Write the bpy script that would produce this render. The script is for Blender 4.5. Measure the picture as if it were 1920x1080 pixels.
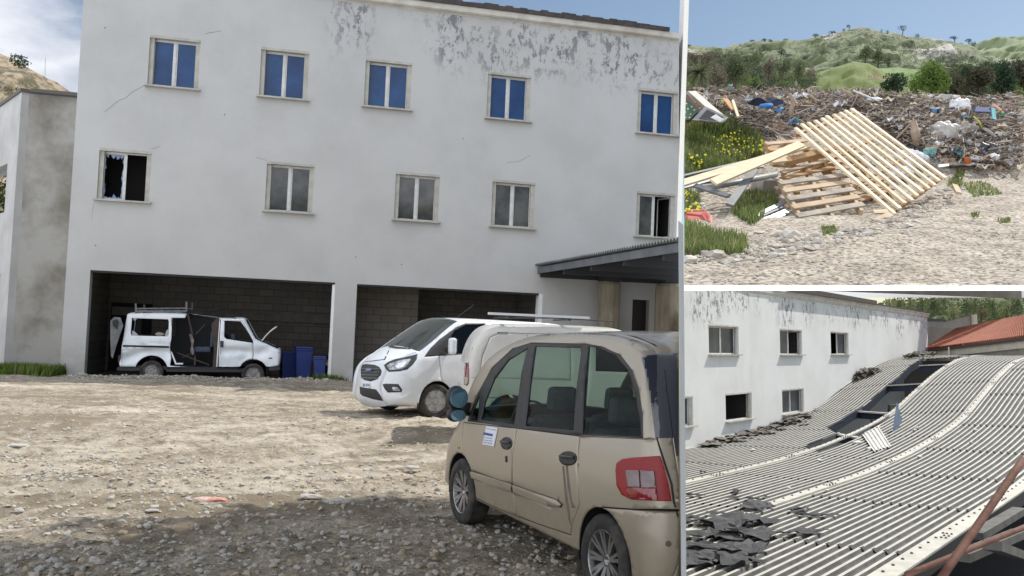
import bpy, bmesh, math, random
import numpy as np
from math import sin, cos, tan, atan, atan2, radians, degrees, pi, sqrt, exp
from mathutils import Vector, Matrix
from mathutils.geometry import delaunay_2d_cdt
from mathutils.bvhtree import BVHTree

# ------------------------------------------------------------------ camera
F = 1700.0                       # focal length in pixels of a 1920 px wide picture
EYE = np.array([0.0, 0.0, 1.85])
def cam_axes(yh, roll):
    r = radians(roll); p = atan((yh-540)*cos(r)/F)
    fw = np.array([0, cos(p), sin(p)]); up0 = np.array([0, -sin(p), cos(p)]); ri0 = np.array([1., 0, 0])
    return np.array([cos(r)*ri0+sin(r)*up0, -sin(r)*ri0+cos(r)*up0, fw]).T     # columns: right, up, forward
CW = cam_axes(615, 0)
scene = bpy.context.scene
for o in list(bpy.data.objects): bpy.data.objects.remove(o)
cd = bpy.data.cameras.new('camera'); cam = bpy.data.objects.new('camera', cd); scene.collection.objects.link(cam)
cd.sensor_width = 36; cd.lens = 36*F/1920; cd.clip_start = .1; cd.clip_end = 60000
mw = Matrix.Identity(4)
for i in range(3):
    mw[i][0] = CW[i, 0]; mw[i][1] = CW[i, 1]; mw[i][2] = -CW[i, 2]; mw[i][3] = EYE[i]
cam.matrix_world = mw; scene.camera = cam

# ------------------------------------------------------------------ sky, sun, exposure
SUN_EL, SUN_AZ = radians(47), radians(58)          # azimuth measured from the view direction to the right
w = bpy.data.worlds.new('World'); scene.world = w; w.use_nodes = True
nt = w.node_tree; N = nt.nodes; L = nt.links; N.clear()
out = N.new('ShaderNodeOutputWorld'); bg = N.new('ShaderNodeBackground'); bg.inputs[1].default_value = .12
sky = N.new('ShaderNodeTexSky'); sky.sky_type = 'NISHITA'; sky.sun_disc = False
sky.sun_elevation = SUN_EL; sky.sun_rotation = SUN_AZ; sky.dust_density = .6; sky.air_density = 1.0; sky.ozone_density = 1.5; sky.altitude = 200
tc = N.new('ShaderNodeTexCoord'); mp = N.new('ShaderNodeMapping'); mp.inputs['Scale'].default_value = (2.2, 2.2, 5)
no = N.new('ShaderNodeTexNoise'); no.inputs['Scale'].default_value = 2.2; no.inputs['Detail'].default_value = 8; no.inputs['Roughness'].default_value = .55
sep = N.new('ShaderNodeSeparateXYZ')
cov = N.new('ShaderNodeMapRange'); cov.inputs[1].default_value = .50; cov.inputs[2].default_value = .05; cov.inputs[3].default_value = -.30; cov.inputs[4].default_value = .24   # clouds thicken to the left and, as added fill, behind the camera
add = N.new('ShaderNodeMath'); add.operation = 'ADD'
rm = N.new('ShaderNodeMapRange'); rm.interpolation_type = 'SMOOTHSTEP'; rm.inputs[1].default_value = .5; rm.inputs[2].default_value = .72
no2 = N.new('ShaderNodeTexNoise'); no2.inputs['Scale'].default_value = 5; no2.inputs['Detail'].default_value = 6
cr = N.new('ShaderNodeValToRGB'); cr.color_ramp.elements[0].color = (5.0, 5.5, 6.5, 1); cr.color_ramp.elements[1].color = (8.6, 8.8, 9.3, 1)
cr.color_ramp.elements[0].position = .35; cr.color_ramp.elements[1].position = .65
mix = N.new('ShaderNodeMixRGB')
L.new(tc.outputs['Generated'], mp.inputs[0]); L.new(mp.outputs[0], no.inputs[0]); L.new(mp.outputs[0], no2.inputs[0])
L.new(tc.outputs['Generated'], sep.inputs[0]); cy = N.new('ShaderNodeMath'); cy.operation = 'MULTIPLY_ADD'; cy.inputs[1].default_value = .35; L.new(sep.outputs[1], cy.inputs[0]); L.new(sep.outputs[0], cy.inputs[2]); L.new(cy.outputs[0], cov.inputs[0])
tint = N.new('ShaderNodeMixRGB'); tint.blend_type = 'MULTIPLY'; tint.inputs[0].default_value = 1; tint.inputs[2].default_value = (.80, .76, .70, 1); L.new(sky.outputs[0], tint.inputs[1])
L.new(no.outputs[0], add.inputs[0]); L.new(cov.outputs[0], add.inputs[1]); L.new(add.outputs[0], rm.inputs[0])
L.new(no2.outputs[0], cr.inputs[0]); L.new(rm.outputs[0], mix.inputs[0]); L.new(tint.outputs[0], mix.inputs[1]); cb = N.new('ShaderNodeMapRange'); cb.inputs[1].default_value = 1; cb.inputs[2].default_value = -1; cb.inputs[3].default_value = .70; cb.inputs[4].default_value = 1.75; L.new(sep.outputs[1], cb.inputs[0])   # unseen clouds behind the camera are brightened as fill light
cm = N.new('ShaderNodeVectorMath'); cm.operation = 'SCALE'; L.new(cr.outputs[0], cm.inputs[0]); L.new(cb.outputs[0], cm.inputs['Scale']); L.new(cm.outputs[0], mix.inputs[2])
L.new(mix.outputs[0], bg.inputs[0]); L.new(bg.outputs[0], out.inputs[0])
sd = bpy.data.lights.new('sun', 'SUN'); sd.energy = 3.9; sd.angle = radians(.6); sd.color = (1, .955, .88)
so = bpy.data.objects.new('sun', sd); scene.collection.objects.link(so)
SUNV = np.array([cos(SUN_EL)*sin(SUN_AZ), cos(SUN_EL)*cos(SUN_AZ), sin(SUN_EL)])
so.rotation_euler = Vector(SUNV).to_track_quat('Z', 'Y').to_euler(); so.location = (30, 10, 60)
vs = scene.view_settings; vs.view_transform = 'Standard'; vs.look = 'None'; vs.gamma = 1; vs.exposure = .32
scene.render.engine = 'CYCLES'
scene.cycles.max_bounces = 8; scene.cycles.transparent_max_bounces = 12

# ------------------------------------------------------------------ frames: three slopes of ground seen from one eye
class Frame:
    """local axes X right, Y forward, Z up, origin at the eye; yh/roll give the level line of that slope"""
    def __init__(s, yh, roll=0, k=1.0):
        s.C = cam_axes(yh, roll); s.M = CW @ s.C.T; s.k = k
    def ray(s, x, y): return s.C @ np.array([(x-960)/F, (540-y)/F, 1.0])
    def z(s, x, y, z): v = s.ray(x, y); return v*(z/v[2])
    def d(s, x, y, d): v = s.ray(x, y); return v*(d/v[1])
    def pl(s, x, y, p0, n): v = s.ray(x, y); return v*(np.dot(p0, n)/np.dot(v, n))
    def W(s, P): return EYE + s.k*(s.M @ np.asarray(P, float))
    def mat4(s):
        m = Matrix.Identity(4)
        for i in range(3):
            for j in range(3): m[i][j] = s.M[i, j]
            m[i][3] = EYE[i]
        return m
L0 = Frame(615, 2.4)            # yard and white building
L1 = Frame(170, 0, 9.0)         # hillside with the dump
L2 = Frame(666, 0)              # sunken court with the sagging roof
def clip_plane(x0, y0, x1, y1, keep):
    a = CW @ np.array([(x0-960)/F, (540-y0)/F, 1]); b = CW @ np.array([(x1-960)/F, (540-y1)/F, 1])
    n = np.cross(a, b); n /= np.linalg.norm(n); c = CW @ np.array([(keep[0]-960)/F, (540-keep[1])/F, 1])
    if np.dot(n, c) > 0: n = -n
    return n                     # geometry on the +n side is cut off
CL = [clip_plane(1273, 0, 1273, 1080, (500, 500))]
CT = [clip_plane(1283, 0, 1283, 1080, (1600, 300)), clip_plane(1283, 535, 1920, 535, (1600, 300))]
CB = [clip_plane(1283, 0, 1283, 1080, (1600, 800)), clip_plane(1283, 545, 1920, 545, (1600, 800))]

# ------------------------------------------------------------------ materials
MATS = {}
def mat(name, c1, c2=None, sc=4.0, lo=.35, hi=.65, rough=.8, bump=0, bsc=None, metal=0, coat=0, spec=.5, det=7, stretch=None, tr=0):
    if name in MATS: return MATS[name]
    m = bpy.data.materials.new(name); m.use_nodes = True; nt = m.node_tree; N = nt.nodes; Lk = nt.links
    b = N['Principled BSDF']; b.inputs['Roughness'].default_value = rough; b.inputs['Metallic'].default_value = metal
    b.inputs['Specular IOR Level'].default_value = spec; b.inputs['Coat Weight'].default_value = coat; b.inputs['Coat Roughness'].default_value = .08
    b.inputs['Base Color'].default_value = (*c1, 1)
    tc = N.new('ShaderNodeTexCoord'); src = tc.outputs['Object']
    if stretch:
        mp = N.new('ShaderNodeMapping'); mp.inputs['Scale'].default_value = stretch; Lk.new(src, mp.inputs[0]); src = mp.outputs[0]
    if c2 is not None:
        n = N.new('ShaderNodeTexNoise'); n.inputs['Scale'].default_value = sc; n.inputs['Detail'].default_value = det; n.inputs['Roughness'].default_value = .62
        r = N.new('ShaderNodeValToRGB'); r.color_ramp.elements[0].position = lo; r.color_ramp.elements[1].position = hi
        r.color_ramp.elements[0].color = (*c1, 1); r.color_ramp.elements[1].color = (*c2, 1)
        Lk.new(src, n.inputs[0]); Lk.new(n.outputs[0], r.inputs[0]); Lk.new(r.outputs[0], b.inputs['Base Color'])
    if bump:
        n = N.new('ShaderNodeTexNoise'); n.inputs['Scale'].default_value = bsc or sc*3; n.inputs['Detail'].default_value = 8
        bp = N.new('ShaderNodeBump'); bp.inputs['Strength'].default_value = bump; bp.inputs['Distance'].default_value = .02
        Lk.new(src, n.inputs[0]); Lk.new(n.outputs[0], bp.inputs['Height']); Lk.new(bp.outputs[0], b.inputs['Normal'])
    MATS[name] = m; return m
def glass(name, tint, mixf=.5, rough=.03, body=(0, 0, 0)):
    if name in MATS: return MATS[name]
    m = bpy.data.materials.new(name); m.use_nodes = True; nt = m.node_tree; N = nt.nodes; Lk = nt.links; N.clear()
    o = N.new('ShaderNodeOutputMaterial'); t = N.new('ShaderNodeBsdfTransparent'); t.inputs[0].default_value = (*tint, 1)
    p = N.new('ShaderNodeBsdfPrincipled'); p.inputs['Base Color'].default_value = (*body, 1); p.inputs['Roughness'].default_value = rough; p.inputs['Specular IOR Level'].default_value = .8
    x = N.new('ShaderNodeMixShader'); fr = N.new('ShaderNodeLayerWeight'); fr.inputs[0].default_value = .5
    pw = N.new('ShaderNodeMath'); pw.operation = 'POWER'; pw.inputs[1].default_value = 4; Lk.new(fr.outputs['Facing'], pw.inputs[0])
    a = N.new('ShaderNodeMath'); a.operation = 'MULTIPLY_ADD'; a.inputs[1].default_value = 1-mixf; a.inputs[2].default_value = mixf
    Lk.new(pw.outputs[0], a.inputs[0]); Lk.new(a.outputs[0], x.inputs[0]); Lk.new(t.outputs[0], x.inputs[1]); Lk.new(p.outputs[0], x.inputs[2]); Lk.new(x.outputs[0], o.inputs[0])
    MATS[name] = m; return m

# ------------------------------------------------------------------ noise
def vnoise(x, y, seed=0):
    xi = np.floor(x).astype(np.int64); yi = np.floor(y).astype(np.int64); fx = x-xi; fy = y-yi
    def h(a, b):
        n = (a*374761393+b*668265263+seed*1442695041) & 0x7fffffff; n = ((n ^ (n >> 13))*1274126177) & 0x7fffffff
        return ((n ^ (n >> 16)) & 0xffff)/65535.0
    u = fx*fx*(3-2*fx); v = fy*fy*(3-2*fy)
    return (h(xi, yi)*(1-u)+h(xi+1, yi)*u)*(1-v)+(h(xi, yi+1)*(1-u)+h(xi+1, yi+1)*u)*v
def fbm(x, y, oct=4, seed=0):
    x = np.asarray(x, float); y = np.asarray(y, float); s = 0; a = 1; t = 0
    for i in range(oct): s = s+a*(vnoise(x*2**i+17*i, y*2**i+5*i, seed+i)-.5); t += a; a *= .5
    return s/t*2

# ------------------------------------------------------------------ objects
def tag(o, label=None, cat=None, group=None, kind=None):
    if label: o['label'] = label
    if cat: o['category'] = cat
    if group: o['group'] = group
    if kind: o['kind'] = kind
    return o
def link(o): scene.collection.objects.link(o); return o
def thing(name, fr, P, label, cat, group=None):
    o = link(bpy.data.objects.new(name, None)); o.location = fr.W(P) if fr else P; o.empty_display_size = .2
    return tag(o, label, cat, group)
class MB:
    def __init__(s, fr=None): s.v = []; s.f = []; s.m = []; s.fr = fr
    def add(s, V, Fc, mi=0):
        n = len(s.v); s.v += [tuple(p) for p in V]; s.f += [tuple(i+n for i in f) for f in Fc]; s.m += [mi]*len(Fc); return s
    def box(s, c, sz, rot=None, mi=0):
        c = np.array(c, float); h = np.array(sz, float)/2; R = np.eye(3) if rot is None else np.asarray(rot)
        V = [c+R@(h*np.array([a, b, d])) for a in (-1, 1) for b in (-1, 1) for d in (-1, 1)]
        return s.add(V, [(0, 1, 3, 2), (4, 6, 7, 5), (0, 4, 5, 1), (2, 3, 7, 6), (0, 2, 6, 4), (1, 5, 7, 3)], mi)
    def beam(s, a, b, w, t, up=(0, 0, 1), mi=0):
        a = np.array(a, float); b = np.array(b, float); d = b-a; l = np.linalg.norm(d); d /= l
        x = np.cross(np.array(up, float), d); x /= (np.linalg.norm(x)+1e-9); y = np.cross(d, x)
        return s.box((a+b)/2, (l, w, t), np.array([d, x, y]).T, mi)
    def tube(s, pts, r, n=8, mi=0, cap=True):
        pts = [np.array(p, float) for p in pts]; rs = r if isinstance(r, (list, tuple)) else [r]*len(pts)
        V = []; prev = None
        for i, p in enumerate(pts):
            t = pts[min(i+1, len(pts)-1)]-pts[max(i-1, 0)]; t /= (np.linalg.norm(t)+1e-9)
            if prev is None: prev = np.array([0, 0, 1.]) if abs(t[2]) < .9 else np.array([1., 0, 0])
            x = prev-t*np.dot(prev, t); x /= (np.linalg.norm(x)+1e-9); prev = x; y = np.cross(t, x)
            V += [p+rs[i]*(cos(2*pi*k/n)*x+sin(2*pi*k/n)*y) for k in range(n)]
        Fc = [(i*n+k, i*n+(k+1) % n, (i+1)*n+(k+1) % n, (i+1)*n+k) for i in range(len(pts)-1) for k in range(n)]
        if cap: Fc += [tuple(range(n-1, -1, -1)), tuple((len(pts)-1)*n+k for k in range(n))]
        return s.add(V, Fc, mi)
    def prism(s, P, n, t, mi=0):
        P = [np.array(p, float) for p in P]; n = np.array(n, float); n /= np.linalg.norm(n); k = len(P)
        return s.add(P+[p-n*t for p in P], [tuple(range(k)), tuple(range(2*k-1, k-1, -1))]+[(i, k+i, k+(i+1) % k, (i+1) % k) for i in range(k)], mi)
    def grid(s, P, mi=0, skip=None):
        P = np.asarray(P); a, b = P.shape[:2]
        return s.add(P.reshape(-1, 3), [(i*b+j, i*b+j+1, (i+1)*b+j+1, (i+1)*b+j) for i in range(a-1) for j in range(b-1) if not (skip and skip(i, j))], mi)
    def lathe(s, prof, n=32, axis=1, c=(0, 0, 0), mi=0):      # prof: (offset along axis, radius)
        c = np.array(c, float); V = []
        for (o, r) in prof:
            for k in range(n):
                a = 2*pi*k/n; p = np.zeros(3); p[axis] = o; p[(axis+1) % 3] = r*cos(a); p[(axis+2) % 3] = r*sin(a); V.append(c+p)
        m = len(prof)
        return s.add(V, [(i*n+k, i*n+(k+1) % n, (i+1)*n+(k+1) % n, (i+1)*n+k) for i in range(m-1) for k in range(n)], mi)
    def blob(s, c, r, seed=0, n=2, jit=.2, mi=0, R=None):
        bm = bmesh.new(); bmesh.ops.create_icosphere(bm, subdivisions=n, radius=1); rg = random.Random(seed)
        R = np.eye(3) if R is None else R; c = np.array(c, float); r = np.array(r, float)*np.ones(3)
        V = [c+R@(r*np.array(v.co)*(1+rg.uniform(-jit, jit))) for v in bm.verts]; Fc = [tuple(v.index for v in f.verts) for f in bm.faces]; bm.free()
        return s.add(V, Fc, mi)
    def build(s, name, mats, parent=None, smooth=False, clip=None, bevel=0, uvf=None, uva=None, fill=False, solid=0, auto=None):
        if not isinstance(mats, (list, tuple)): mats = [mats]
        V = np.array(s.v, float).reshape(-1, 3)
        Vw = EYE+s.fr.k*(V @ s.fr.M.T) if s.fr else V
        if parent is not None and s.fr: Vw = Vw-np.array(parent.location)
        elif s.fr is not None:
            org = Vw.mean(0); org[2] = Vw[:, 2].min(); Vw = Vw-org
        me = bpy.data.meshes.new(name); me.from_pydata(Vw.tolist(), [], s.f); me.polygons.foreach_set('material_index', s.m)
        for m in mats: me.materials.append(m)
        if uvf:
            uv = me.uv_layers.new(name='UV'); U = [uvf(p) for p in s.v]; li = np.empty(len(me.loops), dtype=np.int32); me.loops.foreach_get('vertex_index', li)
            uv.data.foreach_set('uv', np.array(U, float)[li].ravel())
        if uva is not None:
            uv = me.uv_layers.new(name='UV'); li = np.empty(len(me.loops), dtype=np.int32); me.loops.foreach_get('vertex_index', li); uv.data.foreach_set('uv', np.asarray(uva, float)[li].ravel())
        if smooth: me.polygons.foreach_set('use_smooth', [True]*len(me.polygons))
        me.update()
        o = link(bpy.data.objects.new(name, me))
        if parent is not None: o.parent = parent
        elif s.fr is not None: o.location = org
        if clip:
            mwm = (parent.matrix_basis if parent is not None else o.matrix_basis); inv = mwm.inverted()
            bm = bmesh.new(); bm.from_mesh(me)
            for n in clip:
                co = inv @ Vector(EYE); nn = (inv.to_3x3() @ Vector(n)).normalized()
                r = bmesh.ops.bisect_plane(bm, geom=bm.verts[:]+bm.edges[:]+bm.faces[:], plane_co=co, plane_no=nn, clear_outer=True, dist=1e-6)
                if fill:
                    ed = [e for e in r['geom_cut'] if isinstance(e, bmesh.types.BMEdge)]
                    try: bmesh.ops.contextual_create(bm, geom=ed)
                    except Exception: pass
            bm.to_mesh(me); bm.free()
            if len(me.polygons) == 0:
                bpy.data.objects.remove(o); return None
        if bevel:
            b = o.modifiers.new('bevel', 'BEVEL'); b.width = bevel; b.segments = 2; b.limit_method = 'ANGLE'
        if solid:
            b = o.modifiers.new('solid', 'SOLIDIFY'); b.thickness = solid; b.offset = -1
            if len(mats) > 1 and auto is not None: b.material_offset = auto
        return o
def eul(rx=0, ry=0, rz=0):
    from mathutils import Euler
    return np.array(Euler((rx, ry, rz)).to_matrix())
R_ = random.Random(5)

# ------------------------------------------------------------------ shared materials
PAINTW = mat('white_plaster_trim', (.8, .8, .78), (.72, .72, .69), 3, rough=.9)
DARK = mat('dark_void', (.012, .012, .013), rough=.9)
BLACKP = mat('black_plastic', (.018, .018, .019), (.03, .03, .03), 20, rough=.5)
RUBBER = mat('tyre_rubber', (.025, .024, .023), (.10, .085, .065), 6, .45, .75, rough=.85, bump=.3, bsc=60)
CHROME = mat('alloy', (.42, .42, .42), (.25, .24, .22), 9, rough=.38, metal=.85)
# ================================================================== YARD AND WHITE BUILDING (frame L0)
G0 = -1.85
FO = np.array([-8.5, 27.3, 0.0]); FU = np.array([cos(radians(13.37)), sin(radians(13.37)), 0]); FN = np.array([FU[1], -FU[0], 0])   # FN points to the viewer
def fsz(x, y, off=0): p = L0.pl(x, y, FO+FN*off, FN); return np.array([(p-FO)@FU, p[2]])
def f3(s, z, off=0): return FO+FU*s+FN*off+np.array([0, 0, z])
def rect_px(tl, tr, br, bl):
    q = [fsz(*p) for p in (tl, tr, br, bl)]
    return (q[0][0]+q[3][0])/2, (q[1][0]+q[2][0])/2, (q[2][1]+q[3][1])/2, (q[0][1]+q[1][1])/2     # s0,s1,z0,z1
def wall_mesh(mb, P3, s0, s1, z0, z1, holes, th, step=2.0, reveal=True):
    """wall sheet with rectangular holes; P3(s,z,off)"""
    S = sorted(set([s0, s1]+[h[i] for h in holes for i in (0, 1)])); Z = sorted(set([z0, z1]+[h[i] for h in holes for i in (2, 3)]))
    def sub(A):
        o = []
        for a, b in zip(A[:-1], A[1:]):
            n = max(1, int((b-a)/step)); o += [a+(b-a)*i/n for i in range(n)]
        return o+[A[-1]]
    S = sub(S); Z = sub(Z); idx = {}
    def v(i, j):
        if (i, j) not in idx: idx[(i, j)] = len(mb.v); mb.v.append(tuple(P3(S[i], Z[j], 0)))
        return idx[(i, j)]
    for i in range(len(S)-1):
        for j in range(len(Z)-1):
            cs, cz = (S[i]+S[i+1])/2, (Z[j]+Z[j+1])/2
            if any(h[0] < cs < h[1] and h[2] < cz < h[3] for h in holes): continue
            mb.f.append((v(i, j), v(i+1, j), v(i+1, j+1), v(i, j+1))); mb.m.append(0)
    for h in holes:
        a, b, c, d = h[:4]; t = h[4] if len(h) > 4 else th
        q = [(a, c), (b, c), (b, d), (a, d)]
        for k in range(4):
            p0, p1 = q[k], q[(k+1) % 4]
            mb.add([P3(*p0, 0), P3(*p1, 0), P3(*p1, -t), P3(*p0, -t)], [(0, 1, 2, 3)])
def plaster(name, base, base2, zt, band, amt, seed=0, dirt=(.16, .165, .17), s0=None, zlow=G0):
    """white plaster, flaking to grey in a band under the roof line; UV = metres along the wall and height"""
    m = bpy.data.materials.new(name); m.use_nodes = True; nt = m.node_tree; N = nt.nodes; Lk = nt.links; b = N['Principled BSDF']; b.inputs['Roughness'].default_value = .92
    uv = N.new('ShaderNodeTexCoord'); sp = N.new('ShaderNodeSeparateXYZ'); Lk.new(uv.outputs['UV'], sp.inputs[0])
    def noise(sc, det, st=(1, 1, 1), ro=.6):
        mp = N.new('ShaderNodeMapping'); mp.inputs['Scale'].default_value = st; mp.inputs['Location'].default_value = (seed, seed*2, 0); Lk.new(uv.outputs['UV'], mp.inputs[0])
        n = N.new('ShaderNodeTexNoise'); n.inputs['Scale'].default_value = sc; n.inputs['Detail'].default_value = det; n.inputs['Roughness'].default_value = ro; Lk.new(mp.outputs[0], n.inputs[0]); return n.outputs[0]
    def mr(src, a, b_, c=0, d=1):
        r = N.new('ShaderNodeMapRange'); r.interpolation_type = 'SMOOTHSTEP'; Lk.new(src, r.inputs[0])
        for i, q in enumerate((a, b_, c, d)): r.inputs[i+1].default_value = q
        return r.outputs[0]
    def op(o, a, b_):
        n = N.new('ShaderNodeMath'); n.operation = o
        for i, q in enumerate((a, b_)):
            if isinstance(q, (int, float)): n.inputs[i].default_value = q
            else: Lk.new(q, n.inputs[i])
        return n.outputs[0]
    def mx(f, a, b_):
        n = N.new('ShaderNodeMixRGB'); Lk.new(f, n.inputs[0])
        for i, q in enumerate((a, b_)):
            if isinstance(q, tuple): n.inputs[i+1].default_value = (*q, 1)
            else: Lk.new(q, n.inputs[i+1])
        return n.outputs[0]
    col = mx(mr(noise(.45, 6), .35, .7), base, base2)
    col = mx(op('MULTIPLY', mr(noise(1.2, 5, (1, .12, 1)), .5, .8), .2), col, (.50, .46, .37))          # run-off streaks
    low = mr(sp.outputs[1], zlow+1.6, zlow-.1); col = mx(op('MULTIPLY', op('MULTIPLY', low, mr(noise(1.6, 6), .35, .6)), .6), col, (.36, .33, .27))
    bandm = mr(op('ADD', sp.outputs[1], op('MULTIPLY', noise(.22, 3, (1, .2, 1)), band*1.3)), zt-band*.35, zt+band*.15)
    place = mr(noise(.33, 2, (1, .3, 1)), .40, .56); pk = op('MULTIPLY', bandm, place)
    if s0 is not None: pk = op('MULTIPLY', pk, mr(sp.outputs[0], s0, s0+1.2))
    fl = op('MULTIPLY', mr(noise(2.6, 12, (1.3, .65, 1), .8), .512+.02*(1-amt), .54), pk)
    col = mx(op('MULTIPLY', fl, .92), col, dirt)
    fl2 = op('MULTIPLY', mr(noise(.5, 3), .62, .7), mr(noise(3.2, 9, (1, 1, 1), .7), .56, .62)); col = mx(op('MULTIPLY', fl2, .13), col, (.3, .3, .31))
    Lk.new(col, b.inputs['Base Color'])
    bp = N.new('ShaderNodeBump'); bp.inputs['Strength'].default_value = .35; bp.inputs['Distance'].default_value = .02; Lk.new(op('ADD', noise(7, 8), op('MULTIPLY', fl, -.6)), bp.inputs['Height']); Lk.new(bp.outputs[0], b.inputs['Normal'])
    MATS[name] = m; return m
ztop = fsz(1200, 57)[1]; s_l = (fsz(148, 10)[0]+fsz(120, 690)[0])/2; s_r = fsz(1272.5, 300)[0]
FAC = plaster('white_facade_plaster', (.485, .477, .455), (.43, .422, .40), ztop, 2.5, .6, 0, (.16, .165, .17), fsz(590, 40)[0])
winpx = [((281,61),(376,72),(372,166),(277,157)), ((490,85),(579,95),(577,188),(486,179)), ((686,112),(771.6,119),(770,208),(682,199)), ((916,136),(994,143.6),(994,229),(911,223)), ((1198,167),(1271,174),(1269,257),(1193,249)),
         ((187,275),(284,282),(280,377),(181,371)), ((501,301),(589,308),(586,400),(496,395)), ((743,323),(824,329.5),(822,418),(738,411)), ((924,337),(1003,343),(1001,430),(920,424)), ((1195,359),(1266,365),(1263,446),(1191,443))]
wr = [rect_px(*q) for q in winpx]
zu = [np.mean([r[i] for r in wr[:5]]) for i in (2, 3)]; zl = [np.mean([r[i] for r in wr[5:]]) for i in (2, 3)]
wr = [(r[0], r[1], *(zu if i < 5 else zl)) for i, r in enumerate(wr)]
g1 = rect_px((168,506),(628,530),(620,717),(159,702)); g2 = rect_px((670,534),(1017,549),(1015,640),(664,640))
g1 = (g1[0], g1[1], G0-.4, g1[3]); g2 = (g2[0], g2[1], G0-.4, g2[3])
door = rect_px((1186,561),(1217,563),(1216,640),(1184,640)); door = (door[0], door[1], G0-.4, door[3])
print('facade', s_l, s_r, ztop, 'win', wr[0], 'garage', g1, g2)
bld = thing('white_building', L0, f3(s_l, G0), 'large white building with blue upper windows, two garage openings and flaking paint', 'building')
mb = MB(L0); wall_mesh(mb, f3, s_l, s_r, G0-1, ztop, wr+[g1, g2, door], .34)
uvf = lambda p: ((np.array(p)-FO)@FU, p[2])
mb.build('wall', FAC, bld, uvf=uvf, clip=CL)
mb = MB(L0)   # flank, rear
mb.add([f3(s_l, G0-1), f3(s_l, ztop), f3(s_l, ztop, -9), f3(s_l, G0-1, -9)], [(0, 1, 2, 3)]); mb.add([f3(s_r-.02, G0-1), f3(s_r-.02, ztop), f3(s_r-.02, ztop, -9), f3(s_r-.02, G0-1, -9)], [(0, 3, 2, 1)])
mb.add([f3(s_l, G0-1, -9), f3(s_r, G0-1, -9), f3(s_r, ztop, -9), f3(s_l, ztop, -9)], [(3, 2, 1, 0)]); mb.build('side_wall', FAC, bld, uvf=uvf, clip=CL)
mb = MB(L0)
mb.add([f3(s_l, ztop-.02, -.02), f3(s_r, ztop-.02, -.02), f3(s_r, ztop-.02, -9), f3(s_l, ztop-.02, -9)], [(0, 1, 2, 3)]); mb.build('roof', mat('roof_felt', (.05, .05, .05), rough=.9), bld, clip=CL)
CORN = mat('cornice_plaster', (.60, .57, .50), (.42, .38, .31), 1.4, rough=.9, bump=.4, bsc=9)
z2 = fsz(1240, 76)[1]; zc1 = ztop+.02
prof = [(0.003, z2), (.10, z2+.13), (.10, zc1-.22), (.16, zc1-.18), (.16, zc1), (-.3, zc1)]
sB = s_r; mb = MB(L0); ss = np.linspace(s_l-.05, sB, 60)
mb.grid([[f3(s, z+.012*vnoise(np.array(s*3.), np.array(0.), 3), o) for (o, z) in prof] for s in ss]); mb.build('cornice', CORN, bld, clip=CL)
sa, sb = fsz(640, 5)[0], fsz(1251, 57)[0]
mb = MB(L0); n = 46
for i in range(n):
    a = sa+(sb-sa)*i/n; b = sa+(sb-sa)*(i+1)/n; dz = .03*R_.uniform(-1, 1)
    mb.add([f3(a, zc1+.003+dz*.1, .21), f3(b, zc1+.003, .22), f3(b, zc1+.16+dz, .23), f3(a, zc1+.16+dz, .22), f3(a, zc1+.003, -1.2), f3(b, zc1+.003, -1.2), f3(b, zc1+.26, -1.2), f3(a, zc1+.26, -1.2)], [(0, 1, 2, 3), (3, 2, 6, 7), (0, 4, 5, 1), (0, 3, 7, 4), (1, 5, 6, 2), (4, 7, 6, 5)])
mb.build('roof_edge_felt', mat('bitumen_edge', (.03, .028, .027), (.08, .06, .05), 3, rough=.7, bump=.6, bsc=8), bld, clip=CL)
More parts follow.
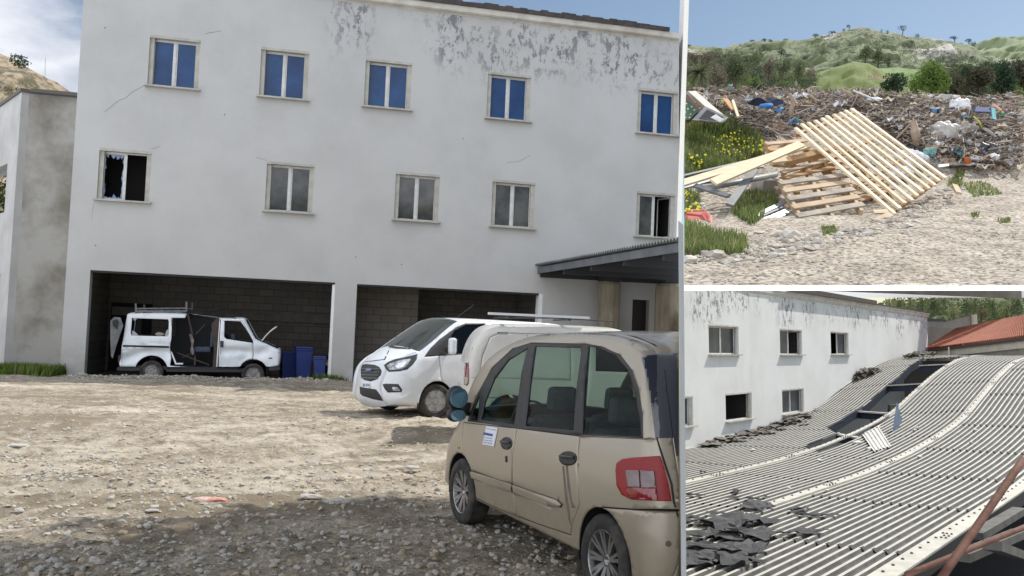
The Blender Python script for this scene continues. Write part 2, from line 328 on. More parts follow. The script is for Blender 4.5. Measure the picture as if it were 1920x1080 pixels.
# windows
WFR = mat('window_frame_white', (.62, .62, .59), (.5, .49, .45), 5, rough=.5)
LIN = mat('stone_window_lining', (.46, .44, .385), (.34, .32, .27), 4, rough=.8)
BLUE = mat('blue_film_pane', (.006, .032, .11), (.016, .072, .19), .8, rough=.2, spec=.35)
DGL = mat('dark_window_pane', (.018, .020, .020), (.085, .082, .070), 1.7, .38, .66, rough=.08, spec=.6)
CUR = mat('beige_curtain', (.36, .33, .27), (.2, .18, .15), 3, rough=.9, stretch=(8, 1, .5))
def window(root, P3, fr, r, kind, clip, blue=True, lin=LIN, seed=0, pane_m=None):
    s0, s1, z0, z1 = r; W = s1-s0; dpt = .16; rg = random.Random(seed)
    m = MB(fr); t = .075
    m.beam(P3(s0, z1-t/2, -.09), P3(s1, z1-t/2, -.09), .2, t, (0, 0, 1))
    for s in (s0+t/2-.002, s1-t/2+.002): m.beam(P3(s, z0, -.09), P3(s, z1-t, -.09), t, .19, P3(1, 0, 0)-P3(0, 0, 0))
    fo = m.build('window', lin, root, clip=clip)
    if fo is None: return
    def put(mm, name, ma, sm=False):
        o = mm.build(name, ma, root, smooth=sm, clip=clip)
        if o: o.parent = fo
    m = MB(fr); m.beam(P3(s0-.07, z0-.025, .03), P3(s1+.07, z0-.025, .03), .3, .05, (0, 0, 1)); put(m, 'sill', LIN)
    iu = P3(1, 0, 0)-P3(0, 0, 0)
    m = MB(fr); a, b, c, d = s0+t, s1-t, z0+.003, z1-t; fw = .055
    def fr_rect(a, b, c, d, o, w=fw):
        m.beam(P3(a, c+w/2, o), P3(b, c+w/2, o), .05, w); m.beam(P3(a, d-w/2, o), P3(b, d-w/2, o), .05, w)
        m.beam(P3(a+w/2, c+w, o), P3(a+w/2, d-w, o), w, .05, iu); m.beam(P3(b-w/2, c+w, o), P3(b-w/2, d-w, o), w, .05, iu)
    mid = (a+b)/2; o = -.2
    m.beam(P3(mid, c+.001, o+.004), P3(mid, d-.001, o+.004), .06, .05, iu)
    fr_rect(a, b, c, d, o, .035)
    lo, ro = 1, 1
    if kind == 'open_r': ro = 0
    if kind == 'open_l': lo = 0
    if kind == 'broken': ro = 0
    if kind == 'none': lo = ro = 0; m.v, m.f, m.m = [], [], []; fr_rect(a, b, c, d, o, .03)
    if lo: fr_rect(a+.02, mid-.02, c+.02, d-.02, o-.01, .04)
    if ro: fr_rect(mid+.02, b-.02, c+.02, d-.02, o-.01, .04)
    put(m, 'casement_frame', WFR)
    for side, (x0, x1, on) in enumerate(((a+.05, mid-.05, lo), (mid+.05, b-.05, ro))):
        if not on: continue
        m = MB(fr)
        if kind == 'broken' and side == 0:       # jagged glass left round the edge
            P = []; n = 44
            for i in range(n):
                q = i/n*4; e = int(q); f = q-e
                ex, ez = [(f, 0), (1, f), (1-f, 1), (0, 1-f)][e]; k = rg.uniform(.76, .97); P.append(((ex, ez), (.5+(ex-.5)*k, .5+(ez-.5)*k)))
            for i in range(n):
                A, B = P[i], P[(i+1) % n]
                m.add([P3(x0+(x1-x0)*q[0], c+.05+(d-c-.1)*q[1], o-.012) for q in (A[0], B[0], B[1], A[1])], [(0, 1, 2, 3)])
            put(m, 'broken_pane', mat('broken_glass', (.10, .16, .30), (.25, .3, .4), 8, rough=.15)); continue
        m.add([P3(x0, c+.05, o-.012), P3(x1, c+.05, o-.012), P3(x1, d-.05, o-.012), P3(x0, d-.05, o-.012)], [(0, 1, 2, 3)])
        put(m, 'pane', pane_m or (BLUE if blue else DGL))
    if kind == 'broken': pass
    if kind in ('open_r',):
        m = MB(fr); q0 = P3(b-.03, 0, o-.03); dr = P3(-.22, 0, -.5)-P3(0, 0, 0)
        for (h0, h1) in ((c+.03, c+.07), (d-.07, d-.03)): m.beam(q0+[0, 0, (h0+h1)/2], q0+dr+[0, 0, (h0+h1)/2], .03, .04)
        m.beam(q0+dr+[0, 0, c+.03], q0+dr+[0, 0, d-.03], .04, .03, iu); put(m, 'open_casement', WFR)
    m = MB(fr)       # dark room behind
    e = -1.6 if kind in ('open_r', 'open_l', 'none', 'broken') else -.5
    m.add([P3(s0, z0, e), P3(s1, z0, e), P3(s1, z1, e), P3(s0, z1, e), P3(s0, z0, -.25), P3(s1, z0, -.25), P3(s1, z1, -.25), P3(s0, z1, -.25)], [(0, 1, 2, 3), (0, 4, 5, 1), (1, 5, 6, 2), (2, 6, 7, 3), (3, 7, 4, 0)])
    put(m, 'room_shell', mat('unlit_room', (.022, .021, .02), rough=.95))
kinds = ['', '', '', '', '', 'broken', '', '', '', 'open_r']
for i, r in enumerate(wr): window(bld, f3, L0, r, kinds[i], CL, blue=(i < 5), seed=i)
# curtain behind one lower window, seen through its pane edge
# garages
BLOCK = bpy.data.materials.new('concrete_blocks'); BLOCK.use_nodes = True
_n = BLOCK.node_tree; _b = _n.nodes['Principled BSDF']; _b.inputs['Roughness'].default_value = .95
_t = _n.nodes.new('ShaderNodeTexCoord'); _k = _n.nodes.new('ShaderNodeTexBrick'); _k.inputs['Scale'].default_value = 1; _k.inputs['Brick Width'].default_value = .5; _k.inputs['Row Height'].default_value = .25
_k.inputs['Mortar Size'].default_value = .012; _k.inputs['Color1'].default_value = (.145, .13, .11, 1); _k.inputs['Color2'].default_value = (.185, .165, .14, 1); _k.inputs['Mortar'].default_value = (.09, .082, .072, 1)
_n.links.new(_t.outputs['UV'], _k.inputs[0]); _n.links.new(_k.outputs[0], _b.inputs['Base Color'])
CONC = mat('raw_concrete', (.19, .175, .15), (.12, .11, .10), 2, rough=.95, bump=.3)
def garage(r, depth, nm):
    s0, s1, z0, z1 = r; m = MB(L0); zt = z1+.25
    s0 += .0; e = .34
    m.add([f3(s0-.3, z0, -depth), f3(s1+.3, z0, -depth), f3(s1+.3, zt, -depth), f3(s0-.3, zt, -depth)], [(0, 1, 2, 3)])
    m.add([f3(s0-.3, z0, -e), f3(s0-.3, z0, -depth), f3(s0-.3, zt, -depth), f3(s0-.3, zt, -e)], [(0, 1, 2, 3)])
    m.add([f3(s1+.3, z0, -e), f3(s1+.3, zt, -e), f3(s1+.3, zt, -depth), f3(s1+.3, z0, -depth)], [(0, 1, 2, 3)])
    m.build('garage_wall', BLOCK, bld, uvf=lambda p: ((np.array(p)-FO)@FU+.8*((np.array(p)-FO)@FN), p[2]), clip=CL)
    m = MB(L0); m.add([f3(s0-.3, zt, -e), f3(s1+.3, zt, -e), f3(s1+.3, zt, -depth), f3(s0-.3, zt, -depth)], [(0, 1, 2, 3)]); m.build('garage_ceiling', CONC, bld, clip=CL)
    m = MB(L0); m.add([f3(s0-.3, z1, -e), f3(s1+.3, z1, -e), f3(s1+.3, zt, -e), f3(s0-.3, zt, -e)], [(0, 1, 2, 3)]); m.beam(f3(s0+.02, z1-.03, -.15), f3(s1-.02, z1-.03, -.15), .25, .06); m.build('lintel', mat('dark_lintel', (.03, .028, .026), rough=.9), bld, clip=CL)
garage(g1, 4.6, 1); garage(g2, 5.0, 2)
m = MB(L0)      # beam band and pier inside the left garage, partition in the right one
m.box(f3((g1[0]+g1[1])/2, g1[3]-1.15, -4.5), (g1[1]-g1[0]+.3, .25, .28), np.array([FU, -FN, [0, 0, 1]]).T); m.build('tie_beam', CONC, bld)
sd_ = fsz(800, 560)[0]
m = MB(L0); m.add([f3(sd_, G0-.3, -2.0), f3(sd_, g2[3]+.2, -2.0), f3(g2[0]-.3, g2[3]+.2, -2.0), f3(g2[0]-.3, G0-.3, -2.0)], [(0, 3, 2, 1)])
m.build('garage_wall', BLOCK, bld, uvf=lambda p: ((np.array(p)-FO)@FU, p[2]))
m = MB(L0); m.box(f3(g2[1]-.06, (G0+g2[3])/2, -.2), (.13, .36, g2[3]-G0), np.array([FU, -FN, [0, 0, 1]]).T); m.build('jamb', PAINTW, bld, clip=CL); m = MB(L0); m.box(f3(g1[1]-.04, (G0+g1[3])/2, -.2), (.08, .3, g1[3]-G0-.07), np.array([FU, -FN, [0, 0, 1]]).T)
m.build('jamb', PAINTW, bld, clip=CL)
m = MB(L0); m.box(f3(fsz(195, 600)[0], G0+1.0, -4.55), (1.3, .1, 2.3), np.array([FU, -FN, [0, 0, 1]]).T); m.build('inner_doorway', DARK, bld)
m = MB(L0); m.box(f3((door[0]+door[1])/2, (G0+door[3])/2, -.3), (door[1]-door[0], .05, door[3]-G0), np.array([FU, -FN, [0, 0, 1]]).T); m.build('door', mat('dark_brown_door', (.03, .024, .02), rough=.6), bld, clip=CL)
# small wall marks: anchor holes and cracks
CRK = mat('crack_grey', (.16, .155, .15), rough=.95)
for (x, y) in ((197,52),(421,215),(179,460),(868,260),(753,496),(667,482),(622,24),(1200,145)):
    s, z = fsz(x, y); MB(L0).tube([f3(s, z, .004), f3(s, z, -.01)], .022, 8).build('anchor_hole', CRK, bld, clip=CL)
def crack(px, w=.012):
    P = [fsz(*p) for p in px]; Q = []
    for a, b in zip(P[:-1], P[1:]):
        n = max(2, int(np.hypot(*(b-a))/.12))
        for i in range(n): Q.append(a+(b-a)*i/n+np.array([R_.uniform(-.02, .02), R_.uniform(-.02, .02)]))
    Q.append(P[-1]); V = []; m = MB(L0)
    for q in Q: V += [f3(q[0], q[1]+w/2*R_.uniform(.3, 1), .003), f3(q[0]+w*.4, q[1]-w/2, .003)]
    m.add(V, [(2*i, 2*i+1, 2*i+3, 2*i+2) for i in range(len(Q)-1)]); m.build('wall_crack', CRK, bld, clip=CL)
for c in ([(277,158),(255,168),(225,188),(196,210)], [(686,100),(686,20)], [(880,22),(905,30),(950,34),(1010,46),(1060,52),(1130,58),(1180,68)], [(384,64),(400,60),(416,58)], [(480,294),(500,301)], [(284,280),(300,274)], [(952,305),(975,302),(995,292)], [(176,380),(172,412)]): crack(c)
# white panel divider added at the right corner, angled to catch the sun
_p0 = f3(s_r, 0, .02); _p1 = _p0+np.array([.3, .95, 0])*1.30; _p2 = _p0+np.array([.19, 1.0, 0])*.2-FU*.05
tag(MB(L0).prism([_p0+[0, 0, ztop+5], _p1+[0, 0, ztop+5], _p1+[-.25, .3, ztop+5], _p2+[0, .6, ztop+5]], (0, 0, 1), ztop+12-G0).build('panel_divider_post', PAINTW), 'narrow white panel divider added at the right end of the white building', 'pilaster')
# canopy over the side door
CAN = mat('grey_fibre_cement', (.10, .11, .115), (.17, .175, .17), 2.5, rough=.85)
ca = L0.z(1008, 497, 0) if False else None
zc = 1.90; A = L0.pl(1003, 497, FO, FN); zc = A[2]; B = L0.z(1276, 447, zc)
dirn = (B-A)/np.linalg.norm(B-A); print('canopy', A, B)
cn = thing('entrance_canopy', L0, A+np.array([0, 0, -.3]), 'grey corrugated canopy projecting from the white building above the side door', 'canopy')
V = []; n = 150; LB = np.linalg.norm(B-A)*1.15
m = MB(L0); rows = []
for i in range(n*3):
    t = LB*i/(n*3); z = .035*sin(2*pi*t/.16)
    rows.append([A+dirn*t+np.array([0, 0, z]), A+dirn*t+FU*1.5+np.array([0, 0, z]), A+dirn*t+FU*9+np.array([0, 0, z])])
m.grid(rows); m.build('corrugated_sheet', CAN, cn, clip=CL, solid=.012)
m = MB(L0); m.beam(A+FU*.12+np.array([0, 0, -.17]), A+FU*.12+dirn*LB+np.array([0, 0, -.17]), .06, .2); m.build('edge_beam', mat('grey_edge_beam', (.15, .16, .165), (.1, .105, .11), 2, rough=.7), cn, clip=CL)
for t in np.arange(.02, LB, 2.3): MB(L0).beam(A+dirn*t+FU*.18+np.array([0, 0, -.26]), A+dirn*t+FU*8+np.array([0, 0, -.26]), .14, .26).build('rafter', mat('dark_steel', (.035, .037, .04), rough=.6), cn, clip=CL)
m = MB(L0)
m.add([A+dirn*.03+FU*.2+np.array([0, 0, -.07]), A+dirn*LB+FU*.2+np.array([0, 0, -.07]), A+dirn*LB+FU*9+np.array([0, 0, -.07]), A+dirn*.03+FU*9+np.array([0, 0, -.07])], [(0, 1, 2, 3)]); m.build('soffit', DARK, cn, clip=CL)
COLM = mat('stained_column_plaster', (.36, .31, .22), (.17, .14, .10), 1.5, .35, .7, rough=.92, bump=.4, stretch=(2, 2, .5))
for (x0, x1, off, lab) in ((1119,1163,.5,'left stained beige column under the grey canopy, left of the dark door'), (1226,1290,1.2,'right stained beige column under the grey canopy, right of the dark door')):
    p = fsz(x0, 600, off)[0]; q = fsz(x1, 600, off)[0]; r = (q-p)/2; zt = zc-.42
    t = thing('canopy_column', L0, f3((p+q)/2, G0, off), lab, 'column', 'columns under the grey canopy')
    m = MB(L0); c = f3((p+q)/2, 0, off)
    P = [(r*.92*cos(a), r*.92*sin(a)) for a in np.linspace(0, 2*pi, 13)[:-1]]
    m.grid([[c+FU*x*k+FN*y*k+np.array([0, 0, z]) for (x, y) in P+P[:1]] for (z, k) in ((G0-.3, 1.02), (G0+.6, 1.0), (zt-.35, 1.0), (zt-.12, .98), (zt-.03, .86), (zt, .7))]); m.build('shaft', COLM, t, clip=CL, smooth=False)
    m = MB(L0); m.box(f3((p+q)/2, zt+.16, off), (r*1.5, r*1.5, .32), np.array([FU, -FN, [0, 0, 1]]).T); m.build('capital', mat('dark_steel', (.03,)*3), t, clip=CL)
# annex on the left
ANX = mat('grey_annex_render', (.33, .315, .28), (.17, .15, .12), .45, .45, .62, rough=.95, bump=.3, bsc=6)
ANXL = mat('pale_annex_render', (.45, .44, .415), (.34, .325, .30), .8, rough=.95)
zA = 6.35; Pc = L0.d(55, 175, 26.2); zA = Pc[2]; PL_ = L0.z(5, 209, zA); c2 = L0.pl(150, 179, Pc, FN); c2[2] = zA
ax = thing('concrete_annex', L0, np.array([Pc[0], Pc[1], G0]), 'grey stained concrete annex at the left edge against the white building', 'building')
def wq(a, b, z0, z1): return [np.array([a[0], a[1], z0]), np.array([b[0], b[1], z0]), np.array([b[0], b[1], z1]), np.array([a[0], a[1], z1])]
m = MB(L0); m.add(wq(Pc, c2, G0-1, zA), [(0, 1, 2, 3)]); m.build('wall', ANX, ax)
m = MB(L0); far = Pc+(PL_-Pc)*3
def onleft(x, y): 
    n_ = np.array([-(PL_-Pc)[1], (PL_-Pc)[0], 0]); p = L0.pl(x, y, Pc, n_); return np.dot(p-Pc, (PL_-Pc))/np.dot(PL_-Pc, PL_-Pc), p[2]
e1, zt1 = onleft(28, 308); _, zb1 = onleft(26, 398); e2, zt2 = onleft(15, 515)
def PLs(s, z, o=0): p = Pc+(PL_-Pc)*s; return np.array([p[0], p[1], z])
mb = MB(L0); wall_mesh(mb, PLs, 0, 3, G0-1, zA, [(e1, 2.6, zb1, zt1, 0), (e2, 2.0, G0-.5, zt2, 0)], 0, step=1); mb.build('side_wall', ANXL, ax, solid=.2)
m = MB(L0); up = np.array([0, 0, .05]); m.beam(PLs(3, zA)+up, PLs(-.02, zA)+up, .5, .1); m.beam(Pc+up*1.0+FU*.1, c2+up, .5, .1); m.build('coping', mat('dark_coping', (.11, .10, .085), rough=.9), ax)
# ivy seen through the annex opening, hill, bushes on the hill
def leaves(fr, blobs, n, size, seed=1, flat=.0):
    """many small leaf faces spread through the volume of several lobes"""
    rg = np.random.default_rng(seed); V = []; Fc = []; wts = np.array([b[1][0]*b[1][1]*b[1][2] for b in blobs])**.67; wts /= wts.sum()
    for k, b in enumerate(blobs):
        c = np.array(b[0], float); r = np.array(b[1], float); m_ = max(4, int(n*wts[k]))
        d = rg.normal(size=(m_, 3)); d /= np.linalg.norm(d, axis=1)[:, None]; rad = rg.uniform(.35, 1.0, m_)**.5
        cl = 1+.22*np.sin(d[:, 0]*5+k)*np.cos(d[:, 2]*6+k*2)
        P = c+d*r*(rad*cl)[:, None]
        for p in P:
            a = rg.normal(size=3); a /= np.linalg.norm(a); q = np.cross(a, rg.normal(size=3)); q /= np.linalg.norm(q); s_ = size*rg.uniform(.5, 1.3)
            i = len(V); V += [p-a*s_, p+q*s_*.45, p+a*s_, p-q*s_*.45]; Fc.append((i, i+1, i+2, i+3))
    m = MB(fr); m.v = [tuple(p) for p in V]; m.f = Fc; m.m = [0]*len(Fc); return m
def LEAF(nm, c, c2, sc=.8):
    if nm in MATS: return MATS[nm]
    m = mat(nm, c, c2, sc, .3, .7, rough=.75, spec=.25); nt = m.node_tree; N = nt.nodes; b = N['Principled BSDF']; t = N.new('ShaderNodeBsdfTranslucent'); x = N.new('ShaderNodeMixShader'); x.inputs[0].default_value = .42
    nt.links.new(b.inputs['Base Color'].links[0].from_socket, t.inputs[0]); nt.links.new(b.outputs[0], x.inputs[1]); nt.links.new(t.outputs[0], x.inputs[2]); nt.links.new(x.outputs[0], N['Material Output'].inputs[0]); return m
ivy = L0.d(18, 345, 31.5)
tag(leaves(L0, [(ivy, (1.2, .5, 1.0)), (ivy+[-.5, 0, -.8], (1.2, .5, .8))], 1500, .09, 3).build('ivy_bush', LEAF('ivy_leaf', (.045, .085, .02), (.12, .16, .05), 2)), 'green bush seen through the opening in the annex side wall', 'bush')
HILLR = mat('rocky_hill_earth', (.33, .26, .18), (.09, .08, .045), 1.1, .42, .58, rough=.95, bump=1.0, bsc=2.5)
prof = [(-60,80),(0,100),(40,118),(70,135),(100,152),(135,172),(170,190),(240,215),(400,260)]
rows = []
for x in np.linspace(-60, 400, 70):
    y = np.interp(x, [p[0] for p in prof], [p[1] for p in prof]); ridge = L0.d(x, y, 62); r = []
    for t in np.linspace(0, 1, 40):
        p = ridge*1.0; p = p+np.array([0, 10*(t-.0)*0, 0]); dd = 62-26*t*.9; q = np.array([ridge[0], dd, ridge[2]-(ridge[2]-G0)*t**1.15])
        k = min(1, 6*t+.25)*1.1; q[1] += 2.6*fbm(q[0]*.45, q[2]*.45, 5, 4)*k; q[2] += .9*fbm(q[0]*.5+9, q[2]*.5, 5, 8)*k; r.append(q)
    rows.append(r)
m = MB(L0); m.grid(rows); m.grid([[np.array(r[0])+np.array([0, 40*t, -20*t*t]) for t in (0, .3, 1)] for r in rows]); tag(m.build('hill', HILLR, smooth=True), kind='structure')
for i, (x, y, s_, lab) in enumerate(((33,113,.55,'dark green bush on the crest of the brown hill'), (22,180,.8,'grey green shrub low on the brown hill above the annex'))):
    c = L0.d(x, y, 58); tag(leaves(L0, [(c, (s_, s_, s_*.8)), (c+[s_*.7, 0, -s_*.3], (s_*.7,)*3)], 350, .09, i+20).build('bush', LEAF('hill_bush', (.03, .05, .025), (.07, .09, .05))), lab, 'bush')
tag(MB(L0).tube([L0.d(84, 165, 40), L0.d(85, 108, 40)], .012, 5).build('antenna_rod', mat('grey_rod', (.3, .3, .3))), 'thin grey antenna rod standing behind the annex roof', 'antenna')

# ------------------------------------------------------------------ ground of the yard
RUTS = ((.33, 9.2, .02, .22), (.33, 10.6, .02, .22), (-.25, 13.2, -.03, .25), (-.25, 14.7, -.03, .25), (.62, 11.0, .05, .2), (.9, 17.0, .0, .25), (.62, 13.6, .05, .2), (.15, 18.3, 0, .3), (1.5, 14., .1, .25), (-.1, 20.5, 0, .3), (1.72, 20.4, 0, .3), (1.72, 22.9, 0, .35), (2.6, 19.5, 0, .5), (.75, 12.2, .03, .22), (.75, 13.7, .03, .22))
def gz(x, y):
    x = np.asarray(x, float); y = np.asarray(y, float)
    h = .05*fbm(x*.35, y*.35, 4, 1)+.05*fbm(x*1.3, y*1.1, 4, 2)+.036*fbm(x*4, y*4, 3, 6)*np.clip(.4+1.5*fbm(x*.4, y*.4, 2, 17), .15, 1.2)+.014*fbm(x*15, y*15, 2, 7)
    for (k, o, b, wd) in RUTS:     # wheel ruts
        dd = y-(o+k*x+b*x*x); h = h+.045*(np.exp(-((dd-.27)/.11)**2)+np.exp(-((dd+.27)/.11)**2)-1.1*np.exp(-(dd/wd)**2))*(.55+.5*fbm(x*.8, y*.8, 2, 9))
    dist = (y-27.3)-(x+8.5)*.2377                       # distance in front of the facade
    inside = np.clip((dist+.9)/.6, 0, 1)
    h = h*(1-.5*inside)-.22*np.clip((dist+.35)/.7, 0, 1)
    mound = np.exp(-((dist+.75)/.42)**2)*(.05+.08*fbm(x*1.3, y*2, 3, 12)); h = h+mound*np.clip((x+12.6)/.5, 0, 1)*np.clip((-4.6-x)/.6, 0, 1)
    return G0+h
m = MB(L0); ys = np.concatenate([np.geomspace(2.6, 12, 300), np.geomspace(12.05, 34, 190), [45, 80, 200, 900, 4000]]); rows = []
for y in ys:
    w0 = -max(.62*y, 2)-3; w1 = .22*y+1.2
    xs = np.linspace(w0, w1, 330) if y < 36 else np.linspace(w0*1.5, w1, 330)
    z = gz(xs, np.full_like(xs, y)) if y < 46 else np.full_like(xs, G0-.2)
    rows.append(np.stack([xs, np.full_like(xs, y), z], 1))
m.grid(rows)
EARTH = bpy.data.materials.new('yard_earth'); EARTH.use_nodes = True
nt = EARTH.node_tree; N = nt.nodes; Lk = nt.links; b = N['Principled BSDF']; b.inputs['Roughness'].default_value = .95; b.inputs['Specular IOR Level'].default_value = .2
tcn = N.new('ShaderNodeTexCoord')
def _noise(sc, det=8, st=(1, 1, 1), ro=.62, rot=0):
    mp = N.new('ShaderNodeMapping'); mp.inputs['Scale'].default_value = st; mp.inputs['Rotation'].default_value = (0, 0, rot); Lk.new(tcn.outputs['Object'], mp.inputs[0])
    n = N.new('ShaderNodeTexNoise'); n.inputs['Scale'].default_value = sc; n.inputs['Detail'].default_value = det; n.inputs['Roughness'].default_value = ro; Lk.new(mp.outputs[0], n.inputs[0]); return n.outputs[0]
def _ramp(src, els):
    r = N.new('ShaderNodeValToRGB'); Lk.new(src, r.inputs[0]); e = r.color_ramp.elements
    while len(e) < len(els): e.new(.5)
    for q, (p, c) in zip(e, els): q.position = p; q.color = (*c, 1)
    return r.outputs[0]
def _mix(f, a, c, t='MIX'):
    n = N.new('ShaderNodeMixRGB'); n.blend_type = t
    for i, q in enumerate((f, a, c)):
        if isinstance(q, (int, float)): n.inputs[i].default_value = q
        elif isinstance(q, tuple): n.inputs[i].default_value = (*q, 1)
        else: Lk.new(q, n.inputs[i])
    return n.outputs[0]
big = _ramp(_noise(.35, 6), [(.33, (.24, .20, .15)), (.5, (.35, .305, .24)), (.68, (.45, .40, .325))])
trk = _ramp(_noise(.9, 7, (.35, 1.6, 1), .6, .45), [(.38, (.16, .135, .10)), (.55, (.50, .44, .355))]); col = _mix(.55, big, trk)
spk = _ramp(_noise(9, 5, (1, 1, 1), .7), [(.35, (.14, .11, .075)), (.5, (.42, .36, .27)), (.66, (.62, .56, .46))]); col = _mix(.55, col, spk); clod = _ramp(_noise(2.6, 12, (1, 1, 1), .8), [(.38, (.42, .40, .37)), (.5, (.92, .92, .92)), (.62, (1.18, 1.17, 1.15))]); col = _mix(.85, col, clod, 'MULTIPLY')
peb = _ramp(_noise(38, 3), [(.35, (.45,)*3), (.62, (1.0,)*3), (.7, (1.5, 1.5, 1.5))]); col = _mix(.6, col, peb, 'MULTIPLY')
_su = N.new('ShaderNodeSeparateXYZ'); Lk.new(tcn.outputs['UV'], _su.inputs[0])      # UV = (pressed wheel track, loose dark soil)
col = _mix(_su.outputs[0], col, (.55, .50, .42)); dk = N.new('ShaderNodeMath'); dk.operation = 'MULTIPLY'; dk.inputs[1].default_value = .9; Lk.new(_su.outputs[1], dk.inputs[0]); col = _mix(dk.outputs[0], col, (.20, .165, .115))
Lk.new(col, b.inputs['Base Color'])
bp = N.new('ShaderNodeBump'); bp.inputs['Strength'].default_value = .9; bp.inputs['Distance'].default_value = .035
ad = N.new('ShaderNodeMath'); ad.operation = 'ADD'; Lk.new(_noise(14, 10, (1, 1, 1), .7), ad.inputs[0]); Lk.new(_noise(3, 8), ad.inputs[1]); Lk.new(ad.outputs[0], bp.inputs['Height']); Lk.new(bp.outputs[0], b.inputs['Normal'])
GV = np.array(m.v); gx, gy = GV[:, 0], GV[:, 1]; tk = np.zeros(len(GV))
for (k, o, b_, wd) in RUTS:
    dd = gy-(o+k*gx+b_*gx*gx); tk = np.maximum(tk, np.exp(-(dd/wd)**4)*np.clip(.5+1.3*fbm(gx*.7, gy*.7, 3, 21), 0, 1)*(.7+.3*np.sign(np.sin(dd*26+gx*18))))
lo_ = np.clip(fbm(gx*.7, gy*.9, 5, 23)*3.6-.25, 0, 1)*np.clip(1.1+2*fbm(gx*3, gy*3, 3, 24), 0, 1)
tag(m.build('ground', EARTH, smooth=True, clip=CL, uva=np.stack([tk*.75, lo_*(1-tk)], 1)), kind='structure')
# gravel: nobody could count it
def rocks(fr, n, fx, fz, smin, smax, seed, mi=1):
    rg = random.Random(seed); m = MB(fr)
    ico = bmesh.new(); bmesh.ops.create_icosphere(ico, subdivisions=1, radius=1); IV = [np.array(v.co) for v in ico.verts]; IF = [tuple(v.index for v in f.verts) for f in ico.faces]; ico.free()
    for i in range(n):
        x, y = fx(rg); s = smin*(smax/smin)**(rg.random()**2.2); R = eul(rg.random()*6, rg.random()*6, rg.random()*6); sc = np.array([1, rg.uniform(.6, 1), rg.uniform(.35, .7)])
        z = float(fz(x, y))+s*.15; c = np.array([x, y, z]); Rz = eul(rg.uniform(-.3, .3), rg.uniform(-.3, .3), rg.random()*6)
        V = [c+s*(Rz@(sc*(R@(v*rg.uniform(.6, 1.25))))) for v in IV]; m.add(V, IF, rg.choice((0, 0, 1, 2)))
    return m
STN = [mat('stone_grey', (.50, .475, .43), (.33, .31, .27), 9, rough=.9, bump=.4), mat('stone_tan', (.46, .385, .29), (.33, .27, .19), 9, rough=.9), mat('stone_pale', (.48, .46, .42), (.38, .36, .32), 9, rough=.9)]
def near(rg):
    y = 5.6*(11.5/5.6)**(rg.random()**1.15); return rg.uniform(-.60*y-.4, .12*y), y
tag(rocks(L0, 11500, near, gz, .005, .045, 1).build('gravel', STN, clip=CL), kind='stuff')
def midf(rg):
    y = 10*(26/10)**(rg.random()**1.2); return rg.uniform(-.62*y-.4, .16*y), y
tag(rocks(L0, 5500, midf, gz, .008, .045, 2).build('scattered_stones', STN, clip=CL), kind='stuff')
for i, (x, y, s_, ma, nm, lab) in enumerate(((393,938,.17,mat('red_white_shard', (.62, .55, .5), (.42, .08, .05), 9, rough=.6),'tile_shard','red and white broken tile lying in the middle of the yard'),
        (583,931,.13,STN[2],'flat_stone','long pale flat stone on the sunlit yard right of the red shard'), (635,940,.15,STN[2],'flat_stone','pale flat stone nearest the beige car on the yard'), (285,957,.07,STN[2],'stone','small rounded whitish stone left of the red shard'), (33,836,.14,STN[2],'stone','whitish stone at the far left of the yard'), (677,800,.10,STN[2],'stone','small white stone in front of the white van'), (772,876,.12,STN[2],'stone','white stone lying to the left of the beige car front'))):
    p = L0.z(x, y, G0+.03); tag(MB(L0).blob(p, (s_, s_*.55, s_*.2), i+4, 2, .18).build(nm, ma), lab, 'stone' if i else 'shard')
# rubble mound and rubbish at the garage sill
def mnd(rg):
    x = rg.uniform(-12.3, -5.4); y = 27.3+(x+8.5)*.2377+rg.gauss(-.75, .4); return x, y
tag(rocks(L0, 1500, mnd, gz, .012, .06, 5).build('rubble', STN), kind='stuff')
GRASSM = [LEAF('weed_olive', (.08, .12, .03), (.16, .2, .06), 1.5), LEAF('weed_dry', (.22, .20, .10), (.30, .27, .15), 1.5)]
GRASSM = [LEAF('weed_green', (.05, .12, .012), (.16, .26, .03), 1.5)]+GRASSM
def blades(fr, n, fx, fz, hmin, hmax, w, seed, lean=.35):
    rg = random.Random(seed); m = MB(fr); V = []; Fc = []; sel_ = []
    for i in range(n):
        x, y = fx(rg); z = float(fz(x, y)); h = rg.uniform(hmin, hmax); a = rg.random()*2*pi; dx, dy = cos(a), sin(a); l = rg.uniform(0, lean)*h; k = len(V); sel_.append(rg.choice((0, 0, 0, 1, 1, 2)))
        V += [(x-dy*w, y+dx*w, z), (x+dy*w, y-dx*w, z), (x+dx*l*.4+dy*w*.6, y+dy*l*.4-dx*w*.6, z+h*.6), (x+dx*l*.4-dy*w*.6, y+dy*l*.4+dx*w*.6, z+h*.6), (x+dx*l, y+dy*l, z+h)]; Fc += [(k, k+1, k+2, k+3), (k+3, k+2, k+4)]
    m.v = V; m.f = Fc; m.m = [q for q in sel_ for _ in (0, 1)]; return m
def wl(rg):
    x = rg.uniform(-16, -12.6); return x, 26.0+(x+12.4)*.1-abs(rg.gauss(0, .45))
tag(blades(L0, 5200, wl, gz, .08, .34, .02, 3, .8).build('weeds', GRASSM), kind='stuff')
def wl2(rg):
    x = rg.gauss(-5.5, .25); return x, 27.3+(x+8.5)*.2377-.4+rg.gauss(0, .15)
tag(blades(L0, 500, wl2, gz, .05, .22, .015, 4, .8).build('grass', GRASSM), kind='stuff')
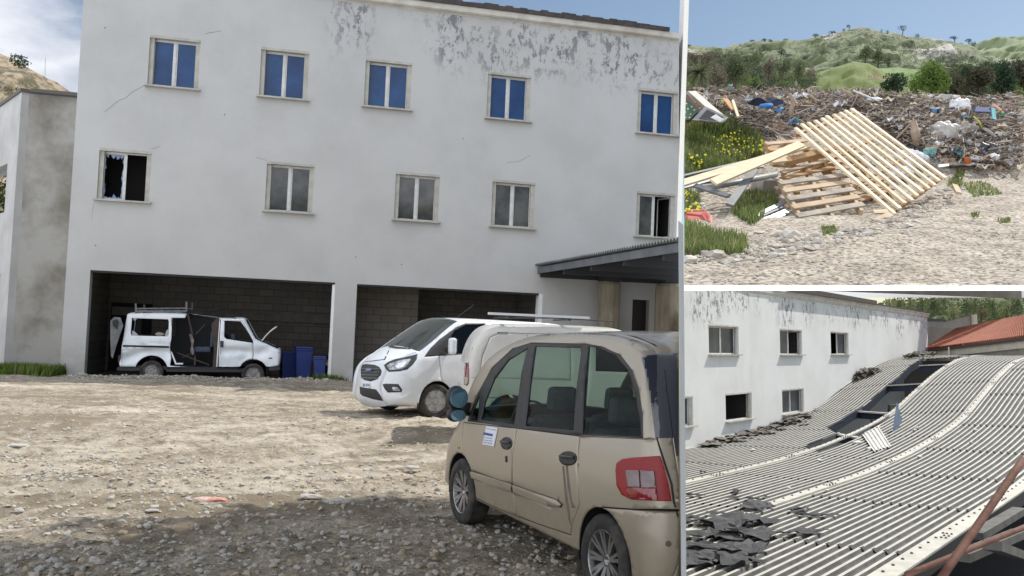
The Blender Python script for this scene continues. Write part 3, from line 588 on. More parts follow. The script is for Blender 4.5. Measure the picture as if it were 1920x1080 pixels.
# out-of-view slab added overhead, its outline shaped to cast the foreground shade
SH = [(-14, -4), (-14, 7.6), (-5.9, 8.1), (-4.6, 8.9), (-3.5, 9.6), (-1.2, 9.95), (1.0, 10.3), (3.9, 11.2), (3.9, -4)]
zS = 7.6-1.85; shift = np.array([SUNV[0], SUNV[1], 0])/SUNV[2]*(zS-G0)
m = MB(L0); m.prism([np.array([x, y, zS]) for (x, y) in [(-12, 1.5), (-7.0+shift[0], 6.6+shift[1]), (-3.9+shift[0], 6.8+shift[1]), (-2.9+shift[0], 8.1+shift[1]), (-1.9+shift[0], 9.5+shift[1]), (.3+shift[0], 9.9+shift[1]), (.9+shift[0], 9.0+shift[1]), (.6+shift[0], -3), (-12, -3)]], (0, 0, 1), .12)
rgf = random.Random(4); bl = []  # unseen leaf lobes added along the slab edge to soften its shade
ed = [(-8.5, 6.4), (-7.0, 6.6), (-5.5, 6.6), (-3.9, 6.8), (-2.9, 8.1), (-1.9, 9.5), (-.8, 9.8), (.3, 10.0), (.9, 9.3)]
for (x0_, y0_), (x1_, y1_) in zip(ed[:-1], ed[1:]):
    for k in range(3): t_ = (k+rgf.random())/3; bl.append((np.array([x0_+(x1_-x0_)*t_+shift[0]+rgf.uniform(-.3, .2), y0_+(y1_-y0_)*t_+shift[1]+rgf.uniform(-.5, .15), zS+.1]), (.55, .5, .3)))
tag(leaves(L0, bl, 4200, .10, 6).build('shade_fringe', LEAF('shade_fringe_leaf', (.05, .09, .025), (.10, .14, .04), 2)), 'leafy creeper added out of view to soften the foreground shade edge', 'shade fringe')
shd = tag(m.build('shade_slab', mat('shade_slab_sheet', (.2, .2, .19), rough=.8)), 'unseen overhead slab added to shade the yard foreground', 'roof')
# ================================================================== VEHICLES
def arr_poly_contains(P, X, Z):
    P = np.asarray(P); ins = np.zeros(len(X), bool); n = len(P); j = n-1
    for i in range(n):
        xi, zi = P[i]; xj, zj = P[j]
        c = ((zi > Z) != (zj > Z)) & (X < (xj-xi)*(Z-zi)/(zj-zi+1e-12)+xi); ins ^= c; j = i
    return ins
def smooth_poly(P, n=6):
    """Catmull-Rom through open points"""
    P = [np.array(p, float) for p in P]; o = []
    for i in range(len(P)-1):
        p0, p1, p2, p3 = P[max(i-1, 0)], P[i], P[i+1], P[min(i+2, len(P)-1)]
        for k in range(n):
            t = k/n; o.append(.5*((2*p1)+(-p0+p2)*t+(2*p0-5*p1+4*p2-p3)*t*t+(-p0+3*p1-3*p2+p3)*t**3))
    return np.array(o+[P[-1]])
def strip(P, w):
    P = [np.array(p, float) for p in P]; a = []; b = []
    for i, p in enumerate(P):
        t = P[min(i+1, len(P)-1)]-P[max(i-1, 0)]; t /= np.linalg.norm(t)+1e-9; n = np.array([-t[1], t[0]])*w/2; a.append(p+n); b.append(p-n)
    return [tuple(q) for q in a+b[::-1]]
def cdt(points, polys, minlen=None):
    V = [tuple(map(float, p)) for p in points]; E = []
    for P in polys:
        n0 = len(V); P = [tuple(map(float, p)) for p in P]; V += P; E += [(n0+i, n0+(i+1) % len(P)) for i in range(len(P))]
    r = delaunay_2d_cdt([Vector(v) for v in V], E, [], 0, 1e-5)
    return np.array([tuple(v) for v in r[0]]), [tuple(f) for f in r[2]]
class Car:
    """shell = two mirrored side charts (x,z) + one chart swept along the silhouette (s,y)"""
    def __init__(s, sil, nsil, Wt, root, P0, yaw, ground):
        s.sil = np.array(sil)            # dense outline from rear-bottom over the roof to front-bottom
        s.W_t = Wt; s.root = root; s.P0 = np.array(P0, float); s.yaw = yaw
        s.fx = np.array([cos(yaw), sin(yaw), 0]); s.fy = np.array([-sin(yaw), cos(yaw), 0])
        s.seg = np.concatenate([[0], np.cumsum(np.linalg.norm(np.diff(s.sil[:, :2], axis=0), axis=1))])
        M = L0.mat4() @ Matrix(((s.fx[0], s.fy[0], 0, s.P0[0]), (s.fx[1], s.fy[1], 0, s.P0[1]), (0, 0, 1, s.P0[2]), (0, 0, 0, 1)))
        root.matrix_basis = M; s.Mi = M.inverted(); s.M = M
    def W(s, x, z): return np.interp(z, s.W_t[0], s.W_t[1])
    def px(s, x, y, side=1, it=16):                      # picture point -> (x,z) on the flank
        v = L0.ray(x, y); yy = .9*side
        for i in range(it):
            n = s.fy; t = ((s.P0@n)+yy)/(v@n); p = v*t-s.P0; X, Z = p@s.fx, p[2]; yn = float(s.W(X, Z))
            if len(s.sil) > 4:
                d_ = float(s.drop(np.array([X]), np.array([Z]))[0]); ok_ = arr_poly_contains(s.sil[:, :2], np.array([X]), np.array([Z]))[0]; yn -= d_ if ok_ else .14
            yy = yy*.5+side*yn*.5
        return float(X), float(Z)
    def pxs(s, L, side=1): return [s.px(x, y, side) for x, y in L]
    def drop(s, X, Z):
        A = s.sil[:-1, :2]; B = s.sil[1:, :2]; R = s.sil[:, 2]; d = np.full(len(X), 9.); rr = np.full(len(X), .2)
        for i in range(len(A)):
            ab = B[i]-A[i]; t = np.clip(((X-A[i, 0])*ab[0]+(Z-A[i, 1])*ab[1])/(ab@ab+1e-12), 0, 1)
            q = np.hypot(X-A[i, 0]-t*ab[0], Z-A[i, 1]-t*ab[1]); k = q < d; d = np.where(k, q, d); rr = np.where(k, R[i]+(R[i+1]-R[i])*t, rr)
        u = np.clip(d/rr, 0, 1); return rr*(1-np.sqrt(np.clip(1-(1-u)**2, 0, 1)))
    def side_y(s, X, Z): return s.W(X, Z)-s.drop(X, Z)
    def flank(s, regions, sides=(1, -1), g=.05, holes=(), inner=None):
        """regions: (name, polygon, materials, inset, parentname)"""
        out = s.sil[:, :2]; closed = [tuple(p) for p in out]
        xs = np.arange(out[:, 0].min(), out[:, 0].max(), g); zs = np.arange(out[:, 1].min(), out[:, 1].max(), g)
        X, Z = np.meshgrid(xs, zs); X = X.ravel(); Z = Z.ravel(); k = arr_poly_contains(closed, X, Z); pts = list(zip(X[k], Z[k]))
        for th in (9, 17, 25, 33, 42, 51, 60, 70, 80):
            for i in range(1, len(out)-1):
                t = out[i+1]-out[i-1]; t = t/(np.linalg.norm(t)+1e-9); nrm = np.array([t[1], -t[0]]); r = s.sil[i, 2]*(1-cos(radians(th)))
                q = out[i]+nrm*r; q2 = out[i]-nrm*r
                q = q if arr_poly_contains(closed, np.array([q[0]]), np.array([q[1]]))[0] else q2
                if arr_poly_contains(closed, np.array([q[0]]), np.array([q[1]]))[0]: pts.append(tuple(q))
        V, T = cdt(pts, [closed]+[h for h in holes]+[r[1] for r in regions])
        C = np.array([V[list(t)].mean(0) for t in T]); X, Z = C[:, 0], C[:, 1]
        inb = arr_poly_contains(closed, X, Z)
        for h in holes: inb &= ~arr_poly_contains(h, X, Z)
        own = np.full(len(T), -1)
        for i, r in enumerate(regions): own[(own < 0) & arr_poly_contains(r[1], X, Z)] = i
        return V, T, inb, own
    def emit(s, V, T, mask, mats, side, inset, name, parent, mi=None, solid=0, smooth=True, clip=None, join=None):
        idx = {}; Vn = []; Fc = []; Y = s.side_y(V[:, 0], V[:, 1])
        for t, mk in zip(T, mask):
            if not mk: continue
            for a in t:
                if a not in idx: idx[a] = len(Vn); Vn.append((V[a, 0], side*(Y[a]-inset), V[a, 1]))
            f = [idx[a] for a in t]; Fc.append(tuple(f if side < 0 else f[::-1]))
        if not Fc: return None
        m = MB(None) if join is None else join; m.add(Vn, Fc)
        if join is not None: return m
        return m.build(name, mats, parent, smooth=smooth, clip=clip, solid=solid)
    def sweep(s, a, b, ny=12, bow=.03, y0=None, ins=0, m=None, y1=None):
        """patch of the centre chart between silhouette lengths a..b; y0..y1 as fractions of the half width"""
        ss = np.unique(np.concatenate([[a, b], s.seg[(s.seg > a) & (s.seg < b)]])); rows = []
        ya, yb = (-1, 1) if y0 is None else (y0, y1)
        for q in ss:
            x = np.interp(q, s.seg, s.sil[:, 0]); z = np.interp(q, s.seg, s.sil[:, 1]); r = np.interp(q, s.seg, s.sil[:, 2]); Y0 = float(s.W(x, z))-r
            q2 = min(q+.01, s.seg[-1]); q1 = max(q-.01, 0)
            t = np.array([np.interp(q2, s.seg, s.sil[:, 0])-np.interp(q1, s.seg, s.sil[:, 0]), np.interp(q2, s.seg, s.sil[:, 1])-np.interp(q1, s.seg, s.sil[:, 1])]); t /= np.linalg.norm(t)+1e-9
            n = np.array([-t[1], t[0]]); row = []
            for f in np.linspace(ya, yb, ny): k = bow*(1-f*f)-ins; row.append((x+n[0]*k, f*Y0, z+n[1]*k))
            rows.append(row)
        m = m or MB(None); m.grid([r[::-1] for r in rows]); return m
    def s_at(s, x, z):
        d = np.hypot(s.sil[:, 0]-x, s.sil[:, 1]-z); return s.seg[int(np.argmin(d))]
    def bvh(s, objs):
        V = []; Fc = []
        for o in objs:
            if o is None: continue
            n = len(V); V += [v.co.copy() for v in o.data.vertices]; Fc += [tuple(i+n for i in p.vertices) for p in o.data.polygons]
        s.tree = BVHTree.FromPolygons(V, Fc)
    def decal(s, name, poly, ma, off=.004, parent=None, step=7, mirror=False, solid=.004, both=None, clip=None):
        """a thin fitted piece lying on the shell; outline given by picture points of the photograph"""
        P = np.array(poly, float); xs = np.arange(P[:, 0].min()+step/2, P[:, 0].max(), step); ys = np.arange(P[:, 1].min()+step/2, P[:, 1].max(), step)
        X, Y = np.meshgrid(xs, ys); X = X.ravel(); Y = Y.ravel(); k = arr_poly_contains(P, X, Y)
        D = []
        for i in range(len(P)):
            a, b = P[i], P[(i+1) % len(P)]; n = max(1, int(np.hypot(*(b-a))/step)); D += [tuple(a+(b-a)*j/n) for j in range(n)]
        V, T = cdt(list(zip(X[k], Y[k])), [D]); C = np.array([V[list(t)].mean(0) for t in T]); ins = arr_poly_contains(P, C[:, 0], C[:, 1])
        Vn = []; ok = []
        o = s.Mi @ Vector(EYE); R3 = s.Mi.to_3x3()
        for v in V:
            w_ = L0.M @ L0.ray(v[0], v[1]); d = (R3 @ Vector(w_)).normalized(); h = s.tree.ray_cast(o, d)
            if h[0] is None: Vn.append((0, 0, 0)); ok.append(False); continue
            nn = h[1] if h[1].dot(d) < 0 else -h[1]; Vn.append(tuple(h[0]+nn*off)); ok.append(True)
        Fc = [t for t, q in zip(T, ins) if q and all(ok[a] for a in t)]
        if not Fc: print('decal missed', name); return None
        # orient outward
        m = MB(None); F2 = []
        for t in Fc:
            a, b_, c = (np.array(Vn[i]) for i in t); n = np.cross(b_-a, c-a); ce = (a+b_+c)/3
            F2.append(t if n@(np.array(o)-ce) > 0 else t[::-1])
        m.add(Vn, F2)
        if mirror: m.add([(x, -y, z) for x, y, z in Vn], [t[::-1] for t in F2])
        used = sorted(set(i for f in m.f for i in f)); re = {a: i for i, a in enumerate(used)}; m.v = [m.v[i] for i in used]; m.f = [tuple(re[i] for i in f) for f in m.f]
        return m.build(name, ma, parent or s.root, smooth=True, solid=solid, clip=clip)
def wheel(root, x, y, z, r, wd, side, style, rimm, steer=0, clip=None, cap=None):
    R = eul(0, 0, steer); c = np.array([x, y, z])
    def tr(m):
        m.v = [tuple(c+R@np.array([p[0], p[1]*side, p[2]])) for p in m.v]
        if side < 0: m.f = [f[::-1] for f in m.f]
        return m
    w2 = wd/2; ri = r*.66
    prof = [(-w2, ri), (-w2, r*.9), (-w2*.8, r*.975)]
    for k in range(9): o = -w2*.7+k*w2*1.4/8; prof.append((o, r-(.012 if k % 2 else 0)))
    prof += [(w2*.8, r*.975), (w2*.98, r*.93), (w2, r*.84), (w2*.97, ri*1.04), (w2*.86, ri)]
    t = tr(MB(None).lathe(prof, 48, 1)).build('wheel', RUBBER, root, smooth=True, clip=clip)
    if t is None: return
    m = MB(None); m.lathe([(-w2, ri*.95), (w2*.5, ri*.93), (w2*.84, ri*.97), (w2*.9, ri*1.0), (w2*.86, ri*1.03)], 40, 1)
    if style == 'alloy':
        m.lathe([(w2*.35, .001), (w2*.6, r*.10), (w2*.55, r*.17), (w2*.2, r*.19)], 20, 1)
        for k in range(9):
            for dd in (-.085, .085):
                a = 2*pi*k/9; a0 = a+dd*1.0; a1 = a+dd*1.3
                m.beam((r*.15*cos(a0), w2*.48, r*.15*sin(a0)), (ri*.96*cos(a1), w2*.72, ri*.96*sin(a1)), .024, .03, (0, 1, 0))
    elif style == 'cover':
        m.lathe([(w2*.72, .001), (w2*.86, r*.14), (w2*.84, r*.2), (w2*.70, r*.24), (w2*.66, ri*.72), (w2*.8, ri*.9)], 40, 1)
        for k in range(6): a = 2*pi*k/6; m.beam((r*.22*cos(a), w2*.74, r*.22*sin(a)), (ri*.93*cos(a), w2*.84, ri*.93*sin(a)), .11, .03, (0, 1, 0))
    else:
        m.lathe([(w2*.5, .001), (w2*.66, r*.12), (w2*.62, r*.2), (w2*.4, r*.27), (w2*.42, ri*.5), (w2*.6, ri*.66), (w2*.35, ri*.9)], 36, 1)
        for k in range(8): a = 2*pi*k/8; m.tube([(ri*.73*cos(a), w2*.55, ri*.73*sin(a)), (ri*.73*cos(a), w2*.63, ri*.73*sin(a))], .018, 8)
    q = tr(m).build('rim', rimm, root, smooth=False, clip=clip); 
    if q: q.parent = t
    d = MB(None); d.lathe([(-w2*.2, .001), (-w2*.2, ri*.95)], 24, 1); q = tr(d).build('brake_disc', BLACKP, root, clip=clip)
    if q: q.parent = t
def seat(root, x, y, z, m_, s=1.0, clip=None, head=True):
    m = MB(None); m.box((x, y, z+.12), (.5*s, .5*s, .16)); m.box((x-.27, y, z+.48), (.13, .48*s, .62), eul(0, -.2, 0))
    o = m.build('seat', m_, root, bevel=.05, clip=clip)
    if head and o:
        h = MB(None).box((x-.36, y, z+.92), (.09, .26, .2), eul(0, -.15, 0)).build('headrest', m_, root, bevel=.04, clip=clip)
        if h: h.parent = o
def circ(cx, cz, r, n=28, a0=0, a1=2*pi): return [(cx+r*cos(a), cz+r*sin(a)) for a in np.linspace(a0, a1, n, endpoint=(a1-a0 < 6.2))]
def arch(cx, cz, r, zb): return [(cx+r, zb-.3)]+[(cx+r*cos(a), cz+r*sin(a)) for a in np.linspace(0, pi, 22)]+[(cx-r, zb-.3)]

# ------------------------------------------------------------------ beige multi-seat car in the foreground
def z6(u, v): return (820+u*.4398, 600+v*.4398)
BEI = bpy.data.materials.new('beige_car_paint'); BEI.use_nodes = True
nt = BEI.node_tree; N = nt.nodes; Lk = nt.links; b = N['Principled BSDF']; b.inputs['Metallic'].default_value = .35; b.inputs['Roughness'].default_value = .32; b.inputs['Coat Weight'].default_value = .6; b.inputs['Coat Roughness'].default_value = .12
tcn = N.new('ShaderNodeTexCoord'); sp = N.new('ShaderNodeSeparateXYZ'); Lk.new(tcn.outputs['Object'], sp.inputs[0])
rr = N.new('ShaderNodeMapRange'); rr.interpolation_type = 'SMOOTHSTEP'; rr.inputs[1].default_value = .95; rr.inputs[2].default_value = .2; Lk.new(sp.outputs[2], rr.inputs[0])     # road dust sits low on the body
nn = N.new('ShaderNodeTexNoise'); nn.inputs['Scale'].default_value = 3.5; nn.inputs['Detail'].default_value = 9; nn.inputs['Roughness'].default_value = .65; Lk.new(tcn.outputs['Object'], nn.inputs[0])
r2 = N.new('ShaderNodeMapRange'); r2.inputs[1].default_value = .3; r2.inputs[2].default_value = .65; r2.inputs[3].default_value = .45; Lk.new(nn.outputs[0], r2.inputs[0])
mu = N.new('ShaderNodeMath'); mu.operation = 'MULTIPLY'; Lk.new(rr.outputs[0], mu.inputs[0]); Lk.new(r2.outputs[0], mu.inputs[1])
mx = N.new('ShaderNodeMixRGB'); mx.inputs[1].default_value = (.37, .32, .245, 1); mx.inputs[2].default_value = (.28, .23, .155, 1); Lk.new(mu.outputs[0], mx.inputs[0]); Lk.new(mx.outputs[0], b.inputs['Base Color'])
r3 = N.new('ShaderNodeMapRange'); r3.inputs[3].default_value = .3; r3.inputs[4].default_value = .75; Lk.new(mu.outputs[0], r3.inputs[0]); Lk.new(r3.outputs[0], b.inputs['Roughness'])
MATS['beige_car_paint'] = BEI
CGL = glass('car_window_glass', (.70, .84, .77), .10, .02); TINT = glass('tinted_rear_glass', (.10, .12, .16), .45, .02)
SEAM = mat('panel_gap', (.035, .03, .025), rough=.9); INT = mat('dark_interior', (.035, .035, .038), rough=.85); SEATM = mat('seat_fabric', (.06, .065, .07), (.10, .10, .11), 9, rough=.95)
def multi():
    rh = onhub = L0.z(1126.5, 1052, G0+.31); fh = L0.z(861, 921, G0+.30)
    yaw = atan2(fh[1]-rh[1], fh[0]-rh[0]); Wt = (np.array([.1, .3, .6, .85, 1.05, 1.2, 1.5, 1.75]), np.array([.86, .91, .935, .935, .92, .905, .865, .80]))
    P0 = np.array([rh[0], rh[1], G0])-np.array([-sin(yaw), cos(yaw), 0])*.935
    root = thing('beige_car', None, (0, 0, 0), 'dusty beige metallic six-seat car in the right foreground with a paper notice on its door', 'car')
    sil0 = [(-.60,.30,.12),(-.63,.50,.20),(-.63,.70,.24),(-.60,.9,.2),(-.55,1.12,.16),(-.46,1.4,.13),(-.36,1.62,.11),(-.22,1.745,.10),(.1,1.815,.09),(.5,1.84,.09),(1.1,1.825,.08),(1.65,1.785,.08),(2.05,1.70,.08),(2.35,1.58,.09),(2.6,1.37,.10),(2.75,1.16,.13),(2.85,1.04,.2),(3.0,.97,.3),(3.2,.86,.38),(3.34,.70,.42),(3.38,.5,.4),(3.34,.28,.3)]
    sl = smooth_poly(sil0, 8); c = Car(sl, 0, Wt, root, P0, yaw, G0)
    print('multi: notice', c.pxs([(930,815), (1230,640), (1185,648), (870,793), (1206,822), (1240,900)]))
    Z = lambda L: c.pxs([z6(*p) for p in L])
    band = Z([(128,432),(140,385),(165,325),(230,205),(320,120),(400,95),(630,100),(700,112),(780,148),(830,212),(860,300),(876,400),(878,505),(610,492),(340,462)])
    gf = Z([(183,425),(200,350),(240,250),(300,170),(383,118),(372,160),(325,446)]); gm = Z([(415,112),(606,118),(610,140),(577,470),(373,452),(390,300)]); gq = Z([(642,112),(690,120),(755,150),(810,215),(842,320),(860,420),(866,497),(616,486)]); gv = Z([(138,428),(150,385),(178,318),(172,400),(168,430)])
    fd = Z([(112,437),(105,560),(130,745),(340,838),(320,700),(318,560),(340,462)]); rd = Z([(340,462),(318,560),(320,700),(340,838),(570,918),(578,860),(605,790),(595,620),(608,495)])
    tr1 = Z([(128,645),(155,647),(322,700),(325,735),(135,668)]); tr2 = Z([(330,703),(515,768),(534,785),(528,797),(480,792),(333,742)])
    sillz = [(2.25,.20),(2.25,.30),(.45,.28),(.45,.20)]
    lamp = Z([(762,625),(785,597),(830,588),(950,580),(972,640),(998,772),(830,765),(790,745),(770,705)]); clr = Z([(812,640),(928,643),(935,715),(820,712)])
    fillp = Z([(735,175)])
    gaps = [strip(p+[p[0]], .008) for p in (fd, rd)]+[strip(Z([(700,797),(1008,812)]), .009), strip(Z([(608,495),(880,508),(930,507)]), .004)]
    arches = [arch(0, .31, .355, .2), arch(2.649, .30, .355, .2)]
    regs = [('gl', gf, None), ('gl', gm, None), ('gl', gq, None), ('gl', gv, None), ('frame', band, None)]+[('gap', g, None) for g in gaps]+[('trim', tr1, None), ('trim', tr2, None), ('fdoor', fd, None), ('rdoor', rd, None)]
    V, T, inb, own = c.flank(regs, holes=arches, g=.035)
    body = MB(None); nm = [r[0] for r in regs]; sel = lambda k: inb & np.isin(own, [i for i, n in enumerate(nm) if n == k])
    paints = MB(None)
    for sd in (1, -1):
        c.emit(V, T, inb & (own < 0), None, sd, 0, '', None, join=body)
    A = 0; B = c.seg[-1]; sa = c.s_at(-.55, 1.10); sb_ = c.s_at(-.36, 1.62); sc_ = c.s_at(2.1, 1.68); sd_ = c.s_at(2.82, 1.07)
    c.sweep(A, sb_, m=body, bow=.05); c.sweep(sb_, sc_, m=body, bow=.035); c.sweep(sd_, B, m=body, bow=.06)
    bo = body.build('body', [BEI, INT], root, smooth=True, clip=CL, solid=.012)
    if 1:
        for sd in (1, -1):
            for key, nme, ma, ins in (('gl', 'side_window', CGL, .012), ('frame', 'window_frame', BLACKP, .006), ('gap', 'door_gap', SEAM, .008), ('trim', 'door_moulding', BEI, -.022), ('fdoor', 'front_door', BEI, 0), ('rdoor', 'rear_door', BEI, 0)):
                c.emit(V, T, sel(key), ma, sd, ins, nme, root, clip=CL, solid=0 if key in ('gl',) else .014)
    c.sweep(sa, sb_, bow=.05, ins=-.008).build('rear_window', mat('black_glazing', (.012, .016, .03), rough=.04, coat=1), root, smooth=True, clip=CL); c.sweep(sc_, sd_, bow=.05).build('windscreen', CGL, root, smooth=True, clip=CL)
    c.bvh([o for o in root.children if o.name.split('.')[0] in ('body', 'front_door', 'rear_door', 'window_frame', 'side_window')])
    tl = c.decal('tail_lamp', [z6(*p) for p in [(763,640),(768,610),(790,594),(830,587),(890,583),(950,580),(965,620),(985,700),(998,772),(900,769),(830,765),(790,745),(768,705)]], mat('red_lamp_lens', (.30, .003, .006), (.22, .002, .005), 2, rough=.45, coat=.1), .008, step=4, mirror=False, solid=.012, clip=CL)
    for P, nme, ma in (([(814,640),(868,641),(872,713),(822,711)], 'reversing_lens', mat('clear_lamp_lens', (.26, .21, .21), (.18, .12, .12), 12, rough=.3, coat=.3)), ([(874,641),(926,643),(934,714),(878,713)], 'reversing_lens', mat('clear_lamp_lens', (0, 0, 0))), ([(815,714),(936,717),(940,766),(830,760)], 'lamp_lower_lens', mat('deep_red_lens', (.22, .004, .006), rough=.1, coat=1))):
        q = c.decal(nme, [z6(*p) for p in P], ma, .022, step=4, solid=.004, clip=CL)
        if q: q.parent = tl
    c.decal('rear_side_glass', [z6(*p) for p in [(872,156),(900,150),(960,146),(1040,140),(1044,500),(985,503),(930,503),(922,440),(912,360),(898,270)]], mat('black_glazing', (.012, .016, .03), rough=.04, coat=1), .004, step=4, solid=.003, clip=CL)
    c.decal('tailgate_gap', [z6(*p) for p in [(932,503),(939,503),(966,585),(1003,700),(1012,770),(1032,850),(1026,853),(1003,772),(994,700),(957,588)]], SEAM, .003, step=3, solid=.001, clip=CL)
    # door handles, notice, keyhole, streaks, parking sensor
    def Zp(L): return [z6(*p) for p in L]
    for (u, v, a, b_) in ((296,526,24,27), (559,590,38,31)):
        o = c.decal('door_handle', Zp([(u+a*cos(t), v+b_*sin(t)) for t in np.linspace(0, 2*pi, 20)[:-1]]), BLACKP, .006, solid=.012, step=5)
        q = c.decal('handle_grip', Zp([(u-a*.7, v-b_*.45), (u+a*.8, v-b_*.30), (u+a*.8, v+b_*.1), (u-a*.7, v-b_*.08)]), mat('handle_grip_plastic', (.05, .05, .05), rough=.35), .03, solid=.02, step=5)
        if q: q.parent = o
    pn = c.decal('paper_notice', Zp([(210,452),(260,460),(243,541),(194,530)]), mat('white_paper', (.75, .76, .8), rough=.8), .005, solid=.002, step=4)
    q = c.decal('paper_header', Zp([(200,478),(240,486),(238,497),(198,489)]), mat('blue_ink', (.10, .13, .3)), .0065, solid=.0005, step=4)
    # lettering on the notice: two hand-written rows and small print
    for (v0, lst) in ((464, [(216,222),(224,226),(230,233),(236,240),(243,247),(250,254)]), (503, [(205,209),(211,213),(216,221),(224,228),(230,236)]), (514, [(202,206),(208,214),(216,220),(223,232),(234,238)]), (524, [(200,207),(209,214),(217,228),(230,236)])):
        for (a, b_) in lst:
            k = (a-210)*.16; c.decal('letter_row', Zp([(a, v0+k-3), (b_, v0+k-2), (b_-1, v0+k+1), (a-1, v0+k)]), MATS['blue_ink'], .0066, solid=.0005, step=3)
    for o in list(root.children):
        if o.name.split('.')[0] in ('letter_row', 'paper_header'): o.parent = pn
    c.decal('keyhole', Zp([(291,580),(298,580),(299,606),(291,606)]), SEAM, .004, step=3)
    DIRT = mat('dried_mud_streak', (.20, .165, .12), (.14, .12, .09), 9, rough=.95)
    for P in ([(533,622),(541,622),(548,700),(562,800),(571,880),(560,850),(545,760)], [(548,620),(556,622),(563,690),(574,770),(590,800),(573,800),(556,720)]): c.decal('mud_streak', Zp(P), DIRT, .0015, solid=.0005)
    c.decal('parking_sensor', Zp([(985+13*cos(t), 954+13*sin(t)) for t in np.linspace(0, 2*pi, 14)[:-1]]), mat('brown_sensor', (.12, .09, .06)), .004, step=3)
    c.decal('side_repeater', Zp([(88,540),(96,541),(98,548),(89,548)]), mat('amber_lens', (.35, .16, .03), rough=.3), .004, step=3)
    # rubber roof strip
    P = []
    for (u, v) in [(610,68),(680,72),(740,80),(800,96),(832,112)]:
        x, z = c.px(*z6(u, v)); yv = float(c.side_y(np.array([x]), np.array([z-.02]))[0]) if z < 1.76 else .6
        P.append((x, z))
    m = MB(None)
    rs = [(1.0, 1.845), (.5, 1.862), (.1, 1.84), (-.14, 1.795), (-.3, 1.71)]
    m.tube([(x, .66, z-.022) for x, z in rs], .010, 6); m.tube([(x, -.66, z-.022) for x, z in rs], .010, 6); m.build('roof_channel', BLACKP, root, clip=CL)
    wheel(root, 0, .83, .31, .31, .20, 1, 'alloy', CHROME, clip=CL); wheel(root, 2.649, .83, .30, .305, .20, 1, 'alloy', CHROME, steer=.0, clip=CL)
    wheel(root, 0, -.83, .31, .31, .20, -1, 'alloy', CHROME, clip=CL); wheel(root, 2.649, -.83, .30, .305, .20, -1, 'alloy', CHROME, clip=CL)
    # wheel housings, floor, dash, seats
    m = MB(None); m.box((1.4, 0, .30), (3.4, 1.5, .10)); m.box((2.62, 0, .58), (.12, 1.66, .5)); m.box((2.3, 0, .92), (.38, 1.62, .16)); m.box((-.35, 0, .55), (.5, 1.5, .35)); m.box((3.0, 0, .5), (.5, .9, .4)); m.build('cabin_floor', INT, root, clip=CL, bevel=.03)
    for x in (0, 2.649):
        for s in (1, -1): m = MB(None); m.grid([[(x+.375*cos(a), s*y, .3+.375*sin(a)) for a in np.linspace(-.2, pi+.2, 16)] for y in (.55, .9)]); m.add([(x+.375*cos(a), s*.55, .3+.375*sin(a)) for a in np.linspace(-.2, pi+.2, 16)], [tuple(range(16))]); m.build('wheel_housing', DARK, root, clip=CL)
    for x in (1.75, .75):
        for y in (.55, 0, -.55): seat(root, x, y, .36, SEATM, .95, clip=CL)
    m = MB(None); m.lathe([(0, .17), (.0, .19), (.025, .19), (.025, .17), (0, .17)], 24, 0, (2.02, .52, 1.02)); m.build('steering_wheel', INT, root, clip=CL)
    # stacked door mirror: two bubbles on one arm
    MIR = mat('mirror_glass', (.16, .30, .38), rough=.04, metal=.6)  # teal base colour stands in for the reflected sky
    def mirror(sd):
        m = MB(None); m.blob((2.52, sd*1.06, 1.19), (.08, .10, .108), 1, 3, 0, R=eul(0, 0, sd*.25)); m.blob((2.53, sd*1.055, 1.03), (.07, .088, .068), 2, 3, 0); m.box((2.55, sd*.97, 1.08), (.08, .16, .12))
        o = m.build('door_mirror', BLACKP, root, smooth=True, clip=CL)
        m = MB(None)
        for (cz, ry, rz) in ((1.192, .088, .092), (1.03, .074, .052)): m.add([(2.435-.01*(1-abs(cos(t))), sd*(1.06+ry*cos(t)), cz+rz*sin(t)) for t in np.linspace(0, 2*pi, 25)[:-1]], [tuple(range(24))])
        g = m.build('mirror_glass', MIR, root, clip=CL, solid=.004)
        if g: g.parent = o
    mirror(1); mirror(-1)
    m = MB(None); m.box((3.40, .62, .62), (.06, .22, .14)); m.box((3.40, -.62, .62), (.06, .22, .14)); m.build('headlight', CHROME, root, bevel=.03)
    return c
multi()

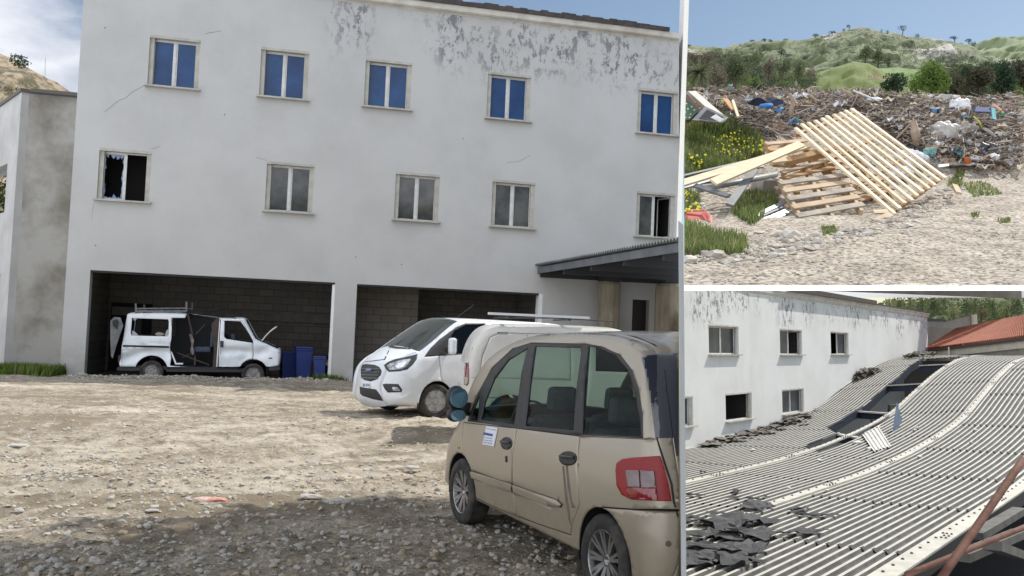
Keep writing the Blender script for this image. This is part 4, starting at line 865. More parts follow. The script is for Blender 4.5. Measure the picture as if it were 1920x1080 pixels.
# ------------------------------------------------------------------ white delivery vans
def z5(u, v): return (640+u/3, 440+v/3)
WHT = mat('white_van_paint', (.72, .74, .76), (.62, .64, .66), 1.6, rough=.3, coat=.5)
WHT2 = mat('cream_white_van_paint', (.62, .60, .55), (.54, .52, .47), 1.6, rough=.35, coat=.4)
def transit():
    phi = radians(38); hub = L0.z(818, 752, G0+.335); yaw = pi+phi
    fx = np.array([cos(yaw), sin(yaw), 0]); fy = np.array([-sin(yaw), cos(yaw), 0])
    Wt = (np.array([.1, .4, .8, 1.15, 1.5, 1.8, 2.0]), np.array([.93, .985, .99, .965, .88, .80, .76]))
    P0 = np.array([hub[0], hub[1], G0])-fx*3.97-fy*.98
    root = thing('delivery_van', None, (0, 0, 0), 'clean white delivery van, black grille, parked nose left before the second garage', 'van')
    sil0 = [(.03,.32,.1),(.0,.6,.12),(.02,1.2,.12),(.08,1.65,.14),(.2,1.90,.16),(.5,1.965,.15),(1.8,1.985,.15),(2.9,1.985,.14),(3.22,1.965,.12),(3.42,1.895,.11),(3.72,1.70,.11),(4.05,1.47,.12),(4.3,1.30,.17),(4.48,1.21,.28),(4.7,1.10,.36),(4.87,.95,.42),(4.95,.75,.46),(4.98,.55,.48),(4.95,.34,.42),(4.86,.22,.36)]
    sl = smooth_poly(sil0, 6); c = Car(sl, 0, Wt, root, P0, yaw, G0)
    Z = lambda L: c.pxs([z5(*p) for p in L])
    glz = Z([(600,600),(640,540),(705,506),(800,502),(806,525),(765,570),(720,668),(612,672)]); fr_ = Z([(465,688),(500,640),(548,592),(640,525),(700,498),(808,498),(812,530),(765,575),(724,672),(560,682)])
    print('transit window', glz[:3], 'frontarch', c.px(*z5(450, 830)))
    arches = [arch(3.97, .335, .40, .2), arch(1.04, .335, .40, .2)]
    d1 = c.px(*z5(552, 685)); gaps = [strip([d1, (d1[0]-.03, .8), (d1[0]-.15, .62), (d1[0]-.17, .3)], .012), strip([(2.15, .3), (2.15, 1.15), (2.15, 1.8)], .012)]
    regs = [('gl', glz), ('frame', fr_)]+[('gap', g) for g in gaps]+[('sk', [(.4,.2),(.4,.30),(4.4,.30),(4.4,.2)])]
    V, T, inb, own = c.flank(regs, holes=arches, g=.06); nm = [r[0] for r in regs]; sel = lambda k: inb & np.isin(own, [i for i, n in enumerate(nm) if n == k])
    body = MB(None)
    for sd in (1, -1): c.emit(V, T, inb & (own < 0), None, sd, 0, '', None, join=body)
    a = c.s_at(3.33, 1.93); b_ = c.s_at(4.3, 1.30)
    c.sweep(0, a, m=body, bow=.03); c.sweep(b_, c.seg[-1], m=body, bow=.10)
    bo = body.build('body', WHT, root, smooth=True, solid=.01)
    for sd in (1, -1):
        for key, nme, ma, ins in (('gl', 'side_window', glass('van_glass', (.10, .11, .11), .35), .012), ('frame', 'window_frame', BLACKP, .006), ('gap', 'door_gap', SEAM, .008), ('sk', 'sill_trim', BLACKP, -.01)): c.emit(V, T, sel(key), ma, sd, ins, nme, root, solid=.006)
    ws = c.sweep(a, b_, bow=.07, ny=16).build('windscreen', glass('windscreen_glass', (.30, .36, .34), .45, .06, (.10, .11, .105)), root, smooth=True)
    c.bvh([bo, ws])
    D = lambda nme, L, ma, off=.005, **k: c.decal(nme, [z5(*p) for p in L], ma, off, **k)
    HL = mat('headlamp_lens', (.45, .47, .5), (.12, .13, .15), 7, .42, .58, rough=.08, coat=1, metal=.3)
    D('grille', [(118,732),(140,728),(190,733),(215,745),(228,768),(222,790),(196,815),(165,826),(130,818),(112,800),(110,760)], BLACKP, .006, step=4)
    for k in range(4):
        y = 752+k*17; D('grille_bar', [(118,y),(170,y+2),(218-k*3,y+4),(216-k*3,y+9),(170,y+8),(117,y+6)], mat('grille_bar_grey', (.10, .10, .105), rough=.3), .022, step=4, solid=.01)
    D('grille_badge', [(160+19*cos(t), 762+9*sin(t)) for t in np.linspace(0, 2*pi, 18)[:-1]], mat('blue_oval_badge', (.04, .07, .16), rough=.2, coat=1), .036, step=3)
    hl = D('headlight', [(240,735),(262,718),(300,702),(360,690),(430,672),(424,700),(405,728),(372,758),(330,768),(268,772),(252,758)], BLACKP, .007, step=4)
    q = D('lamp_reflector', [(256,740),(275,725),(330,708),(392,700),(375,735),(340,758),(276,764)], HL, .012, step=4)
    if q: q.parent = hl
    q = D('lamp_bezel', [(330,718),(372,712),(352,748),(318,756),(300,742)], mat('lamp_chrome', (.7, .72, .75), rough=.15, metal=.7), .018, step=3)
    if q: q.parent = hl
    D('fog_lamp_surround', [(232,842),(250,838),(320,840),(343,872),(338,886),(262,888),(245,868)], BLACKP, .006, step=4)
    D('fog_lamp', [(285,856),(318,858),(330,872),(326,880),(292,878)], HL, .012, step=3)
    D('lower_grille', [(104,855),(140,862),(196,870),(222,905),(235,935),(180,925),(118,905),(106,892)], BLACKP, .006, step=4)
    pl = D('number_plate', [(124,828),(163,833),(163,864),(124,858)], mat('plate_white', (.7, .7, .7), rough=.5), .02, step=4, solid=.006)
    for (u0, u1) in ((128,132),(134,138),(142,144),(146,149),(151,153),(156,160)):
        q = D('plate_character', [(u0,838),(u1,838.5),(u1,854),(u0,853.5)], MATS['blue_ink'], .022, step=2, solid=.001)
        if q: q.parent = pl
    D('bonnet_line', [(120,715),(240,700),(270,640),(276,641),(246,704),(124,719)], SEAM, .001, step=5, solid=.0008)
    D('windscreen_surround', [(262,632),(290,620),(300,628),(400,640),(420,632),(400,645),(300,641)], BLACKP, .006, step=4)
    m = MB(None); p = c.px(*z5(590, 630)); m.box((p[0], 1.12, p[1]+.02), (.14, .2, .33), eul(0, 0, -.2)); o = m.build('door_mirror', WHT, root, bevel=.05)
    m = MB(None); m.box((p[0]-.0, 1.02, p[1]-.06), (.12, .16, .10)); m.box((p[0]-.075, 1.12, p[1]+.03), (.01, .16, .26)); q = m.build('mirror_base', BLACKP, root, bevel=.01); q.parent = o
    m = MB(None); m.tube([(2.95, .0, 1.99), (2.45, .0, 2.32)], .006, 5); m.build('aerial', BLACKP, root)
    wheel(root, 3.97, .87, .335, .345, .22, 1, 'cover', mat('silver_wheel_cover', (.42, .42, .42), (.3, .29, .27), 8, rough=.45, metal=.2), steer=radians(-8)); wheel(root, 1.04, .87, .335, .345, .22, 1, 'cover', MATS['silver_wheel_cover'])
    wheel(root, 3.97, -.87, .335, .345, .22, -1, 'cover', MATS['silver_wheel_cover'], steer=radians(-8)); wheel(root, 1.04, -.87, .335, .345, .22, -1, 'cover', MATS['silver_wheel_cover'])
    m = MB(None); m.box((2.5, 0, .33), (4.4, 1.6, .12)); m.box((4.05, 0, 1.05), (.35, 1.7, .3)); m.box((4.6, 0, .5), (.3, 1.2, .4)); m.box((2.2, 0, 1.1), (.05, 1.7, 1.5)); m.build('cabin_floor', INT, root)
    for y in (.55, -.5): seat(root, 2.85, y, .8, SEATM)
    for x in (3.97, 1.04):
        for s in (1, -1): m = MB(None); m.grid([[(x+.42*cos(a), s*y, .34+.42*sin(a)) for a in np.linspace(-.2, pi+.2, 16)] for y in (.6, .95)]); m.add([(x+.42*cos(a), s*.6, .34+.42*sin(a)) for a in np.linspace(-.2, pi+.2, 16)], [tuple(range(16))]); m.build('wheel_housing', DARK, root)
transit()
def clip_all(root, planes):
    Mi = root.matrix_basis.inverted()
    for o in [c for c in root.children_recursive if c.type == 'MESH']:
        bm = bmesh.new(); bm.from_mesh(o.data)
        for n in planes: bmesh.ops.bisect_plane(bm, geom=bm.verts[:]+bm.edges[:]+bm.faces[:], plane_co=Mi @ Vector(EYE), plane_no=(Mi.to_3x3() @ Vector(n)).normalized(), clear_outer=True)
        bm.to_mesh(o.data); bm.free()
        if not o.data.polygons: bpy.data.objects.remove(o)
def smallvan():
    yaw = radians(8); rear = L0.d(873, 700, 15.2); fx = np.array([cos(yaw), sin(yaw), 0]); fy = np.array([-sin(yaw), cos(yaw), 0])
    Wt = (np.array([.1, .4, .8, 1.1, 1.5, 1.9]), np.array([.84, .875, .88, .87, .83, .76]))
    P0 = np.array([rear[0], rear[1], G0+.06])+fy*.78
    root = thing('panel_van', None, (0, 0, 0), 'small cream white panel van with roof bars, just behind the beige car', 'van')
    sil0 = [(.05,.30,.1),(.0,.5,.14),(.0,.9,.14),(.04,1.2,.14),(.12,1.5,.15),(.24,1.70,.17),(.42,1.80,.17),(.8,1.835,.15),(2.3,1.85,.14),(2.8,1.78,.15),(3.3,1.42,.18),(3.6,1.16,.25),(4.0,1.0,.35),(4.17,.8,.38),(4.2,.5,.35),(4.15,.28,.3)]
    sl = smooth_poly(sil0, 5); c = Car(sl, 0, Wt, root, P0, yaw, G0)
    Z = lambda L: c.pxs([z5(*p) for p in L], -1)
    ind = [(.22,.95),(.26,1.3),(.38,1.62),(.55,1.70),(1.75,1.72),(1.78,.95)]; wn = [(2.2,1.12),(2.2,1.62),(2.62,1.62),(3.15,1.3),(3.3,1.12)]
    gaps = [strip(ind+[ind[0]], .014), strip([(1.02,1.0),(1.02,1.7)], .008), strip([(2.05,.3),(2.05,1.75)], .012), strip([(.1,.62),(.6,.62)], .012)]
    regs = [('gl', wn)]+[('gap', g) for g in gaps]
    V, T, inb, own = c.flank(regs, holes=[arch(.75,.31,.37,.2), arch(3.45,.31,.37,.2)], g=.06); nm = [r[0] for r in regs]; sel = lambda k: inb & np.isin(own, [i for i, n in enumerate(nm) if n == k])
    body = MB(None)
    for sd in (1, -1): c.emit(V, T, inb & (own < 0), None, sd, 0, '', None, join=body)
    a = c.s_at(2.75, 1.79); b_ = c.s_at(3.6, 1.16); c.sweep(0, a, m=body, bow=.03); c.sweep(b_, c.seg[-1], m=body, bow=.08)
    bo = body.build('body', WHT2, root, smooth=True, solid=.01)
    for sd in (1, -1):
        for key, nme, ma, ins in (('gl', 'side_window', MATS['van_glass'], .01), ('gap', 'panel_gap', mat('soft_panel_gap', (.34, .32, .28)), .006)): c.emit(V, T, sel(key), ma, sd, ins, nme, root, solid=.006)
    c.sweep(a, b_, bow=.06).build('windscreen', MATS['windscreen_glass'], root, smooth=True)
    c.bvh([bo]); D = lambda nme, L, ma, off=.005, **k: c.decal(nme, [z5(*p) for p in L], ma, off, **k)
    tl = D('tail_lamp', [(694,745),(700,722),(716,720),(718,760),(717,835),(708,850),(694,845)], mat('tail_lamp_red', (.20, .012, .012), rough=.15, coat=1), .012, step=3)
    q = D('lamp_segment', [(694,800),(716,802),(716,832),(706,845),(694,840)], mat('tail_lamp_pale', (.35, .3, .26), rough=.2), .016, step=3)
    if q and tl: q.parent = tl
    D('air_vent', [(876,550),(934,550),(934,558),(876,558)], BLACKP, .006, step=3)
    for u in range(728, 780, 8): D('side_lettering', [(u,801),(u+5,801.5),(u+5,805),(u,804.5)], mat('grey_lettering', (.3, .29, .27)), .004, step=3, solid=.001)
    for x in (.72, 1.75):
        t = MB(None); t.beam((x, -.72, 1.97), (x, .72, 1.97), .05, .03); 
        for s in (1, -1): t.beam((x, s*.66, 1.80), (x, s*.66, 1.98), .14, .10)
        t.build('roof_bar', BLACKP, root, bevel=.006)
    t = MB(None); t.tube([(.5, -.2, 1.95), (1.6, -.15, 2.0), (2.7, -.1, 1.98)], .012, 6); t.build('roof_cable', BLACKP, root)
    t = MB(None); t.beam((.35, -.66, 2.02), (2.1, -.66, 2.02), .10, .04); t.build('roof_rail', mat('pale_roof_rail', (.7, .71, .72)), root)
    for x in (.75, 3.45):
        for s in (1, -1): wheel(root, x, s*.78, .31, .31, .19, s, 'steel', MATS['silver_wheel_cover'])
    m = MB(None); m.box((2.1, 0, .32), (3.6, 1.4, .12)); m.build('cabin_floor', INT, root)
    clip_all(root, CL)
smallvan()

# ------------------------------------------------------------------ wrecked minibus in the garage
def z4(u, v): return (190+u*.234375, 540+v*.234375)
WRK = mat('old_white_paint', (.80, .82, .83), (.60, .61, .61), 2.2, .5, .75, rough=.5, bump=.15, bsc=4)
def wreck():
    yaw = radians(13.37); P0 = FO-FN*(.30+.93)+np.array([0, 0, G0-.17])
    root = thing('wrecked_minibus', None, (0, 0, 0), 'dented old white minibus without its sliding door, bonnet up, standing in the left garage', 'van')
    Wt = (np.array([-.1, .5, 1.0, 1.2, 1.9, 2.2]), np.array([.91, .93, .93, .92, .84, .82]))
    tmp = Car(np.array([(0, 0, .1), (1, 1, .1)]), 0, Wt, root, P0, yaw, G0)
    Z = lambda L: tmp.pxs([z4(*p) for p in L], -1)
    o = Z([(145,632),(140,600),(150,560),(158,480),(172,400),(188,300),(200,235),(212,205),(285,196),(420,196),(670,204),(800,220),(940,235),(1060,238),(1140,242),(1165,275),(1225,390),(1245,412),(1330,450),(1412,488),(1428,505),(1430,560),(1418,628)])
    rads = [.05]*5+[.08]*3+[.10]*6+[.10]*5+[.09, .09, .09, .07]
    sl = smooth_poly([(*p, r) for p, r in zip(o, rads)], 3)
    x0 = sl[:, 0].min(); sl[:, 0] -= x0; P0 = P0+tmp.fx*x0; c = Car(sl, 0, Wt, root, P0, yaw, G0); Z = lambda L: c.pxs([z4(*p) for p in L], -1)
    print('wreck length', sl[:, 0].max(), 'h', sl[:, 1].max(), Z([(405,670),(1210,690)]))
    hubr, hubf = c.px(*z4(405, 672), -1), c.px(*z4(1215, 690), -1)
    opening = Z([(566,238),(670,240),(690,205),(760,205),(930,225),(945,250),(935,400),(920,640),(548,622),(556,560),(545,480),(560,400)])
    rw = Z([(245,240),(535,250),(540,270),(538,375),(525,388),(240,380),(236,360)]); fw = Z([(985,262),(1112,266),(1150,315),(1215,428),(1210,440),(1000,408),(982,390)])
    stripe = Z([(172,455),(540,466),(540,480),(172,470)])
    gaps = [strip(Z([(938,640),(945,400),(955,250)]), .02), strip(Z([(1212,440),(1215,540),(1208,575)]), .018), strip(Z([(560,235),(568,400),(556,470)]), .012), strip(Z([(975,262),(1125,262),(1212,420),(1215,450)]), .012), strip(Z([(190,500),(165,500),(160,600)]), .010)]
    regs = [('stripe', stripe)]+[('gap', g) for g in gaps]+[('door', Z([(950,250),(1125,258),(1215,428),(1210,570),(1165,575),(1118,645),(945,645)]))]
    AR = [arch(hubr[0], .30, .46, .1), arch(hubf[0], .30, .44, .1)]
    V, T, inb, own = c.flank(regs, holes=[opening, rw, fw]+AR, g=.05); nm = [r[0] for r in regs]; sel = lambda k: inb & np.isin(own, [i for i, n in enumerate(nm) if n == k])
    # dents: push the shell in where the panel is buckled
    def dent(o_):
        if o_ is None: return
        DC = [(c.px(*z4(u, w_), -1), sx, sz, am, an) for (u, w_, sx, sz, am, an) in ((330,520,.55,.10,.05,.25), (500,520,.3,.16,.07,-.5), (240,560,.3,.14,.05,.5), (1060,505,.5,.09,.07,.02), (1150,560,.16,.22,.05,-.7), (1280,520,.25,.14,.05,.4), (420,510,.7,.06,.03,0))]
        for v in o_.data.vertices:
            if v.co.y > 0: continue
            x, z = v.co.x, v.co.z; d = 0
            for ((cx, cz), sx, sz, am, an) in DC:
                X, Z_ = (x-cx)*cos(an)+(z-cz)*sin(an), -(x-cx)*sin(an)+(z-cz)*cos(an); d += 2.0*am*exp(-(X/sx)**2-(Z_/sz)**2)
            if z < 1.15: d += .012*vnoise(np.array(x*7.), np.array(z*7.), 4)
            v.co.y += float(d)
    body = MB(None); c.emit(V, T, inb & (own < 0), None, -1, 0, '', None, join=body)
    V2, T2, inb2, own2 = c.flank([], holes=[rw, fw]+AR, g=.1); c.emit(V2, T2, inb2, None, 1, 0, '', None, join=body)
    ca, cb = c.s_at(*Z([(675, 204)])[0]), c.s_at(*Z([(1050, 238)])[0]); wa, wb = c.s_at(*Z([(1150, 255)])[0]), c.s_at(*Z([(1235, 405)])[0]); ba = c.s_at(*Z([(1400, 485)])[0]); r0 = c.s_at(*Z([(165, 470)])[0]); r1 = c.s_at(*Z([(205, 225)])[0])
    c.sweep(0, .15, m=body, bow=.0); c.sweep(r1, ca, m=body, bow=.03); c.sweep(cb, wa, m=body, bow=.02); c.sweep(ba, c.seg[-1], m=body, bow=.02)
    bo = body.build('body', [WRK, INT], root, smooth=True, solid=.02, auto=1); dent(bo)
    for key, nme, ma, ins in (('stripe', 'side_trim_strip', BLACKP, -.008), ('gap', 'door_gap', SEAM, .01), ('door', 'cab_door', WRK, 0)):
        q = c.emit(V, T, sel(key), ma, -1, ins, nme, root, solid=.01); dent(q)
    # interior and parts
    sill = Z([(545,640)])[0][1]
    m = MB(None); L_ = sl[:, 0].max(); m.box((L_*.45, 0, sill+.0), (L_*.86, 1.7, .10)); m.box((Z([(950,400)])[0][0]+.05, .2, sill+.55), (.06, 1.2, 1.0)); m.box((Z([(1190,430)])[0][0], 0, sill+.72), (.3, 1.6, .25)); m.build('cabin_floor', INT, root)
    zs = Z([(800,500)])[0]; t = MB(None); t.box((zs[0], -.35, zs[1]+.02), (.5, .7, .16)); t.box((zs[0]+.27, -.35, zs[1]+.35), (.1, .7, .5)); t.build('seat', mat('blue_grey_seat', (.07, .09, .13), (.04, .05, .07), 8, rough=.9), root, bevel=.04)
    t = MB(None); t.box((zs[0]-.2, .25, zs[1]-.03), (.4, .6, .14)); t.box((Z([(1060,380)])[0][0], -.4, sill+.75), (.12, .5, .7), eul(0, -.15, 0)); t.build('seat', MATS['blue_grey_seat'], root, bevel=.04)
    lit = MB(None)
    P = [Z([p])[0] for p in [(700,365),(718,372),(738,420),(728,470),(738,525),(722,540),(708,500),(716,440),(704,400)]]
    t = MB(None); t.prism([(x, -.8+.03*(i % 2), z) for i, (x, z) in enumerate(P)], (0, -1, 0), .05); t.build('hanging_cloth', mat('rag_cloth', (.24, .22, .20), (.17, .11, .08), 6, .45, .6, rough=.95), root)
    for a, b_, w_ in (((690,205),(722,380),.05), ((740,620),(742,540),.04), ((600,520),(860,620),.03), ((750,370),(820,295),.03), ((640,560),(720,520),.02)):
        A_, B_ = Z([a])[0], Z([b_])[0]; MB(None).beam((A_[0], -.72, A_[1]), (B_[0], -.66, B_[1]), w_, w_).build('torn_lining', mat('brown_lining', (.09, .06, .045), (.05, .045, .04), 5, rough=.95), root)
    P = Z([(560,505),(600,600),(655,600),(650,612),(590,612),(556,520)]); t = MB(None); t.prism([(x, -.9, z) for x, z in P], (0, -1, 0), .03); t.build('bent_door_post', WRK, root)
    P = Z([(690,205),(760,195),(900,208),(930,165),(985,172),(1000,205),(1060,212),(1065,240),(940,240),(930,250),(700,235)])
    t = MB(None); rg = random.Random(2)
    for k in range(60):
        a = rg.choice(P); b_ = rg.choice(P); yy = rg.uniform(-.8, .3); t.beam((a[0]+rg.uniform(-.06, .06), yy, a[1]+rg.uniform(-.04, .06)), (a[0]+(b_[0]-a[0])*.35, yy+rg.uniform(-.2, .2), a[1]+(b_[1]-a[1])*.35), rg.uniform(.01, .05), .012)
    t.build('crumpled_roof_lining', mat('charred_lining', (.03, .028, .026), (.06, .05, .045), 8, rough=.95), root)
    P = Z([(940,225),(880,290),(900,500),(890,640),(930,640),(945,260)]); t = MB(None); t.prism([(x, -.84, z) for x, z in P], (0, -1, 0), .04); t.build('torn_pillar', mat('brown_lining', (0, 0, 0)), root)
    # glass shards, cloth behind rear window
    for P in ([(248,340),(270,352),(296,380),(242,380)], [(520,340),(534,330),(534,384),(505,386)], [(255,243),(290,246),(262,262)]): MB(None).prism([(x, -.86, z) for x, z in Z(P)], (0, -1, 0), .006).build('glass_shard', mat('dusty_glass', (.35, .38, .38), rough=.3), root)
    x, z = Z([(455,372)])[0]; MB(None).blob((x, -.55, z), (.12, .1, .07), 3, 2, .2).build('rag_bundle', mat('pale_rag', (.4, .36, .3), rough=.9), root)
    # door handle, lamps, bumpers, emblem
    t = MB(None); P = Z([(952,422),(978,424),(977,476),(950,474)]); t.prism([(x, -.945, z) for x, z in P], (0, -1, 0), .02); t.build('door_handle', BLACKP, root)
    t = MB(None); P = Z([(1404,535),(1432,530),(1434,580),(1420,605),(1404,600)]); t.prism([(x+.01, -.80-.0, z) for x, z in P], (0, -1, 0), .3); t.build('headlight', mat('smoked_lamp', (.05, .055, .06), rough=.15, coat=1), root)
    t = MB(None); P = Z([(130,645),(135,632),(330,636),(312,660),(140,660)]); t.prism([(x, -.94, z) for x, z in P], (0, -1, 0), 1.86); t.build('rear_bumper', BLACKP, root)
    t = MB(None); P = Z([(1335,632),(1425,628),(1432,650),(1345,662)]); t.prism([(x, -.94, z) for x, z in P], (0, -1, 0), 1.86); t.build('front_bumper', BLACKP, root)
    t = MB(None); P = Z([(520,650),(1140,655),(1120,672),(525,668)]); t.prism([(x, -.9, z) for x, z in P], (0, -1, 0), 1.8); t.build('underbody', BLACKP, root)
    t = MB(None)
    for (u0, u1) in ((1340,1347),(1350,1356),(1359,1366)): t.prism([(x, -.925, z) for x, z in Z([(u0,556),(u1,556),(u1,568),(u0,568)])], (0, -1, 0), .01)
    t.build('model_lettering', SEAM, root)
    t = MB(None); P = Z([(138,540),(150,535),(150,590),(138,600)]); t.prism([(x, -.86, z) for x, z in P], (0, -1, 0), .2); t.build('tail_lamp', mat('dull_red_lamp', (.09, .02, .018), rough=.3), root)
    # bonnet up on its stay
    A_, B_ = Z([(1283,428)])[0], Z([(1405,312)])[0]; t = MB(None); nseg = 8; rows = []
    for i in range(nseg+1):
        q = i/nseg; rows.append([(A_[0]+(B_[0]-A_[0])*q, y, A_[1]+(B_[1]-A_[1])*q+.05*sin(pi*q)+.01*cos(y*3)) for y in np.linspace(-.75, .75, 6)])
    t.grid(rows); t.build('raised_bonnet', WRK, root, smooth=True, solid=.03)
    S1, S2 = Z([(1360,450)])[0], Z([(1335,375)])[0]; MB(None).tube([(S1[0], -.5, S1[1]), (S2[0], -.5, S2[1])], .01, 6).build('bonnet_stay', BLACKP, root)
    m = MB(None); x_, z_ = Z([(1330,520)])[0]; m.box((x_, .2, z_-.02), (.6, .9, .4)); m.build('engine_block', INT, root, bevel=.03)
    # rear door swung open
    P = Z([(100,262),(130,232),(175,236),(192,300),(170,370),(140,460),(112,560),(100,540),(96,400)])
    t = MB(None); t.prism([(x-.02, -.95-.25*max(0, (.5-x)), z) for x, z in P], (0, -1, 0), .04); t.build('open_rear_door', mat('shaded_door_grey', (.22, .23, .23), (.12, .12, .12), 4, rough=.6), root)
    t = MB(None); P = Z([(118,262),(150,250),(165,265),(150,330),(120,300)]); t.prism([(x-.02, -.99-.25*max(0, (.5-x)), z) for x, z in P], (0, -1, 0), .01); t.build('door_window', BLACKP, root)
    # roof rack
    t = MB(None); A_, B_ = Z([(290,165)])[0], Z([(688,160)])[0]; A2, B2 = Z([(290,185)])[0], Z([(690,185)])[0]
    t.beam((A_[0], -.78, A_[1]), (B_[0], -.78, B_[1]), .03, .035); t.beam((A2[0], -.78, A2[1]), (B2[0], -.78, B2[1]), .04, .05); t.beam((A_[0], .78, A_[1]), (B_[0], .78, B_[1]), .03, .035)
    for (u, v0, v1) in ((280,125,205), (685,110,175)):
        a, b_ = Z([(u, v0)])[0], Z([(u, v1)])[0]
        for y in (-.80, .78): t.beam((a[0], y, a[1]), (b_[0], y, b_[1]), .035, .05)
    for k in range(3): x = A_[0]+(B_[0]-A_[0])*(k+.5)/3; t.beam((x, -.78, A_[1]), (x, .78, A_[1]), .03, .03)
    t.build('roof_rack', mat('grey_steel_rack', (.18, .18, .18), (.08, .08, .08), 6, rough=.5), root)
    for (h, sx) in ((hubr, 1), (hubf, 1)):
        wheel(root, h[0], -.82, .27, .335, .2, -1, 'steel' if h is hubr else 'cover', mat('old_steel_rim', (.35, .35, .34), (.15, .13, .11), 9, rough=.6)); wheel(root, h[0], .80, .27, .335, .2, 1, 'steel', MATS['old_steel_rim'])
    for h in (hubr, hubf): MB(None).grid([[(h[0]+.46*cos(a), y, .3+.46*sin(a)) for a in np.linspace(-.1, pi+.1, 16)] for y in (-.9, .9)]).build('wheel_housing', DARK, root)
wreck()
# wheelie bins beside it
BB = mat('blue_bin_plastic', (.010, .028, .14), (.014, .035, .17), 3, rough=.45); 
def binn(px, py, wpx, hpx, off, rz, lab, lid=True):
    s, z = fsz(px, py, off); s2, zt = fsz(px+wpx, py-hpx, off); W_ = s2-s; H = zt-z; c = f3((s+s2)/2, z, off-.25)
    t = thing('wheelie_bin', L0, c, lab, 'bin', 'blue bins in the left garage'); R = np.array([FU*cos(rz)-FN*sin(rz), -FN*cos(rz)-FU*sin(rz), [0, 0, 1]]).T
    m = MB(L0); P = []
    for (zz, k) in ((0, .78), (H*.1, .8), (H*.86, .97), (H*.88, 1.04), (H*.92, 1.04)): P.append([c+R@np.array([x*W_/2*k, y*.3*k, zz]) for x, y in ((-1, -1), (1, -1), (1, 1), (-1, 1), (-1, -1))])
    m.grid(P); m.add([c+R@np.array([x*W_*.39, y*.235, 0]) for x, y in ((-1, -1), (1, -1), (1, 1), (-1, 1))], [(0, 1, 2, 3)]); m.build('body', BB, t, solid=.01)
    m = MB(L0); m.box(c+R@np.array([0, 0, H*.96]), (W_*1.06, .66, H*.07), R); m.box(c+R@np.array([0, .3, H*.9]), (W_*.8, .06, .05), R); m.build('lid', BB, t, bevel=.02)
    m = MB(L0); m.lathe([(-.03, .001), (-.03, .09), (.03, .09), (.03, .001)], 14, 0, tuple(c+R@np.array([W_*.36, .26, .09]))); m.build('wheel', RUBBER, t)
binn(551, 712, 34, 62, -.9, .1, 'tallest dark blue wheelie bin between the minibus and the garage pier'); binn(589, 713, 26, 45, -.5, -.2, 'small bright blue wheelie bin next to the garage pier'); binn(523, 711, 30, 52, -1.6, .2, 'dark blue bin behind the bonnet of the wrecked minibus')
p = f3(*fsz(612, 680, -.6), -.6); tag(MB(L0).blob(p, (.13, .08, .1), 3, 2, .2).build('orange_bag', mat('orange_plastic', (.45, .12, .05), (.5, .35, .25), 9, rough=.5)), 'crumpled orange bag on the small blue bin', 'bag')
# white panel divider added as a wall, near end angled into the sun
a = L0.M.T @ (CW @ np.array([(1274.2-960)/F, 0, 1])); b = L0.M.T @ (CW @ np.array([(1281.8-960)/F, 0, 1]))
def wr_(x, y, d): v = CW @ np.array([(x-960)/F, (540-y)/F, 1]); return EYE+v*(d/v[1])
dn = 4.2; th_ = (1282.8-1273.2)/F*dn
m = MB(None); n0 = np.array([wr_(1273.2, 600, dn)[0], wr_(1273.2, 600, dn)[1]]); dr = n0/np.linalg.norm(n0); n1 = n0+np.array([.3, .95])*.2; f0 = n0+dr*25; f1 = n0+np.array([th_, 0])+dr*25
zb, zt_ = -6, 2.35
m.add([(n0[0], n0[1], zb), (n1[0], n1[1], zb), (f1[0], f1[1], zb), (f0[0], f0[1], zb), (n0[0], n0[1], zt_), (n1[0], n1[1], zt_), (f1[0], f1[1], zt_), (f0[0], f0[1], zt_)], [(0, 1, 5, 4), (1, 2, 6, 5), (2, 3, 7, 6), (3, 0, 4, 7), (4, 5, 6, 7), (3, 2, 1, 0)])
o = m.build('panel_divider_wall', PAINTW); tag(o, 'thin white panel divider added beside the beige car, between the yard and the sagging roof', 'wall')
# ================================================================== SUNKEN COURT WITH THE SAGGING ROOF (frame L2)
AD = np.array([.615, .788, 0]); AD /= np.linalg.norm(AD); BD = np.array([AD[1], -AD[0], 0])
_ga = [-50, 30, 35, 39, 42, 44.9, 47.85, 52.6, 56, 59, 64, 75]; _gz = [-3.85, -3.85, -3.68, -3.42, -3.15, -2.8, -2.18, -1.22, -.68, -.33, -.08, -.05]
_fa = np.linspace(0, 75, 301); _fz = np.interp(_fa, _ga, _gz); _k = np.ones(9)/9; _fz = np.convolve(np.pad(_fz, 4, 'edge'), _k, 'valid')
def rsurf(a, b): sh = np.interp(b, [-17.5, -12.75, -9.2, 5], [5.5, 1.7, 0, -1.5]); return np.interp(a-sh, _fa, _fz)
def rp(a, b, o=0): return AD*a+BD*b+np.array([0, 0, float(rsurf(a, b))+o])
def hit2(x, y, o=0):
    v = L2.ray(x, y); lo = 8.
    T = np.arange(8, 95, .05); P = v[None, :]*T[:, None]; a = P@AD; b = P@BD; sh = np.interp(b, [-17.5, -12.75, -9.2, 5], [5.5, 1.7, 0, -1.5]); k = np.where(P[:, 2] < np.interp(a-sh, _fa, _fz)+o)[0]
    i = k[0] if len(k) else -1; return a[i], b[i]
def q2(u, v): return (1280+u/2, 540+v/2)
WP = np.array([8.25, 38.8, 0]); WU = np.array([.6, .8, 0]); WN = np.array([.8, -.6, 0])
def w3(s, z, off=0): return WP+WU*s+WN*off+np.array([0, 0, z])
def wsz(x, y, off=0): p = L2.pl(x, y, WP+WN*off, WN); return np.array([(p-WP)@WU, p[2]])
def rect2(Q):
    q = [wsz(*q2(*p)) for p in Q]; return (q[0][0]+q[3][0])/2, (q[1][0]+q[2][0])/2, (q[2][1]+q[3][1])/2, (q[0][1]+q[1][1])/2
